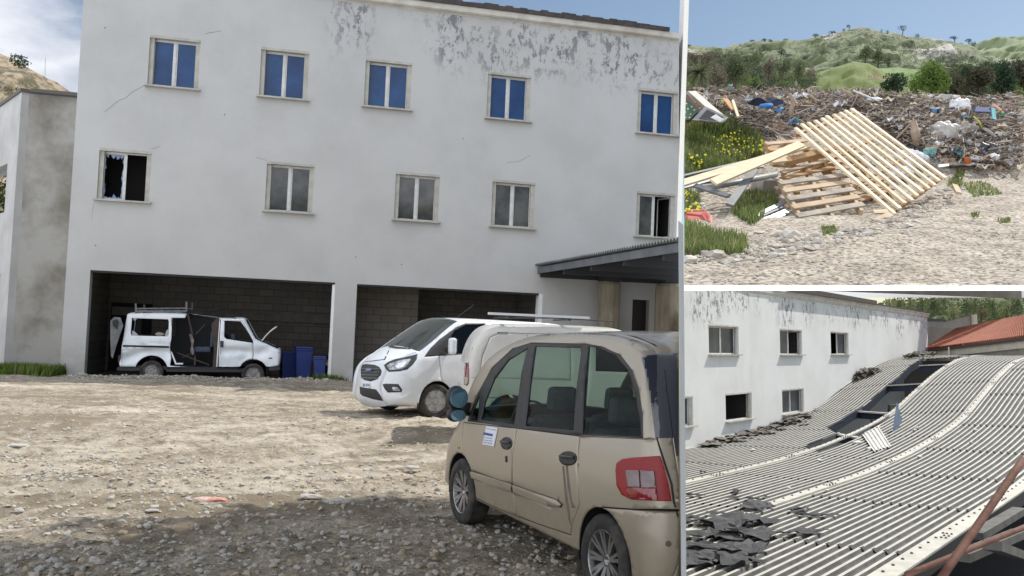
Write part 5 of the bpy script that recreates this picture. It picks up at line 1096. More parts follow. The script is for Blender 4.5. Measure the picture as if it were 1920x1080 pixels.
wq2 = [[(92,136),(205,140),(215,250),(103,248)], [(361,152),(444,154),(452,250),(369,250)], [(553,162),(620,164),(625,250),(558,248)], [(-50,407),(33,405),(46,517),(-38,522)], [(155,394),(252,391),(267,489),(167,497)], [(370,378),(450,375),(460,467),(377,470)]]
w2 = [rect2(q) for q in wq2]; zt2 = wsz(1735, 588)[1]; se = wsz(1738.5, 600)[0]; sl2 = wsz(1279, 600)[0]-3
FA2 = plaster('white_court_plaster', (.68, .68, .655), (.62, .62, .59), zt2, 2.0, .8, 7, zlow=-9)
b2 = thing('court_building', L2, w3(sl2, -8), 'sunlit white plastered wing with open dark windows beside the sagging corrugated roof', 'building')
m = MB(L2); wall_mesh(m, w3, sl2, se, -8, zt2, w2, .3); u2 = lambda p: ((np.array(p)-WP)@WU, p[2]); m.build('wall', FA2, b2, uvf=u2, clip=CB)
m = MB(L2); m.add([w3(se, -8), w3(se, -8, -12), w3(se, zt2, -12), w3(se, zt2)], [(0, 1, 2, 3)]); m.add([w3(sl2, zt2-.02), w3(se, zt2-.02), w3(se, zt2-.02, -12), w3(sl2, zt2-.02, -12)], [(0, 1, 2, 3)]); m.build('side_wall', FA2, b2, uvf=u2, clip=CB)
m = MB(L2); m.grid([[w3(s, z, o) for (o, z) in ((.003, zt2-.32), (.10, zt2-.2), (.12, zt2-.06), (.2, zt2-.05), (.2, zt2+.03), (-.3, zt2+.03))] for s in np.linspace(sl2, se+.15, 30)]); m.build('cornice', mat('cornice_white', (.66, .64, .58), (.5, .47, .4), 2), b2, clip=CB)
sA_, sB_ = wsz(1470, 545)[0], wsz(1634, 566)[0]; m = MB(L2)
m.beam(w3(sA_-3, zt2+.16, .1), w3(sB_, zt2+.16, .1), .5, .26); m.beam(w3(sB_, zt2+.07, .1), w3(se-.3, zt2+.07, .1), .3, .06); m.beam(w3(se-2.2, zt2+.25, -1), w3(se+.2, zt2+.3, -1), 1.4, .16); m.build('roof_edge_felt', MATS['bitumen_edge'], b2, clip=CB)
for i, (r, k) in enumerate(zip(w2, ['', 'open_r', 'open_l', '', 'none', ''])): window(b2, w3, L2, r, k, CB, blue=False, pane_m=mat('dim_court_pane', (.018, .024, .034), (.05, .06, .075), 1.2, rough=.3, spec=.25), lin=mat('pale_window_lining', (.56, .54, .49), (.42, .4, .35), 3), seed=i+30)
# roof sheets
DH = [q2(*p) for p in [(540,525),(700,430),(768,366),(800,345),(860,288),(900,268),(1060,258),(1000,285),(952,318),(900,362),(845,415),(788,476),(735,515),(670,556),(650,565),(575,545)]]
DH2 = [q2(*p) for p in [(450,600),(575,547),(652,566),(505,621)]]
hp = [hit2(*p) for p in DH]; hp2 = [hit2(*p) for p in DH2]; print('hole', [(round(a, 1), round(b, 1)) for a, b in hp+hp2])
SHT = [mat('pale_roof_sheet', (.52, .505, .44), (.40, .385, .33), 1.2, rough=.7), mat('shaded_grimed_valley', (.06, .06, .058), (.12, .115, .105), 2.5, rough=.85)]  # valley colour holds the groove shade together with real grime
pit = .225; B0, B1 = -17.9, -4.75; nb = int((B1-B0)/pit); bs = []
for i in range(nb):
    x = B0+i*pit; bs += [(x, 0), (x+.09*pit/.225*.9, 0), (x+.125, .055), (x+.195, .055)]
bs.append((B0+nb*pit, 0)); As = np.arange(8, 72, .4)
rfo = thing('sagging_roof', L2, rp(30, -9, -1), 'long pale corrugated metal roof sagging in a wave and torn open beside the white wing', 'roof')
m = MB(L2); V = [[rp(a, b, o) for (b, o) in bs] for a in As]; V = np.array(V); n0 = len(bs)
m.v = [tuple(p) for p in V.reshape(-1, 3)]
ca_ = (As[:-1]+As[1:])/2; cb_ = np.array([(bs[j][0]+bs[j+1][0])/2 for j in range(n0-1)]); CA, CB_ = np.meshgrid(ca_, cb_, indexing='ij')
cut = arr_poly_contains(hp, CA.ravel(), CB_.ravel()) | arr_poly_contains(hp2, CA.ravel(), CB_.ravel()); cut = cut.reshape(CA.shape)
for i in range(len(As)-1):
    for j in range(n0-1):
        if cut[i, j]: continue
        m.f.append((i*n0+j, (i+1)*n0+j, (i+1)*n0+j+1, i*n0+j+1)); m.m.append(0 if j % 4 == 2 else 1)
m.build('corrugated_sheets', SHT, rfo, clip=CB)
FLG = mat('pale_flange', (.54, .52, .455), (.42, .40, .34), 2, rough=.6)
def rib(b, w=.3, a0=8, a1=70, name='bolted_flange'):
    m = MB(L2); m.grid([[rp(a, b+q, .085+h) for q, h in ((-w/2, -.06), (-w/2, 0), (w/2, 0), (w/2, -.06))] for a in np.arange(a0, a1, .4)]); f = m.build(name, FLG, rfo, clip=CB)
    m = MB(L2)
    for a in np.arange(a0, a1, .62): m.blob(rp(a, b-.07, .09), (.035, .035, .03), 1, 1, 0)
    for a in np.arange(a0+.3, a1, 6.1):
        for k in range(6): m.blob(rp(a+(k % 3)*.25, b+.06+.09*(k//3)-.05, .09), (.03, .03, .03), 1, 1, 0)
    q = m.build('bolt_row', mat('dark_bolt', (.04, .04, .04), rough=.5), rfo, clip=CB)
    if q and f: q.parent = f
rib(-12.75, .22); rib(-9.2, .26); rib(-4.75, .42)
# end laps of the sheets: dark stepped joints
m = MB(L2)
for (b0, b1, off) in ((-17.8, -12.9, 2.2), (-12.6, -9.35, .4), (-9.05, -5.0, 3.4)):
    for a0 in np.arange(off+9, 68, 6.1):
        bb = np.arange(b0, b1, pit/2)
        for k, b in enumerate(bb):
            if arr_poly_contains(hp, np.array([a0]), np.array([b]))[0]: continue
            h = .06 if k % 2 else .01; m.add([rp(a0+.1*(k % 2), b, h+.012), rp(a0+.1*((k+1) % 2), b+pit/2, .066-h+.012), rp(a0+.16+.1*((k+1) % 2), b+pit/2, .066-h+.012), rp(a0+.16+.1*(k % 2), b, h+.012)], [(0, 1, 2, 3)])
m.build('sheet_lap', mat('dark_joint', (.05, .05, .048), rough=.9), rfo, clip=CB)
# steel under the torn opening
STB = mat('blue_grey_steel', (.022, .032, .055), (.015, .02, .035), 3, rough=.6)
m = MB(L2); le = [hp[i] for i in (0, 1, 2, 3, 4, 5)]; Q = [rp(a, b, 0) for a, b in le]
for p, q in zip(Q[:-1], Q[1:]): m.prism([p+[0, 0, -.02], q+[0, 0, -.02], q+[0, 0, -.42], p+[0, 0, -.42]], BD, .06)
m.build('rafter', STB, rfo, clip=CB)
for k, (A_, B_) in enumerate((((890,290),(1003,284)), ((765,365),(893,358)), ((655,462),(787,471)), ((575,546),(667,562)))):
    a = hit2(*q2(*A_)); b = hit2(*q2(*B_)); p, q = rp(*a, -.02), rp(*b, -.02)
    m = MB(L2); m.beam(p, q, .28, .07); m.build('purlin', FLG, rfo, clip=CB); m = MB(L2); m.beam(p+[0, 0, -.2], q+[0, 0, -.2], .05, .3); m.build('purlin_web', STB, rfo, clip=CB)
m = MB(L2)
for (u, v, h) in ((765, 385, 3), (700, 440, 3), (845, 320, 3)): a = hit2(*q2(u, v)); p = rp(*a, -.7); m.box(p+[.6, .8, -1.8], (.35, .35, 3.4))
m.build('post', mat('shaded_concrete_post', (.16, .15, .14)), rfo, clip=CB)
# void below the roof: floor, back walls
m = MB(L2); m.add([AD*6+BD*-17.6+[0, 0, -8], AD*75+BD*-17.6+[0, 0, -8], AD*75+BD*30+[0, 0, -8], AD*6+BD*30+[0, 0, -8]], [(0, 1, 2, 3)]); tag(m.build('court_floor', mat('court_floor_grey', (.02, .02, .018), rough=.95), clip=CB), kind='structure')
m = MB(L2); m.prism([rp(69, -18, -.3), rp(69, 6, -.3), rp(69, 6, -7.9), rp(69, -18, -7.9)], AD, .3); tag(m.build('court_end_wall', mat('court_wall_grey', (.2, .19, .17), rough=.95), clip=CB), 'grey end wall under the far crest of the sagging roof', 'wall')
# front flange edge: edge beam coloured black for shade, beams in the void on the right
m = MB(L2); m.grid([[rp(a, -4.52, o) for o in (.05, -.30)] for a in np.arange(8, 70, .5)]); m.build('edge_beam', mat('shade_black_steel', (.012, .013, .015), rough=.7), rfo, clip=CB, solid=.05)
for k, (A_, B_, d) in enumerate((((1045,1010),(1262,920),17), ((1160,965),(1270,1005),16), ((1100,930),(1262,835),20))):
    a = L2.d(*q2(*A_), d); b = L2.d(*q2(*B_), d+3); tag(MB(L2).beam(a, b, .3, .16).build('steel_beam', mat('grimy_beam', (.13, .125, .11), (.07, .068, .06), 2), clip=CB), ('upper grey steel beam in the dark gap right of the roof', 'short grey steel beam lying lowest in the dark gap', 'grey beam just under the bolted front edge of the roof')[k], 'beam')
RUST = mat('rusty_pipe', (.13, .055, .035), (.24, .12, .08), 4, .4, .65, rough=.8, bump=.4)
for k, (A_, B_, r, d0, d1, lab) in enumerate((((1272,650),(975,1080),.033,5.6,5.0,'steep rusty brown pipe crossing the bottom right corner in front of the roof'), ((840,1075),(1275,900),.026,5.3,5.9,'shallower reddish rusty pipe crossing behind the steep one at the bottom right'))):
    r *= .68; a = L2.d(*q2(*A_), d0); b = L2.d(*q2(*B_), d1); tag(MB(L2).tube([a+(b-a)*t for t in np.linspace(-.02 if k == 0 else 0, 1.05, 9)], r, 14).build('rusty_pipe', RUST, smooth=True, clip=CB), lab, 'pipe')
p = [L2.d(x, y, 7) for x, y in ((1520,543.5),(1915,541),(1916,561),(1880,558))]
m = MB(L2); m.prism([p[0], p[1], p[2], p[3]], (0, -1, 0), .04); tag(m.build('eave_beam', mat('brown_eave', (.06, .045, .035), (.2, .17, .13), 2), clip=CB), 'dark brown eave beam at the top right above the tiled roof', 'beam')
# roofing felt: torn dark sheets
FELT = mat('torn_roofing_felt', (.030, .031, .034), (.065, .065, .068), 5, .4, .7, rough=.8, bump=.6, bsc=14)
def felt(c, r, seed, ny=7, asp=.6, lift=.10, fr=L2, rot=None, ma=FELT, up=None):
    rg = random.Random(seed); m = MB(fr); R = eul(0, 0, rg.random()*6 if rot is None else rot); rows = []; ph = rg.random()*6; A_ = rg.uniform(2, 4)
    for i in range(ny+2):
        row = []
        for j in range(ny):
            u = i/(ny+1)*2-1; v = j/(ny-1)*2-1; e = 1+.12*sin(2*u+ph)*sin(2*v+ph*2)+.22*rg.uniform(-1, .4)*(abs(u) > .7 or abs(v) > .7)
            row.append(np.array(c)+R@np.array([u*r*e, v*r*asp*e, lift*r*(sin(A_*u+ph)*cos(2.5*v+ph)+.8)+.04*r*rg.uniform(-1, 1)+.02]))
        rows.append(row)
    m.grid(rows); return m
FLAB = ['largest dark felt sheet on top of the felt pile', 'broad felt sheet at the lower right of the big one', 'felt flap sticking up right of the largest sheet', 'small felt sheet at the upper right tip of the pile', 'wide felt sheet below the middle of the pile', 'felt sheet at the bottom middle of the pile', 'felt sheet at the bottom left of the pile', 'bluish felt piece in the bottom left corner of the roof', 'felt sheet at the left edge beside the pile', 'small felt piece lowest at the left edge', 'small felt piece highest at the left edge', 'thin upright felt strip at the top left of the pile', 'felt sheet in the centre of the pile', 'felt tongue at the right side of the pile', 'felt sheet between the bottom left and centre of the pile', 'small felt scrap alone at the bottom right of the pile', 'felt sheet left of the largest one in the pile']
fp = [((185,900),.80),((250,945),.5),((265,840),.42),((310,830),.28),((215,1000),.55),((190,1040),.45),((100,1030),.45),((60,1045),.35),((40,950),.32),((25,985),.26),((20,880),.22),((125,865),.18),((155,945),.4),((300,930),.25),((110,1000),.35),((280,1045),.14),((140,905),.5)]
for i, ((u, v), r) in enumerate(fp): a, b = hit2(*q2(u, v)); tag(felt(rp(a, b, .06+.02*(i % 3)), r*1.25, i+1).build('felt_sheet', FELT, smooth=False, clip=CB, solid=.008), FLAB[i], 'felt sheet', 'felt sheets piled on the lower roof')
for i, (u, v, r, lab) in enumerate(((200,775,.3,'small black felt strip above the felt pile on the roof'), (40,790,.3,'black felt scrap at the left edge high on the flat roof'), (195,800,.25,'dark felt scrap just under the small black strip'), (270,805,.25,'dark felt scrap between the pile and the middle flange'), (440,845,.34,'dark felt scrap left of the middle of the lower roof'), (470,868,.3,'dark curled felt piece in the middle of the lower roof'), (545,868,.26,'bluish felt scrap rightmost on the lower roof'), (458,935,.5,'large folded dark felt sheet alone on the lower roof'), (310,795,.14,'tiny felt crumb beside the middle flange'), (75,700,.16,'thin dark scrap on the upper left roof'), (728,826,.09,'small brown stone like lump on the right of the lower roof'))):
    a, b = hit2(*q2(u, v)); tag(felt(rp(a, b, .07), r, i+51, asp=.35).build('felt_scrap', FELT, clip=CB, solid=.008), lab, 'felt scrap')
m = MB(L2); rg = random.Random(8)
for i in range(110):
    t = rg.random(); u = 70+400*t; v = 592-105*t**1.3+rg.gauss(0, 9); a, b = hit2(*q2(u, v)); b = max(b, -17.2)
    q = felt(rp(a, b, .05+rg.random()*.14), rg.uniform(.15, .48), i+300, 4, lift=.12); m.add(q.v, q.f)
for i in range(45):
    t = rg.random(); u, v = (650+75*t, 350-30*t) if i < 22 else (840+100*t, 268-12*t); a, b = hit2(*q2(u, v+rg.gauss(0, 3))); q = felt(rp(a, b, .05+rg.random()*.2), rg.uniform(.2, .5), i+600, 4, lift=.35); m.add(q.v, q.f)
tag(m.build('felt_debris', mat('grey_felt_debris', (.10, .085, .07), (.22, .195, .17), 3, rough=.9), clip=CB), kind='stuff')
m = MB(L2)
for (u, v, s) in ((265,616,.12),(515,655,.09),(655,588,.18),(700,610,.16),(735,528,.12),(880,532,.14),(870,540,.1),(1098,540,.1),(1082,586,.08),(540,770,.06),(890,640,.1),(400,760,.06)): a, b = hit2(*q2(u, v)); m.blob(rp(a, b, .09), (s, s*.7, s*.4), int(u), 1, .25)
tag(m.build('roof_crumbs', mat('white_crumb', (.7, .69, .65))), kind='stuff')
def sheetpiece(P, n, ma, name, lab, amp=.05):
    P = [np.array(p) for p in P]; m = MB(L2); nrm = np.cross(P[1]-P[0], P[3]-P[0]); nrm /= np.linalg.norm(nrm); rows = []
    for i in range(4):
        row = []
        for j in range(n*4+1):
            u = j/(n*4); h = amp*(0, 1, 1, 0)[j % 4]; row.append((P[0]+(P[1]-P[0])*u)*(1-i/3)+(P[3]+(P[2]-P[3])*u)*(i/3)+nrm*h)
        rows.append(row)
    m.grid(rows); tag(m.build(name, ma, clip=CB, solid=.01), lab, 'roof sheet')
def onroof(u, v, h): a, b = hit2(*q2(u, v)); return rp(a, b, h)
a = [onroof(672,558,.12), onroof(735,541,.25), onroof(781,604,.12), onroof(716,621,.1)]; sheetpiece(a, 5, mat('loose_sheet_white', (.66, .65, .6), (.5, .49, .44), 3), 'loose_sheet', 'loose pale corrugated sheet lying across the roof below the torn opening')
dd = onroof(788,545,.1)[1]; a = [L2.d(*q2(786,545), dd), L2.d(*q2(803,428), dd+.3), L2.d(*q2(822,500), dd+.9), L2.d(*q2(800,543), dd+.6)]; sheetpiece([a[0], a[3], a[2], a[1]], 3, mat('blue_grey_sheet', (.22, .30, .36), (.16, .2, .25), 3, rough=.5), 'upright_sheet', 'narrow blue grey corrugated sheet standing on end beside the torn opening')
# far right: tiled roof, low grey walls
TILE = mat('terracotta_tile', (.36, .115, .06), (.22, .08, .05), 2.2, rough=.85)
e0, e1 = L2.d(1732, 655.5, 71), L2.d(1925, 631, 58); r0, r1 = L2.d(1792, 617.5, 78), L2.d(1925, 591.5, 66)
tr_ = thing('tiled_house', L2, [e0[0], e0[1], -6], 'low house with an orange terracotta tiled roof beyond the sagging roof', 'house')
m = MB(L2); nU, nV = 230, 22; rows = []; nr = np.cross(e1-e0, r0-e0); nr /= np.linalg.norm(nr); nr = nr if nr[2] > 0 else -nr
for i in range(nV*3+1):
    v = i/(nV*3); row = []; st = (.05, .03, 0)[i % 3]
    for j in range(nU+1):
        u = j/nU; p = (e0*(1-u)+e1*u)*(1-v)+(r0*(1-u)+r1*u)*v; row.append(p+nr*(.09*abs(sin(pi*j/4))+st))
    rows.append(row)
m.grid(rows); m.build('roof', TILE, tr_, clip=CB)
m = MB(L2); bk = r1-r0; m.prism([e0, r0, r0+[3, 3, -4]], (0, 0, 1), .05); m.prism([r0+[0, .05, -.05], r1+[0, .05, -.05], r1+[3, 6, -3], r0+[3, 6, -3]], (0, 0, 1), .1); m.build('rear_roof', TILE, tr_, clip=CB)
m = MB(L2); d_ = np.array([0, 0, 1.]); m.prism([e0+d_*-.08, e1+d_*-.08, e1+d_*-.24, e0+d_*-.24], (0, -1, 0), .25); m.build('gutter_shadow_board', mat('dark_eave_board', (.05, .04, .035)), tr_, clip=CB)
m = MB(L2); o_ = np.array([.1, .3, 0]); m.prism([e0+o_+d_*-.24, e1+o_+d_*-.24, e1+o_+d_*-.72, e0+o_+d_*-.72], (0, -1, 0), .2); m.build('cornice', mat('beige_cornice', (.50, .46, .38), (.38, .35, .28), 1.5), tr_, clip=CB)
o_ = np.array([.2, .6, 0]); m = MB(L2); m.prism([e0+o_+d_*-.72, e1+o_+d_*-.72, e1+o_+d_*-6, e0+o_+d_*-6], (0, -1, 0), .2); m.build('wall', mat('taupe_wall', (.27, .24, .20), (.2, .18, .15), 1.2), tr_, clip=CB)
m = MB(L2); p = L2.d(1779, 653, 67); m.tube([p+[0, 0, .1], p+[0, 0, -.8]], .05, 8); m.build('drain_pipe', mat('cornice_white', (0, 0, 0)), tr_, clip=CB)
GRW = mat('grey_roof_wall', (.36, .34, .31), (.25, .235, .21), .8, rough=.95)
def pxwall(P, d, t, ma, name, lab, cat='wall', fr=L2, clip=CB):
    m = MB(fr); m.prism([fr.d(x, y, d) for x, y in P], (0, -1, 0), t); return tag(m.build(name, ma, clip=clip), lab, cat)
pxwall([(1738,612),(1793,616),(1793,650),(1738,668)], 80, 1, GRW, 'parapet_wall', 'weathered grey parapet between the white wing and the tiled roof')
pxwall([(1768,605),(1830,589),(1832,612),(1768,620)], 86, .6, mat('taupe_upper_wall', (.33, .30, .26), (.24, .22, .19), .7), 'upper_wall', 'taller taupe wall behind the grey parapet with a pale end')
pxwall([(1826,590),(1832,589),(1833,611),(1827,612)], 85.4, .5, mat('pale_wall_end', (.62, .55, .42)), 'wall_end_pier', 'pale yellowish pier ending the taupe upper wall')
pxwall([(1740,597),(1771,598),(1771,603),(1740,602)], 84, 1, mat('dark_slab', (.10, .10, .10)), 'flat_slab_roof', 'thin dark flat roof slab behind the corner of the white wing', 'roof')
pxwall([(1740,602),(1768,603),(1768,614),(1740,613)], 85, 1, GRW, 'shed_wall', 'small grey wall under the thin dark slab')
# wooded hill behind
def ridge_sheet(fr, sil, d_r, d_b, yb, ma, name, seed, amp=1.0, nx=90, ny=40, clip=None, ex=1.3, back=True, lab=None):
    xs = np.linspace(sil[0][0], sil[-1][0], nx); rows = []
    for x in xs:
        y0 = np.interp(x, [p[0] for p in sil], [p[1] for p in sil]); row = []
        for t in np.linspace(0, 1, ny):
            d = d_r+(d_b-d_r)*t; y = y0+(yb-y0)*t**ex; p = fr.d(x, y, d); n = fbm(p[0]*6/d_r*8, p[1]*6/d_r*8+p[2]*.1, 5, seed); p = p+np.array([0, -n*amp*d_r*.03*(.3+t), n*amp*d_r*.008*min(1, t*8+.25)]); row.append(p)
        if back: row = [row[0]+np.array([0, d_r*.5, -d_r*.12]), row[0]+np.array([0, d_r*.1, -d_r*.008])]+row
        rows.append(row)
    m = MB(fr); m.grid(rows); m.f = [f[::-1] for f in m.f]; return tag(m.build(name, ma, smooth=True, clip=clip), kind='structure')
WOOD = mat('wooded_slope', (.075, .10, .045), (.14, .16, .08), .10, .35, .65, rough=.95, bump=1, bsc=.5)
ridge_sheet(L2, [(1640,590),(1690,572),(1740,560),(1790,554),(1850,551),(1935,547)], 460, 320, 660, WOOD, 'hill', 5, clip=CB)
def conif(fr, x, yb, yt, d, wpx, ma, nm, lab, seed, k=3, n=500, clip=None, grp=None, tr=True, shape='cone', cat='tree'):
    b = fr.d(x, yb, d); t_ = fr.d(x, yt, d); H = t_[2]-b[2]; w = wpx/1700*d/2; rg = random.Random(seed); bl = []
    for i in range(k):
        q = (i+.5)/k
        if shape == 'cone': rr = w*(1.05-q*.75); c = b+[rg.uniform(-.15, .15)*w, rg.uniform(-.2, .2)*w, H*(.22+.72*q)]; bl.append((c, (rr, rr, H/k*.75)))
        elif shape == 'round': c = b+[rg.uniform(-.5, .5)*w, rg.uniform(-.5, .5)*w, H*(.35+.45*rg.random())]; bl.append((c, (w*.62, w*.6, H*.3)))
        elif shape == 'umbrella': c = b+[w*rg.uniform(-.5, .5), 0, H*(.68+.12*rg.random())]; bl.append((c, (w*.65, w*.6, H*.27)))
    t = thing(nm, fr, b, lab, cat, grp); o = leaves(fr, bl, n, max(w, H*.4)*.11, seed).build('crown' if cat == 'tree' else 'foliage', ma, t, clip=clip)
    if tr and cat == 'tree':
        mm = MB(fr); mm.tube([b-[0, 0, H*.03], b+[0, 0, H*.3], b+[w*.05, 0, H*.8]], [w*.10, w*.08, w*.03], 7)
        for k_ in range(3): a = rg.random()*6; mm.tube([b+[0, 0, H*(.4+.1*k_)], b+[w*.5*cos(a), w*.5*sin(a), H*(.6+.1*k_)]], [w*.04, w*.015], 5)
        mm.build('trunk', mat('tree_bark', (.09, .07, .05), (.05, .04, .03), 3), t, clip=clip)
    return t
PAL = LEAF('pale_tree_leaf', (.16, .18, .08), (.26, .27, .13), .4); DGR = LEAF('deep_tree_leaf', (.035, .06, .02), (.09, .115, .045), .3); MGR = LEAF('mid_tree_leaf', (.075, .11, .035), (.15, .18, .07), .3); BGR = LEAF('brown_green_leaf', (.11, .10, .05), (.19, .16, .09), .4)
for i, (x, yb, yt, wd, ma, sh, lab) in enumerate(((1668,582,558,26,PAL,'round','hazy pale tree at the left end of the wood behind the white wing'), (1688,584,556,24,MGR,'round','round green tree just right of the leftmost pale tree'), (1708,590,546,24,PAL,'cone','tall pale poplar like tree rising highest over the wing'), (1730,592,548,30,MGR,'cone','green conifer above the corner of the white wing'), (1752,590,552,22,DGR,'cone','dark narrow conifer right of the wing corner'),
      (1788,605,573,36,PAL,'round','light green round tree standing in front of the dark wood'), (1812,592,556,26,DGR,'cone','dark conifer behind the taupe wall'), (1840,605,575,34,BGR,'round','brownish tree above the pale wall pier'), (1862,595,555,28,MGR,'cone','pointed tree on the wooded slope left of the right edge'), (1888,600,562,34,PAL,'round','pale bushy tree above the tiled roof near the right edge'), (1908,595,555,28,DGR,'cone','dark tree at the right edge above the tiled roof'), (1770,575,552,20,MGR,'round','small tree on the skyline of the wooded hill'), (1828,578,550,24,PAL,'round','pale treetop on the skyline of the wooded hill'))):
    conif(L2, x, yb, yt, 330+9*(i % 5), wd, ma, 'tree', lab, i+70, 4, 420, CB, 'trees behind the court', shape=sh)
m = MB(L2); rg = random.Random(12)
for i in range(220):
    x = rg.uniform(1650, 1930); y = rg.uniform(562, 640); d = 322+(640-y)*1.4; c = L2.d(x, y, d); w_ = rg.uniform(2.4, 6.0); q = leaves(L2, [(c, (w_, w_, w_*.8))], 44, .9, i+900); m.add(q.v, q.f)
tag(m.build('undergrowth', LEAF('undergrowth_leaf', (.06, .085, .035), (.13, .15, .07), .05), clip=CB), kind='stuff')

# ================================================================== HILLSIDE WITH THE DUMP (frame L1)
def q1(u, v): return (1280+u/2, v/2)
def sm(t): t = np.clip(t, 0, 1); return t*t*(3-2*t)
def tz(x, y):
    x = np.asarray(x, float); y = np.asarray(y, float); q = x/y; st = np.interp(q, [.19, .27, .33, .50, .56], [13.5, 14.5, 16.5, 16.5, 18.])
    top = np.interp(q, [.19, .25, .35, .42, .5, .56], [1.26, 1.34, 1.44, 1.42, 1.38, 1.30])
    h = top*sm((y-st)/6.0)+.42*fbm(x*.7, y*.7, 4, 31)*sm((y-st)/3)
    return -1.72+h+.035*fbm(x*1.4, y*1.4, 4, 32)+.016*fbm(x*6, y*6, 3, 33)
def hit1v(X, Y):
    V = np.array([L1.ray(x, y) for x, y in zip(X, Y)]); T = np.full(len(V), 7.); live = np.ones(len(V), bool)
    while live.any() and T.max() < 27:
        i = np.where(live)[0]; P = V[i]*T[i, None]; k = P[:, 2] < tz(P[:, 0], P[:, 1]); live[i[k]] = False; T[i[~k]] += .12
    a = T-.12; b = T.copy()
    for _ in range(4):
        c = (a+b)/2; P = V*c[:, None]; k = P[:, 2] < tz(P[:, 0], P[:, 1]); b = np.where(k, c, b); a = np.where(k, a, c)
    return V*b[:, None]
def hit1(x, y, o=0): return hit1v([x], [y])[0]
m = MB(L1); rows = []
for y in np.concatenate([np.linspace(8.01, 17, 200), np.linspace(17.1, 30, 130)]):
    xs = np.linspace(.185*y, .66*y, 300); rows.append(np.stack([xs, np.full_like(xs, y), tz(xs, y)-np.clip(y-25, 0, 9)*.25], 1))
m.grid(rows)
DUST = mat('dump_ground', (.43, .38, .31), (.27, .23, .18), .25, .38, .66, rough=.95, bump=.8, bsc=.9)
_nt = DUST.node_tree; _b = _nt.nodes['Principled BSDF']; _old = _b.inputs['Base Color'].links[0].from_socket
_n = _nt.nodes.new('ShaderNodeTexNoise'); _n.inputs['Scale'].default_value = 2.2; _n.inputs['Detail'].default_value = 8; _tc = _nt.nodes.new('ShaderNodeTexCoord'); _nt.links.new(_tc.outputs['Object'], _n.inputs[0])
_r = _nt.nodes.new('ShaderNodeValToRGB'); _r.color_ramp.elements[0].position = .40; _r.color_ramp.elements[1].position = .56; _r.color_ramp.elements[0].color = (.30, .28, .25, 1); _r.color_ramp.elements[1].color = (1.15, 1.15, 1.15, 1)
_x = _nt.nodes.new('ShaderNodeMixRGB'); _x.blend_type = 'MULTIPLY'; _x.inputs[0].default_value = .8; _nt.links.new(_n.outputs[0], _r.inputs[0]); _nt.links.new(_old, _x.inputs[1]); _nt.links.new(_r.outputs[0], _x.inputs[2]); _nt.links.new(_x.outputs[0], _b.inputs['Base Color'])
tag(m.build('hillside_ground', DUST, smooth=True, clip=CT), kind='structure')
m = MB(L1); q = [L1.z(1200, 535, -1.70), L1.z(2000, 535, -1.70), L1.z(2000, 545.3, -1.70), L1.z(1200, 545.3, -1.70)]  # white panel divider, added and laid flat so the sun whitens it
tag(m.prism(q, (0, 0, 1), .06).build('panel_divider_strip', mat('divider_strip_white', (.82, .82, .8)), clip=[CT[0]]), 'long flat white panel divider added along the lower edge of the dump hillside', 'kerb')
# stones, clods
PL_G = [(0,960),(120,950),(400,880),(700,840),(820,800),(960,720),(1270,660),(1270,1080),(0,1080)]; PL_G = [q1(*p) for p in PL_G]
def scat(poly, n, seed):
    P = np.array(poly); rg = np.random.default_rng(seed); X = rg.uniform(P[:, 0].min(), P[:, 0].max(), n*6+50); Y = rg.uniform(P[:, 1].min(), P[:, 1].max(), n*6+50); k = np.where(arr_poly_contains(P, X, Y))[0][:n]
    if len(k) < n: k = np.concatenate([k, k[:n-len(k)]]) if len(k) else k
    return list(hit1v(X[k], Y[k]))
def rocks1(poly, n, s0, s1, seed, name, mats_):
    pts = scat(poly, n, seed); it = iter(pts); m = rocks(L1, n, lambda rg: (lambda p: (p[0], p[1]))(next(it)), tz, s0, s1, seed); return tag(m.build(name, mats_, clip=CT), kind='stuff')
DST = [mat('dump_stone_grey', (.46, .42, .36), (.34, .30, .25), .8, rough=.9), mat('dump_stone_tan', (.52, .45, .36), (.40, .34, .26), .8, rough=.9), mat('dump_stone_pale', (.56, .53, .48), (.42, .39, .34), .8, rough=.9)]
rocks1(PL_G, 1700, .006, .034, 41, 'pebbles', DST)
rocks1([q1(*p) for p in [(20,980),(150,900),(370,850),(470,880),(680,830),(840,790),(960,710),(1080,700),(1000,780),(850,850),(560,930),(200,1000)]], 520, .02, .085, 42, 'broken_stones', DST)
# tangled branches
BR = [mat('branch_brown', (.25, .185, .14), (.15, .11, .08), .7, rough=.95), mat('branch_grey', (.36, .31, .27), (.24, .20, .17), .7, rough=.95), mat('branch_pale', (.52, .45, .37), (.38, .32, .26), .7, rough=.95), mat('branch_dark', (.10, .075, .058), rough=.95)]
HEAP = [q1(*p) for p in [(0,352),(120,345),(300,352),(420,360),(560,355),(700,362),(900,372),(1040,395),(1262,370),(1262,640),(1130,640),(1000,590),(940,600),(820,540),(700,440),(620,420),(430,500),(300,530),(200,470),(130,440),(0,400)]]
m = MB(L1); rg = random.Random(77)
for i, p in enumerate(scat(HEAP, 9500, 5)):
    l = rg.uniform(.12, .5)*(2.0 if rg.random() < .08 else 1); a = rg.uniform(0, 2*pi); e = rg.gauss(0.05, .34); d = np.array([cos(a)*cos(e), sin(a)*cos(e)*.8, sin(e)]); r = rg.uniform(.005, .013)*(1.6 if l > .5 else 1)
    c = p+np.array([0, 0, rg.uniform(-.02, .20)]); k = np.array([rg.gauss(0, .08), rg.gauss(0, .08), rg.gauss(0, .05)])*l*1.5; m.tube([c-d*l/2, c+k, c+d*l/2], [r, r*.9, r*.4], 4, rg.choice((0, 0, 1, 1, 1, 2, 2, 3, 3)), cap=False)
tag(m.build('tangled_branches', BR, clip=CT), kind='stuff')
m = MB(L1)
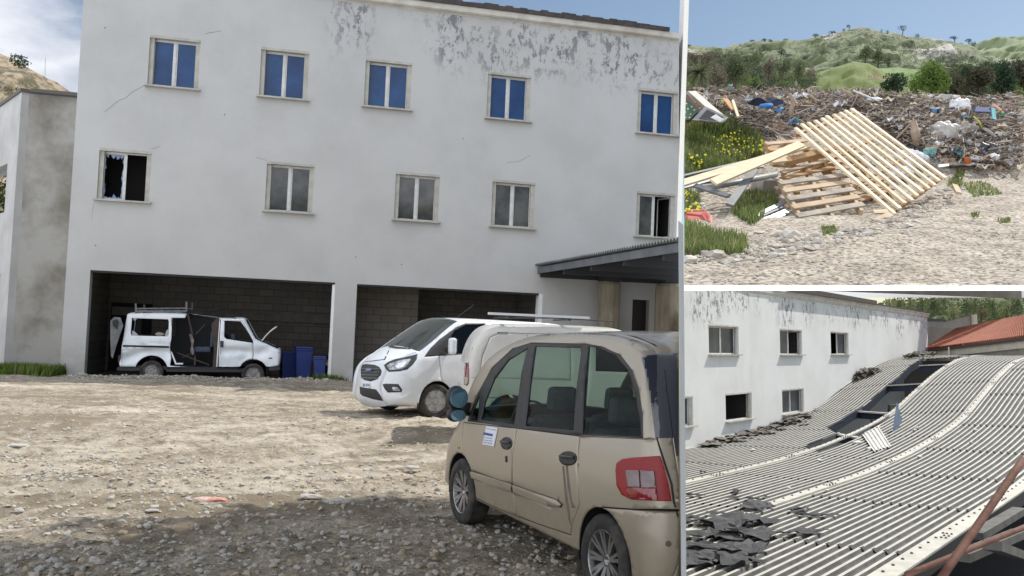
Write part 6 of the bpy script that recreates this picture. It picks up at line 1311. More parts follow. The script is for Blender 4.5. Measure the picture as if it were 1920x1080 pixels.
for i, p in enumerate(scat(HEAP, 700, 6)):
    s_ = rg.uniform(.04, .13); q = felt(p+[0, 0, rg.uniform(0, .15)], s_, i, 2, asp=rg.uniform(.2, .6), lift=.5, fr=L1); m.add(q.v, q.f, rg.choice((0, 0, 1, 1, 2, 3)))
tag(m.build('dry_leaf_litter', [mat('dry_leaf_brown', (.26, .19, .14)), mat('dry_leaf_grey', (.34, .30, .26)), mat('dry_leaf_pale', (.50, .45, .39)), mat('dry_leaf_dark', (.11, .085, .07))], clip=CT), kind='stuff')
m = MB(L1); lm = [mat('litter_white', (.62, .62, .61), (.5, .5, .5), 2, rough=.6), mat('litter_grey', (.36, .35, .34)), mat('litter_blue', (.06, .16, .34)), mat('litter_brown', (.32, .22, .15)), mat('litter_teal', (.08, .28, .26)), mat('litter_cream', (.55, .48, .36))]
for i, p in enumerate(scat(HEAP, 190, 16)+scat([q1(*p) for p in [(820,540),(960,560),(1250,600),(1250,660),(1000,640),(900,690),(840,640)]], 40, 17)):
    s_ = rg.uniform(.03, .13)*(1.6 if rg.random() < .12 else 1); q = felt(p+[0, -.15, rg.uniform(.02, .2)], s_, i+77, 4, asp=rg.uniform(.2, .9), lift=.6, fr=L1); m.add(q.v, q.f, rg.choice((0, 0, 1, 1, 1, 1, 3, 3, 3, 5, 5, 5, 1, 3, 2, 4, 5, 3, 1)))
tag(m.build('litter', lm, clip=CT), kind='stuff')
# palm leaf sheaths and thick branches that can be told apart
PF = mat('dry_frond', (.42, .33, .24), (.26, .19, .14), .5, rough=.9)
def frond(pts, w, nm, lab, dd=.0, ma=PF):
    P = []
    for (u, v, h) in pts: p = hit1(*q1(u, v)) if h is None else None; P.append(p)
    w *= .62; d0 = hit1(*q1(pts[0][0], max(v for _, v, _ in pts)))[1]-.35
    P = [L1.d(*q1(u, v), d0+dd*i) for i, (u, v, _) in enumerate(pts)]; m = MB(L1); rows = []; n = len(P)
    for i, p in enumerate(P):
        t = i/(n-1); ww = w*(.45+1.0*sin(pi*min(1, t*.8+.12)))/1.45; t_ = P[min(i+1, n-1)]-P[max(i-1, 0)]; s_ = np.cross(t_, [0, 1, 0]); s_ /= np.linalg.norm(s_)+1e-9
        rows.append([p-s_*ww, p-s_*ww*.3+np.array([0, -w*.3, 0]), p+s_*ww*.4+np.array([0, -w*.2, 0]), p+s_*ww])
    m.grid(rows); tag(m.build(nm, ma, smooth=True, clip=CT, solid=.03), lab, 'palm frond' if 'frond' in nm else 'branch')
for P, w_, lab in (([(400,460),(405,420),(415,380),(400,350)],.09,'upright pale palm sheath left of the middle of the heap'), ([(505,385),(485,365),(465,350)],.06,'curled brown sheath pointing left on the heap crest'), ([(660,378),(620,350),(590,332)],.08,'brown sheath leaning left at the top middle of the heap'), ([(260,395),(248,375),(243,358)],.05,'short pointed sheath on the left of the heap crest'),
        ([(470,470),(440,450),(370,462)],.035,'long pale curved branch lying flat on the left of the heap'), ([(300,380),(285,360),(300,352),(325,372)],.05,'brown arched sheath on the left crest'), ([(395,372),(375,360),(340,355)],.05,'dark curled sheath beside the upright pale one'), ([(540,400),(490,430),(455,470)],.03,'long pale bent stick on the left middle of the heap'), ([(880,545),(872,500),(866,452)],.16,'thick pale split palm trunk standing right of the slatted rack'), ([(795,525),(830,490),(865,455)],.04,'pale stick leaning on the split palm trunk')):
    frond([(u, v, 0) for u, v in P], w_, 'palm_frond' if 'sheath' in lab or 'trunk' in lab else 'dry_branch', lab)
# weeds and flowers on the left
GR1 = [LEAF('dump_grass', (.10, .165, .035), (.22, .27, .085), .12), LEAF('dump_grass_olive', (.10, .135, .045), (.17, .2, .08), .12), LEAF('dump_grass_dry', (.30, .27, .15), (.38, .34, .2), .12)]
def blades1(poly, n, h0, h1, w, seed, nm, ma=GR1):
    pts = iter(scat(poly, n, seed)); m = blades(L1, n, lambda rg: (lambda p: (p[0], p[1]))(next(pts)), lambda x, y: tz(x, y), h0, h1, w, seed, .7); return tag(m.build(nm, ma, clip=CT), kind='stuff')
G1_ = [q1(*p) for p in [(0,450),(140,445),(200,480),(290,530),(310,590),(180,640),(0,680)]]; blades1(G1_, 11000, .07, .26, .010, 51, 'grass')
blades1([q1(*p) for p in [(0,830),(110,880),(230,900),(250,950),(150,960),(0,960)]], 2600, .05, .16, .008, 52, 'grass'); blades1([q1(*p) for p in [(200,740),(330,700),(360,770),(260,850),(180,800)]], 2200, .05, .16, .008, 53, 'grass')
blades1([q1(*p) for p in [(0,720),(60,740),(70,800),(0,820)]], 900, .05, .18, .008, 57, 'grass')
for k, P in enumerate(([(1000,690),(1030,640),(1060,640),(1040,700)], [(1040,690),(1130,680),(1200,730),(1090,740)], [(520,855),(570,852),(580,880),(530,885)], [(1080,800),(1110,800),(1110,815),(1085,815)], [(1180,825),(1230,825),(1225,838),(1185,838)], [(990,700),(1040,720),(1050,690),(1000,670)])): blades1([q1(*p) for p in P], (420, 700, 260, 60, 90, 220)[k], .02, .07, .008, 60+k, 'grass', GR1)
m = MB(L1); rg = random.Random(9)
for p in scat([q1(*p) for p in [(110,540),(180,520),(290,540),(300,600),(180,620),(120,600)]], 95, 71)+scat([q1(*p) for p in [(10,600),(60,620),(110,640),(20,660)]], 22, 72)+scat([q1(*p) for p in [(0,740),(50,750),(60,840),(0,850)]], 26, 73)+scat([q1(*p) for p in [(140,400),(180,410),(170,440),(140,430)]], 20, 74): m.blob(p+[0, -.05, rg.uniform(.08, .24)], rg.uniform(.013, .024), 1, 1, .2)
tag(m.build('yellow_wildflowers', mat('yellow_petal', (.72, .66, .03)), clip=CT), kind='stuff')
# timber
WDN = mat('fresh_timber', (.72, .60, .41), (.62, .49, .31), .35, rough=.7, stretch=(1, 1, 6)); WDM2 = mat('knotty_timber', (.64, .50, .32), (.44, .30, .17), 1.2, .45, .7, rough=.75, stretch=(1, 1, 3)); WDP = mat('bleached_timber', (.70, .61, .46), (.55, .46, .33), .8, rough=.8)
WDO = mat('orange_timber', (.44, .27, .13), (.35, .20, .09), .4, rough=.75); WDG = mat('weathered_timber', (.42, .36, .28), (.25, .21, .17), .5, rough=.85); WDM = mat('pallet_timber', (.50, .38, .25), (.38, .27, .16), .45, rough=.8)
def slat(root, nm, a, b, w_, t, up, ma, clip=CT):
    return MB(L1).beam(a, b, w_, t, up).build(nm, ma, root, clip=clip)
Bp = L1.d(1671, 401, 12.9); Rp = L1.d(1766, 334, 14.6); TLp = L1.d(1492.5, 246, 14.6); nrm = np.cross(Rp-Bp, TLp-Bp); nrm /= np.linalg.norm(nrm); nrm = nrm if nrm[2] > 0 else -nrm; Tp = L1.pl(1595, 208, Bp, nrm)
rk = thing('slatted_rack', L1, Bp, 'large pale slatted timber rack leaning over the stacked pallets in front of the heap', 'rack')
for i in range(10):
    f = i/9; a = Bp+(Rp-Bp)*f; b = TLp+(Tp-TLp)*f; ax = (b-a)/np.linalg.norm(b-a); slat(rk, 'slat', a-ax*R_.uniform(.0, .06)+nrm*.03, b+ax*R_.uniform(.0, .06)+nrm*(.03+R_.uniform(0, .02)), R_.uniform(.066, .078), .035, nrm, (WDN, WDN, WDM2, WDP)[i % 4])
for f, w_ in ((0.012, .05), (.34, .035), (.64, .035), (.985, .05)):
    a = Bp+(TLp-Bp)*f; b = Rp+(Tp-Rp)*f; e = (b-a)/np.linalg.norm(b-a); slat(rk, 'cross_rail', a-e*.05-nrm*.04, b+e*.05-nrm*.04, w_, .10 if f < .1 else .05, nrm, WDO)
def pallet(P, nm, lab, boards, ma, ma2, th=.12, three=3, under=True):
    A_, B_, C_, D_ = P; n_ = np.cross(B_-A_, D_-A_); n_ /= np.linalg.norm(n_); n_ = n_ if n_[2] > 0 else -n_; t = thing(nm, L1, D_, lab, 'pallet', 'pallets under the slatted rack'); h = np.linalg.norm(D_-A_)
    for i in range(boards): f = (i+.5)/boards*.96+.02; slat(t, 'deck_board', A_+(D_-A_)*f+n_*.011, B_+(C_-B_)*f+n_*.011, h/boards*.42, .022, n_, ma2 if i % 2 == 0 else ma)
    for f in ((.06, .5, .94) if three == 3 else (.05, .95)): slat(t, 'stringer', A_+(B_-A_)*f-n_*th*.42, D_+(C_-D_)*f-n_*th*.42, .05, th*.78, n_, ma)
    if under:
        for f in (.06, .5, .94): slat(t, 'base_board', A_+(D_-A_)*f-n_*(th*.85+.011), B_+(C_-B_)*f-n_*(th*.85+.011), .09, .02, n_, ma)
def lp(u, v, d): return L1.d(*q1(u, v), d)
pallet([lp(352,672,13.6), lp(600,643,14.0), lp(688,785,12.7), lp(440,832,12.4)], 'weathered_pallet', 'weathered greyish pallet lowest and nearest in front of the rack', 5, WDM, WDG)
pallet([lp(365,640,14.5), lp(520,590,14.9), lp(640,700,13.9), lp(420,720,13.5)], 'tilted_pallet', 'orange brown pallet just above the weathered one', 4, WDO, WDM)
pallet([lp(305,530,15.6), lp(455,512,15.9), lp(500,610,15.0), lp(340,600,14.8)], 'brown_pallet', 'brown pallet topmost left behind the long plank', 3, WDO, WDM)
pallet([lp(600,700,14.6), lp(760,655,15.2), lp(790,720,14.4), lp(650,775,13.8)], 'shaded_pallet', 'shaded pallet lying under the lower right of the rack', 3, WDM, WDO)
pallet([lp(470,560,15.2), lp(640,530,15.8), lp(700,640,15.0), lp(540,650,14.6)], 'buried_pallet', 'pallet half hidden beneath the left part of the rack', 4, WDO, WDM)
UPV = np.array([0, -.6, .8])
def plank(a, b, w_, t, ma, nm, lab, cat='plank', up=UPV): tag(MB(L1).beam(a, b, w_, t, up).build(nm, ma, clip=CT), lab, cat)
plank(lp(-10,690,13.2), lp(470,545,14.6), .12, .04, WDN, 'long_plank', 'long pale plank running from the left edge up to the pallets'); plank(lp(115,684,13.0), lp(445,540,14.2), .14, .035, WDN, 'board', 'wide board crossing over the long plank towards the pallets')
plank(lp(330,605,14.0), lp(525,580,14.4), .12, .05, WDN, 'short_plank', 'pale short plank under the wide board at the pallet stack'); plank(lp(385,608,14.1), lp(530,572,14.3), .10, .1, WDO, 'timber_block', 'orange timber block on top of the pallets')
plank(lp(650,858,11.7), lp(790,887,11.4), .15, .03, WDN, 'loose_board', 'pale loose board lying alone on the ground in front'); plank(lp(690,845,12.1), lp(780,803,12.6), .09, .03, WDM, 'offcut', 'narrow offcut leaning at the foot of the rack'); plank(lp(715,797,12.8), lp(768,795,12.8), .07, .05, WDN, 'offcut', 'small pale offcut beside the foot of the rack')
plank(lp(160,372,19), lp(192,412,18.3), .1, .03, mat('orange_slat', (.50, .28, .15)), 'slat', 'orange wooden slat poking out of the left of the heap'); plank(lp(188,378,18.8), lp(208,438,17.8), .05, .03, WDN, 'stick', 'thin pale stick beside the orange slat'); plank(lp(1020,695,14.6), lp(1035,725,14.1), .09, .04, WDM, 'offcut', 'short brown offcut among the weeds on the right')
# metal
GAL = mat('galvanised_profile', (.30, .34, .37), (.17, .19, .21), .5, rough=.45, metal=.5); DKM = mat('dark_profile', (.10, .11, .12), (.17, .17, .16), .6, rough=.6)
for k, (a, b, w_, t, ma, lab) in enumerate(((lp(5,935,11.2), lp(160,838,12.2), .07, .03, DKM, 'dark metal profile lowest at the left edge'), (lp(115,885,11.9), lp(380,760,13.2), .06, .03, GAL, 'upper galvanised channel pointing at the weathered pallet'), (lp(120,912,11.6), lp(392,793,12.8), .10, .02, GAL, 'wide shiny channel below the upper galvanised one'), (lp(160,868,12.0), lp(378,778,13.0), .03, .03, DKM, 'thin dark bar between the two galvanised channels'),
        (lp(45,695,13.3), lp(172,735,12.8), .09, .03, DKM, 'dark flat bar under the long plank'), (lp(175,770,12.6), lp(270,635,13.9), .11, .04, DKM, 'dark upright profile leaning on the wide board'), (lp(0,705,13.6), lp(300,622,14.8), .05, .03, GAL, 'grey blue channel behind the long plank'), (lp(0,660,14.5), lp(260,600,15.6), .04, .03, DKM, 'dark rail at the back of the metal scrap'))):
    tag(MB(L1).beam(a, b, w_, t, UPV).build('metal_profile', ma, clip=CT), lab, 'metal profile')
for k, (a, b, r, ma, lab) in enumerate(((lp(60,712,13.4), lp(350,655,14.6), .045, mat('grey_pipe', (.28, .30, .31), (.2, .21, .22), .6, rough=.5), 'long grey pipe under the planks'), (lp(10,690,14), lp(120,680,14.4), .03, GAL, 'thin grey pipe end at the left edge'), (lp(640,560,16.6), lp(760,605,16), .035, MATS['grey_pipe'], 'grey pipe seen between the slats of the rack'), (lp(610,578,16.2), lp(720,625,15.6), .03, mat('blue_pipe', (.10, .16, .24)), 'bluish pipe seen between the slats of the rack'), (lp(640,340,20), lp(735,378,19.2), .018, mat('white_rod', (.6, .6, .6)), 'thin white rod at the top middle of the heap'))):
    tag(MB(L1).tube([a, (a+b)/2, b], r, 12).build('pipe', ma, smooth=True, clip=CT), lab, 'pipe')
# crates, cabinets, sacks, bags, small rubbish
def slab(P, t, ma, nm, lab, cat, n=(0, -1, .2)): tag(MB(L1).prism(P, n, t).build(nm, ma, clip=CT, bevel=.05), lab, cat)
slab([lp(20,342,17.6), lp(48,340,17.8), lp(165,440,17.0), lp(140,448,16.8)], .22, mat('cream_panel', (.55, .51, .44), (.45, .41, .35), .4), 'cream_board', 'long cream cabinet panel sloping down at the upper left of the heap', 'panel')
slab([lp(-30,380,17.7), lp(18,352,17.5), lp(72,418,17.0), lp(30,455,16.9), lp(-30,470,16.9)], .1, mat('brown_frame', (.14, .08, .05)), 'brown_board', 'dark brown framed green board at the far left of the heap', 'board')
gb = [lp(-20,392,17.55), lp(16,372,17.4), lp(60,415,16.95), lp(28,448,16.8), lp(-20,452,16.8)]; mm = MB(L1).prism(gb, (0, -1, .2), .03); o = tag(mm.build('patterned_cloth_panel', mat('dark_green_cloth', (.015, .07, .05)), clip=CT), 'dark green cloth panel with orange and yellow patches at the far left', 'panel')
for k, (u, v) in enumerate(((14,388),(34,400),(20,408),(44,412),(10,420),(30,428),(26,440),(12,440))): q = MB(L1).prism([lp(u-4,v,16.72), lp(u,v-3,16.74), lp(u+4,v,16.72), lp(u,v+3,16.7)], (0, -1, 0), .01).build('cloth_patch', mat('orange_patch' if k % 2 else 'yellow_patch', (.55, .25, .06) if k % 2 else (.55, .45, .08)), clip=CT); q and (setattr(q, 'parent', o), setattr(q, 'matrix_parent_inverse', Matrix.Translation(-o.location)))
slab([lp(35,450,16.7), lp(85,398,17.0), lp(172,440,16.6), lp(150,460,16.4)], .12, mat('grey_crate', (.16, .17, .17), (.25, .25, .24), .6), 'grey_crate', 'grey open crate tilted beside the cream cabinet panel', 'crate'); slab([lp(60,446,16.6), lp(92,410,16.8), lp(155,440,16.45), lp(125,452,16.4)], .02, mat('crate_inside', (.03, .03, .035)), 'crate_liner', 'dark liner inside the tilted grey crate', 'liner'); slab([lp(105,440,16.4), lp(125,428,16.45), lp(155,448,16.3), lp(140,458,16.3)], .03, mat('pale_card', (.6, .6, .56)), 'card', 'pale card in the tilted grey crate', 'card')
def sack(u, v, w_, h_, ma, nm, lab, seed, d=None, cat='sack'):
    p = hit1(*q1(u, v)); d = p[1]-.60; c = L1.d(*q1(u, v), d); s_ = d/1700/2
    bm = bmesh.new(); bmesh.ops.create_icosphere(bm, subdivisions=4, radius=1); V = []
    for vv in bm.verts:
        q = np.array(vv.co); n = fbm(q[0]*1.7+seed, q[2]*1.7+q[1]*1.3, 4, seed)*.40+.10*sin(9*q[0]+6*q[2]+seed+3*q[1])+.05*sin(21*q[0]+4*seed); V.append(c+q*np.array([w_*s_, w_*s_*.7, h_*s_])*(1+n))
    m = MB(L1); m.add(V, [tuple(x.index for x in f.verts) for f in bm.faces]); bm.free(); tag(m.build(nm, ma, smooth=True, clip=CT), lab, cat)
SG = mat('grey_sackcloth', (.42, .40, .37), (.30, .28, .26), .6, rough=.9, bump=.5, bsc=1.2); SWH = mat('white_bag_plastic', (.72, .72, .72), (.58, .58, .58), .8, rough=.5, bump=.5, bsc=1); SD = mat('black_bag_plastic', (.02, .022, .03), (.05, .05, .06), .8, rough=.4)
for k, a in enumerate(((990,380,54,22,SG,'sack','grey sack topmost at the right of the heap crest'), (1038,402,34,32,SWH,'plastic_bag','white crumpled plastic bag hanging beside the topmost grey sack'), (950,424,38,22,SG,'sack','small flat grey sack left of the white bag'), (975,496,56,40,mat('translucent_sack', (.50, .47, .42), (.36, .34, .31), .6, rough=.5, bump=.5, bsc=1),'sack','large dusty translucent sack in the middle right of the heap'), (1055,490,46,32,mat('brown_grey_sack', (.36, .32, .27), (.26, .23, .2), .6, rough=.8, bump=.5, bsc=1.2),'sack','brownish grey sack right of the large translucent one'), (1228,362,18,14,SG,'sack','small pale sack at the right edge of the crest'), (1140,556,44,22,SD,'bin_bag','black bin bag below the brownish sack'), (1165,590,20,14,SWH,'plastic_bag','small white bag below the black bin bag'), (465,385,18,8,mat('yellow_lump', (.6, .45, .2)),'foam_lump','yellowish foam lump on the middle of the crest'),
        (600,368,52,14,SWH,'plastic_sheet','white plastic sheet bundle at the top middle of the heap'), (720,372,26,8,SWH,'plastic_sheet','narrow white plastic roll right of the white bundle'), (660,490,24,12,mat('mauve_rag', (.42, .38, .42)),'rag','pale mauve rag behind the top of the rack'), (425,500,30,14,MATS['mauve_rag'],'rag','pale mauve cloth under the upper left of the rack'), (860,600,60,36,mat('striped_cloth', (.66, .67, .68), (.4, .42, .45), 1.6, .45, .55, rough=.85, bump=.5),'cloth_heap','white striped cloth heap under the right side of the rack'), (820,650,44,26,MATS['striped_cloth'],'cloth_heap','white cloth lump seen through the lower slats of the rack'),
        (925,572,26,20,mat('teal_cloth', (.05, .26, .24), (.3, .4, .36), 1.2),'teal_bag','small teal bag right of the rack'), (1180,430,26,14,mat('green_roll', (.04, .2, .12)),'green_roll','dark green roll at the right of the heap'), (1230,428,24,9,SWH,'foam_roll','white foam roll at the right edge beside the green roll'), (740,430,22,12,SG,'grey_cloth','grey cloth on the heap above the rack'), (60,775,30,15,mat('white_tile', (.6, .58, .52)),'white_box','small cream box among the weeds at the left'))): sack(*a[:4], a[4], a[5], a[6], k+3, cat=a[5].replace('_', ' '))
tag(felt(hit1(*q1(1065, 628))+[0, 0, .02], .42, 5, 8, .5, .06, L1, .1).build('tarp', SG, smooth=True, clip=CT, solid=.05), 'dusty grey tarpaulin lying at the foot of the heap under the orange cup', 'tarpaulin')
p = hit1(*q1(1057, 624)); m = MB(L1); m.lathe([(0, .001), (0, .055), (.16, .075), (.17, .08), (.16, .068), (.02, .045)], 20, 2, tuple(p+[0, -.1, .02])); tag(m.build('orange_cup', mat('orange_plastic_cup', (.62, .16, .04)), smooth=True), 'small orange plastic cup standing on the grey tarpaulin', 'cup')
p = L1.d(*q1(300, 372+28), 18.2); tag(felt(p, .36, 9, 6, .3, .25, L1, .1).build('blue_sheet', mat('navy_sheet', (.02, .03, .06)), clip=CT, solid=.03), 'dark navy plastic sheet on the left of the heap', 'plastic sheet'); tag(MB(L1).tube([lp(290,398,17.9), lp(312,396,17.85), lp(335,396,17.9)], .04, 8).build('blue_pipe', mat('bright_blue_plastic', (.04, .2, .55)), smooth=True), 'short bright blue plastic tube on the navy sheet', 'tube')
slab([lp(1100,400,19), lp(1165,402,19), lp(1160,420,18.8), lp(1095,418,18.8)], .1, mat('navy_crate', (.03, .05, .14)), 'navy_crate', 'navy blue crate at the right of the heap', 'crate'); slab([lp(1158,404,18.7), lp(1172,404,18.7), lp(1178,450,18.2), lp(1162,445,18.2)], .04, mat('teal_plastic', (.04, .24, .26)), 'teal_strip', 'teal plastic strip hanging below the navy crate', 'strip'); frond([(1090,435,0),(1110,455,0),(1125,485,0)], .03, 'yellow_strap', 'yellow strap trailing down the right of the heap', ma=mat('yellow_strap', (.55, .55, .06))); frond([(1125,480,0),(1150,495,0),(1180,520,0)], .06, 'grey_board_frond', 'pale grey strip lying below the yellow strap', ma=SG)
slab([lp(1160,390,19), lp(1168,388,19), lp(1200,410,18.7), lp(1190,414,18.7)], .04, mat('terracotta_shard', (.5, .25, .15)), 'roof_tile', 'terracotta tile shard above the green roll', 'tile'); slab([lp(960,617,15), lp(998,613,15), lp(1000,622,14.9), lp(963,627,14.9)], .05, SWH, 'white_box', 'small flat white box right of the rack', 'box')
# red tub, concrete block
rd = thing('red_tub', L1, lp(60,855,12.2), 'broken red plastic tub among the weeds at the lower left', 'tub'); P = [lp(12,792,12.5), lp(80,790,12.6), lp(100,812,12.4), lp(105,855,12.1), lp(85,868,12.0), lp(20,850,12.1)]; MB(L1).prism(P, (0, -1, .2), .35).build('shell', mat('red_tub_plastic', (.50, .06, .045), (.40, .10, .08), .5, rough=.45), rd, clip=CT, bevel=.2); MB(L1).tube([lp(12,790,12.45), lp(82,788,12.5), lp(104,812,12.3), lp(108,850,12.0)], .018, 8).build('rim', mat('faded_red_rim', (.6, .25, .2)), rd, clip=CT)
p = hit1(*q1(315, 725)); tag(MB(L1).box(p+[0, 0, .13], (.42, .34, .24), eul(.1, .05, .35)).build('concrete_block', mat('concrete_block_grey', (.38, .35, .31), (.27, .25, .22), .7, bump=.5), clip=CT, bevel=.15), 'broken grey concrete block under the planks beside the pallet', 'block')
for k, (u, v, s_, lab) in enumerate(((403,893,.17,'largest pale boulder in front of the weathered pallet'), (440,918,.07,'small stone just right of the largest boulder'), (495,888,.09,'flat stone below the corner of the weathered pallet'), (25,985,.13,'pale stone at the lower left corner of the dump'), (125,965,.15,'wide pale stone near the lower left'), (870,815,.10,'rounded stone right of the rack foot'), (820,800,.09,'pale angular stone touching the rack foot'), (935,745,.10,'grey stone under the right corner of the rack'), (990,715,.09,'grey stone right of the right corner of the rack'), (525,1005,.04,'tiny white stone on the bare ground'), (1245,658,.12,'pale slab stone at the right edge'))):
    s_ *= .75; p = hit1(*q1(u, v)); tag(MB(L1).blob(p+[0, 0, s_*.2], (s_, s_*.8, s_*.6), k+5, 2, .2).build('boulder', DST[2 if k % 3 == 0 else 0], clip=CT), lab, 'stone')

# hills, woods and trees beyond
def hillmat(nm, g1_, g2_, rock, sc, rl=.62, bush=(.035, .055, .025), bs=.5):
    m = mat(nm, g1_, g2_, sc, .35, .65, rough=.97, bump=0); nt = m.node_tree; N = nt.nodes; Lk = nt.links; b = N['Principled BSDF']; old = b.inputs['Base Color'].links[0].from_socket; tc = N.new('ShaderNodeTexCoord')
    for (s_, lo, hi, c, st) in ((sc*.6, rl, rl+.05, rock, (1, 1, 3)), (sc*6, bs, bs+.08, bush, (1, 1, 1))):
        mp = N.new('ShaderNodeMapping'); mp.inputs['Scale'].default_value = st; Lk.new(tc.outputs['Object'], mp.inputs[0])
        n = N.new('ShaderNodeTexNoise'); n.inputs['Scale'].default_value = s_; n.inputs['Detail'].default_value = 9; n.inputs['Roughness'].default_value = .68; Lk.new(mp.outputs[0], n.inputs[0]); r = N.new('ShaderNodeMapRange'); r.inputs[1].default_value = lo; r.inputs[2].default_value = hi; Lk.new(n.outputs[0], r.inputs[0])
        x = N.new('ShaderNodeMixRGB'); Lk.new(r.outputs[0], x.inputs[0]); Lk.new(old, x.inputs[1]); x.inputs[2].default_value = (*c, 1); old = x.outputs[0]
    Lk.new(old, b.inputs['Base Color']); return m
RK = (.46, .43, .38)
ridge_sheet(L1, [(1700,110),(1790,95),(1830,82),(1865,74),(1885,72),(1915,67),(1960,62)], 600, 420, 175, hillmat('far_hill', (.16, .20, .10), (.22, .25, .14), RK, .0016, .60, (.11, .14, .07), .6), 'far_hill', 3, clip=CT)
main = [(1260,82),(1283,83),(1320,88),(1360,91),(1372,84),(1400,79),(1440,78),(1490,75),(1520,72),(1545,68),(1565,63),(1585,58),(1605,53),(1612,50.5),(1622,50),(1632,54),(1645,58),(1665,62),(1685,63),(1695,66),(1710,70),(1740,72),(1770,74),(1790,80),(1810,84),(1840,102),(1880,112),(1960,118)]
ridge_sheet(L1, main, 380, 130, 330, hillmat('main_hill', (.125, .15, .075), (.19, .21, .115), RK, .005, .58, (.06, .075, .045), .51), 'hill', 6, 1.1, nx=200, ny=90, clip=CT)
ridge_sheet(L1, [(1590,152),(1640,128),(1680,126),(1740,133),(1800,140),(1870,158),(1940,175)], 170, 120, 330, hillmat('green_slope', (.12, .18, .06), (.18, .24, .09), (.2, .22, .12), .012, .7, (.06, .1, .035), .55), 'green_slope', 8, .6, clip=CT)
ridge_sheet(L1, [(1480,178),(1520,150),(1560,128),(1600,116),(1630,120),(1670,140),(1710,165),(1740,185)], 120, 90, 330, hillmat('yellow_green_mound', (.155, .185, .055), (.115, .145, .04), (.3, .33, .08), .02, .66, (.10, .13, .04), .6), 'grassy_mound', 11, .6, clip=CT)
# rock faces on the main hill
def dmain(x, y):
    y0 = np.interp(x, [p[0] for p in main], [p[1] for p in main]); return 380-250*(max(y-y0, 0)/(330-y0))**(1/1.3)
RKM = mat('pale_rock_face', (.50, .465, .40), (.30, .28, .22), .012, .42, .62, rough=.95)
def pxpatch(P, d, amp, ma, nm, seed, fixed=None):
    Pn = np.array(P); X, Y = np.meshgrid(np.arange(Pn[:, 0].min(), Pn[:, 0].max(), 1.6), np.arange(Pn[:, 1].min(), Pn[:, 1].max(), 1.6)); X = X.ravel(); Y = Y.ravel(); k = arr_poly_contains(Pn, X, Y); m = MB(L1); rg = random.Random(seed)
    for x, y in zip(X[k], Y[k]):
        if rg.random() < .62:
            x += rg.uniform(-1, 1); y += rg.uniform(-1, 1); d_ = fixed or dmain(x, y)-15; p = L1.d(x, y, d_); s_ = rg.uniform(.5, 1.1)*d_/1700; m.blob(p, (s_*1.5, s_, s_*.8), rg.randint(0, 999), 1, .3)
    return tag(m.build(nm, ma, clip=CT), kind='structure')
for k, P in enumerate(([(1604,55),(1622,50),(1634,58),(1648,66),(1640,72),(1624,62)], [(1668,66),(1690,63),(1700,68),(1688,72),(1674,72)], [(1770,78),(1790,82),(1815,100),(1850,106),(1840,110),(1800,98)], [(1364,87),(1392,80),(1396,84),(1372,90)], [(1480,77),(1515,75),(1510,79),(1482,80)], [(1374,100),(1390,98),(1388,102),(1374,103)], [(1395,95),(1415,93),(1416,95),(1398,97)])): pxpatch(P, 372, 1, RKM, 'rock_outcrop', k)
pxpatch([(1627,140),(1656,139),(1657,148),(1640,149),(1629,151)], 95, 1, mat('red_earth', (.40, .26, .18), (.30, .2, .13), .06), 'earth_scar', 9, 95)
for k, (x, yb, h, w_, lab) in enumerate(((1413.5,80,5,8,'leftmost low bushy pine on the left ridge'), (1434,79,6,9,'round pine in the middle of the left ridge'), (1445,79,4,7,'small pine right of the round pine on the left ridge'), (1474,77,4,6,'lone small pine where the left ridge starts to rise'), (1529,73,8,9,'dark round pine at the foot of the peak'), (1540,72,5,6,'small pine right of the dark round pine'), (1560,67,7,8,'pine halfway up the left side of the peak'), (1582,60,5,5,'small pine just left of the summit pine'), (1592,57,8,7,'pine nearest the summit of the peak'), (1653,61,5,4,'first tiny pine right of the summit'), (1664,63,6,5,'second small pine right of the summit'), (1692,66,14,10,'tallest umbrella pine on the right ridge'), (1722,71,6,7,'low pine right of the tallest umbrella pine'), (1790,78,8,10,'umbrella pine above the white cliffs'), (1816,84,9,10,'pine group tree at the right end of the ridge'), (1826,86,6,10,'low dark tree beside the pine at the right end of the ridge'), (1291.5,88,4,6,'tiny tree at the far left of the ridge'), (1425,80,3,5,'smallest bush pine on the left ridge'))):
    conif(L1, x, yb+1, yb-h*1.3, 368, w_*1.8, LEAF('far_pine_leaf', (.045, .07, .05), (.08, .10, .07), .002), 'pine_tree', lab, k+200, 3, 190, CT, 'pines on the ridge', shape='umbrella' if h > 6 else 'round')
m = MB(L1); rg = random.Random(4); mats_s = [LEAF('scrub_dark', (.045, .07, .035), (.085, .115, .055), .01), LEAF('scrub_mid', (.085, .13, .05), (.14, .18, .075), .01), LEAF('scrub_grey', (.11, .13, .085), (.16, .17, .11), .01)]
def scrub(n, x0, x1, y0, y1, s0, s1, cl, yfun=None):
    for i in range(n):
        x = rg.uniform(x0, x1); y = rg.uniform(y0, y1)
        if y < np.interp(x, [p[0] for p in main], [p[1] for p in main])+2.5: continue
        d = dmain(x, y)-9; c = L1.d(x, y, d); w_ = rg.uniform(s0, s1)*d/1700; q = leaves(L1, [(c, (w_, w_, w_*.75))], 14, w_*.35, rg.randint(0, 9999)); m.add(q.v, q.f, rg.choice(cl))
scrub(2200, 1283, 1915, 60, 150, .8, 2.9, (0, 0, 1, 2)); scrub(260, 1640, 1800, 78, 118, 1.5, 4, (0, 0, 2)); scrub(200, 1520, 1640, 70, 120, 1.2, 3, (0, 1)); scrub(220, 1740, 1915, 105, 135, 2, 4.5, (0, 0, 2)); scrub(160, 1283, 1420, 90, 130, 1.5, 4, (2, 2, 0)); scrub(260, 1400, 1520, 110, 165, 1.5, 4, (1, 0, 2))
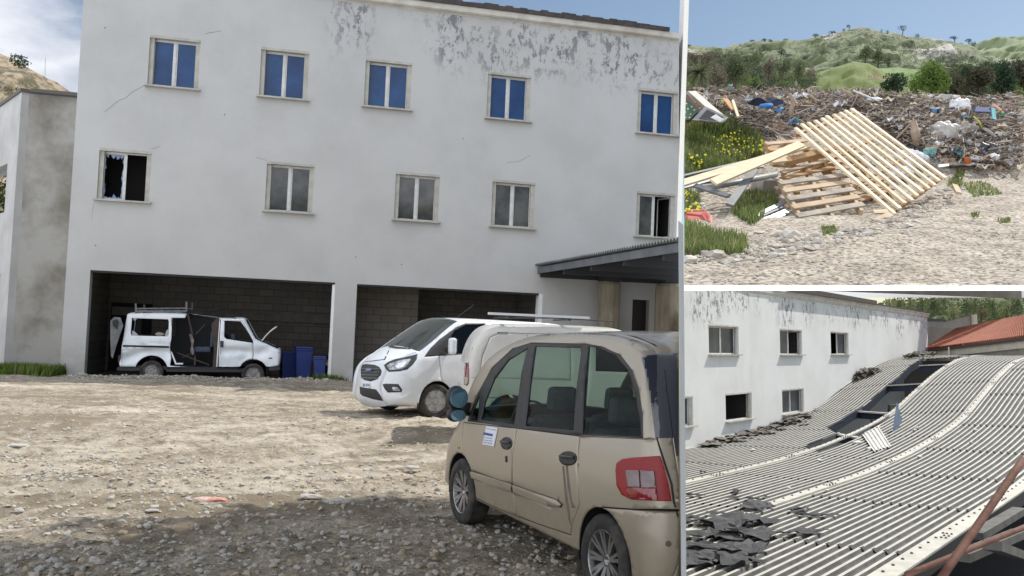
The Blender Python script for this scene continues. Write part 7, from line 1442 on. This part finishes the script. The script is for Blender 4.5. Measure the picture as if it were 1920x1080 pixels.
for i in range(420):
    x = rg.uniform(1490, 1735); y0 = np.interp(x, [1480,1520,1560,1600,1630,1670,1710,1740], [178,150,128,116,120,140,165,185]); y = y0+rg.random()*(182-y0)
    if y > 181: continue
    d = 120-30*((y-y0)/(330-y0))**.77-2.2; c = L1.d(x, y, d); w_ = rg.uniform(.7, 2.0)*d/1700; q = leaves(L1, [(c, (w_, w_, w_*.6))], 12, w_*.35, rg.randint(0, 9999)); m.add(q.v, q.f, rg.choice((0, 1, 1)))
tag(m.build('scrub', mats_s, clip=CT), kind='stuff')
BRN = LEAF('bare_grey_tree', (.13, .115, .085), (.18, .155, .11), .06); OLV = LEAF('olive_tree_leaf', (.075, .095, .045), (.13, .15, .075), .06); DK1 = LEAF('dark_bush_leaf', (.025, .05, .025), (.06, .09, .045), .06); LG = LEAF('light_green_leaf', (.10, .17, .035), (.18, .25, .06), .06); DB = LEAF('dusky_thicket_leaf', (.06, .06, .035), (.10, .095, .055), .06)
for k, (x, yb, yt, w_, ma, sh, n, nm, lab) in enumerate(((1345,178,120,46,BRN,'round',1500,'tree','large brownish grey tree right of the palm'), (1378,176,108,50,OLV,'round',1600,'tree','big olive grey tree left of the valley'), (1325,130,98,40,BRN,'round',700,'tree','dusky tree behind the palm'), (1297,118,96,30,BRN,'round',500,'tree','brownish tree at the left edge above the palm'), (1464,112,86,16,DK1,'round',420,'tree','lone dark tree on the middle of the green slope'), (1440,160,112,26,BRN,'round',700,'tree','slim bare tree left of the twin trees'), (1466,158,110,26,OLV,'round',700,'tree','twin olive tree below the lone dark one'), (1496,152,112,30,OLV,'round',700,'tree','spreading tree at the left of the mound'), (1518,155,125,22,BRN,'round',400,'tree','small bare tree leaning at the mound edge'),
        (1622,118,84,30,OLV,'cone',800,'tree','tall pointed tree on the left of the saddle'), (1646,126,88,30,OLV,'cone',800,'tree','second tall tree on the saddle'), (1665,130,100,24,OLV,'round',500,'tree','smaller tree right of the two tall saddle trees'), (1676,178,139,46,DK1,'round',1700,'tree','dark round bushy tree right of the yellow mound'), (1744,184,116,64,LG,'round',2600,'tree','large light green tree right of the middle'), (1720,184,135,40,LG,'round',1300,'tree','lower light green tree in front of the large one'), (1790,186,130,60,DB,'round',2000,'tree','dusky brown thicket tree right of the light green one'), (1835,188,128,60,DB,'round',2000,'tree','broad dusky tree in the right thicket'), (1880,190,115,64,DK1,'round',2200,'tree','dark green tree near the right edge'), (1912,190,108,40,DB,'round',1500,'tree','dusky tree cut by the right edge'), (1860,150,118,44,DK1,'round',900,'tree','dark treetop behind the right thicket'), (1810,152,118,30,DK1,'round',700,'tree','dark treetop above the dusky thicket'),
        (1895,195,158,36,LG,'round',900,'bush','pale feathery bush at the right above the sacks'), (1560,186,168,44,OLV,'round',700,'bush','low olive bush behind the middle of the heap'), (1420,184,150,40,DK1,'round',900,'bush','deep green bush behind the left crest'), (1465,184,155,40,OLV,'round',900,'bush','olive bush behind the upright pale sheath'), (1505,184,158,36,OLV,'round',800,'bush','olive bush left of the foot of the mound'), (1385,184,160,36,LG,'round',700,'bush','yellowish bush under the big olive tree'), (1345,186,162,34,LG,'round',600,'bush','light bush right below the palm'), (1640,184,170,40,OLV,'round',600,'bush','low bush at the foot of the dark round tree'), (1600,186,172,40,LG,'round',600,'bush','low yellow green bush behind the top of the rack'))):
    conif(L1, x, yb, yt, 60+3*(k % 4) if yt > 105 else (240 if k in (4, 9, 10, 11) else 80), w_, ma, nm, lab, k+300, 7, n, CT, None, shape=sh, cat=nm)
m = MB(L1); rg = random.Random(31); wmat = [DK1, OLV, LG, DB, BRN]
for (n_, x0, x1, y0, y1, s0, s1, cl) in ((150, 1283, 1530, 140, 180, 14, 28, (0, 1, 1, 2, 4)), (110, 1283, 1425, 104, 150, 14, 26, (1, 4, 1, 0)), (45, 1425, 1520, 122, 150, 10, 20, (1, 4, 0)), (190, 1755, 1925, 122, 186, 16, 30, (0, 3, 0, 1)), (50, 1520, 1760, 170, 186, 8, 14, (1, 2, 0)), (40, 1860, 1925, 160, 200, 8, 14, (2, 2, 1))):
    for i in range(n_):
        x = rg.uniform(x0, x1); y = rg.uniform(y0, y1); d = 92-(y-118)*.34+rg.uniform(-2, 2); c = L1.d(x, y, d); w_ = rg.uniform(s0, s1)/2/1700*d; q = leaves(L1, [(c, (w_, w_, w_*.85))], 150, w_*.17, rg.randint(0, 99999)); m.add(q.v, q.f, rg.choice(cl))
tag(m.build('woodland', wmat, clip=CT), kind='stuff')
# palm
def palm(x, yb, yc, d, rpx):
    c = L1.d(x, yc, d); b = L1.d(x, yb, d); R = rpx/1700*d; t = thing('palm_tree', L1, b, 'feathery date palm at the left edge beyond the dump', 'tree'); rg = random.Random(3)
    MB(L1).tube([b, (b+c)/2+[.1, 0, 0], c], [R*.14, R*.11, R*.10], 10).build('trunk', mat('palm_trunk', (.11, .09, .06), (.06, .05, .035), .1), t, clip=CT); m = MB(L1)
    for k in range(46):
        a = rg.uniform(0, 2*pi); e = rg.uniform(-.35, 1.35); prev = c; pts = [c]; L_ = R*rg.uniform(.8, 1.1)
        for i in range(1, 8): e2 = e-.16*i*(1.1-.3*e); pts.append(pts[-1]+np.array([cos(a)*cos(e2), sin(a)*cos(e2), sin(e2)])*L_/7)
        for i in range(1, 8):
            p, q = pts[i-1], pts[i]; ax = (q-p)/np.linalg.norm(q-p); s_ = np.cross(ax, [0, 0, 1]); s_ /= np.linalg.norm(s_)+1e-9; w_ = R*.17*(1-i/9.)
            for h in range(4):
                r0 = p+(q-p)*h/4
                for sg in (1, -1): tip = r0+s_*sg*w_+ax*w_*.9-np.array([0, 0, w_*.5]); m.add([r0, r0+ax*R*.045, tip], [(0, 1, 2)])
        m.tube(pts, [R*.008]*8, 3, cap=False)
    m.build('fronds', LEAF('palm_leaf', (.10, .125, .06), (.17, .18, .09), .1), t, clip=CT)
palm(1311, 188, 137, 44, 36)
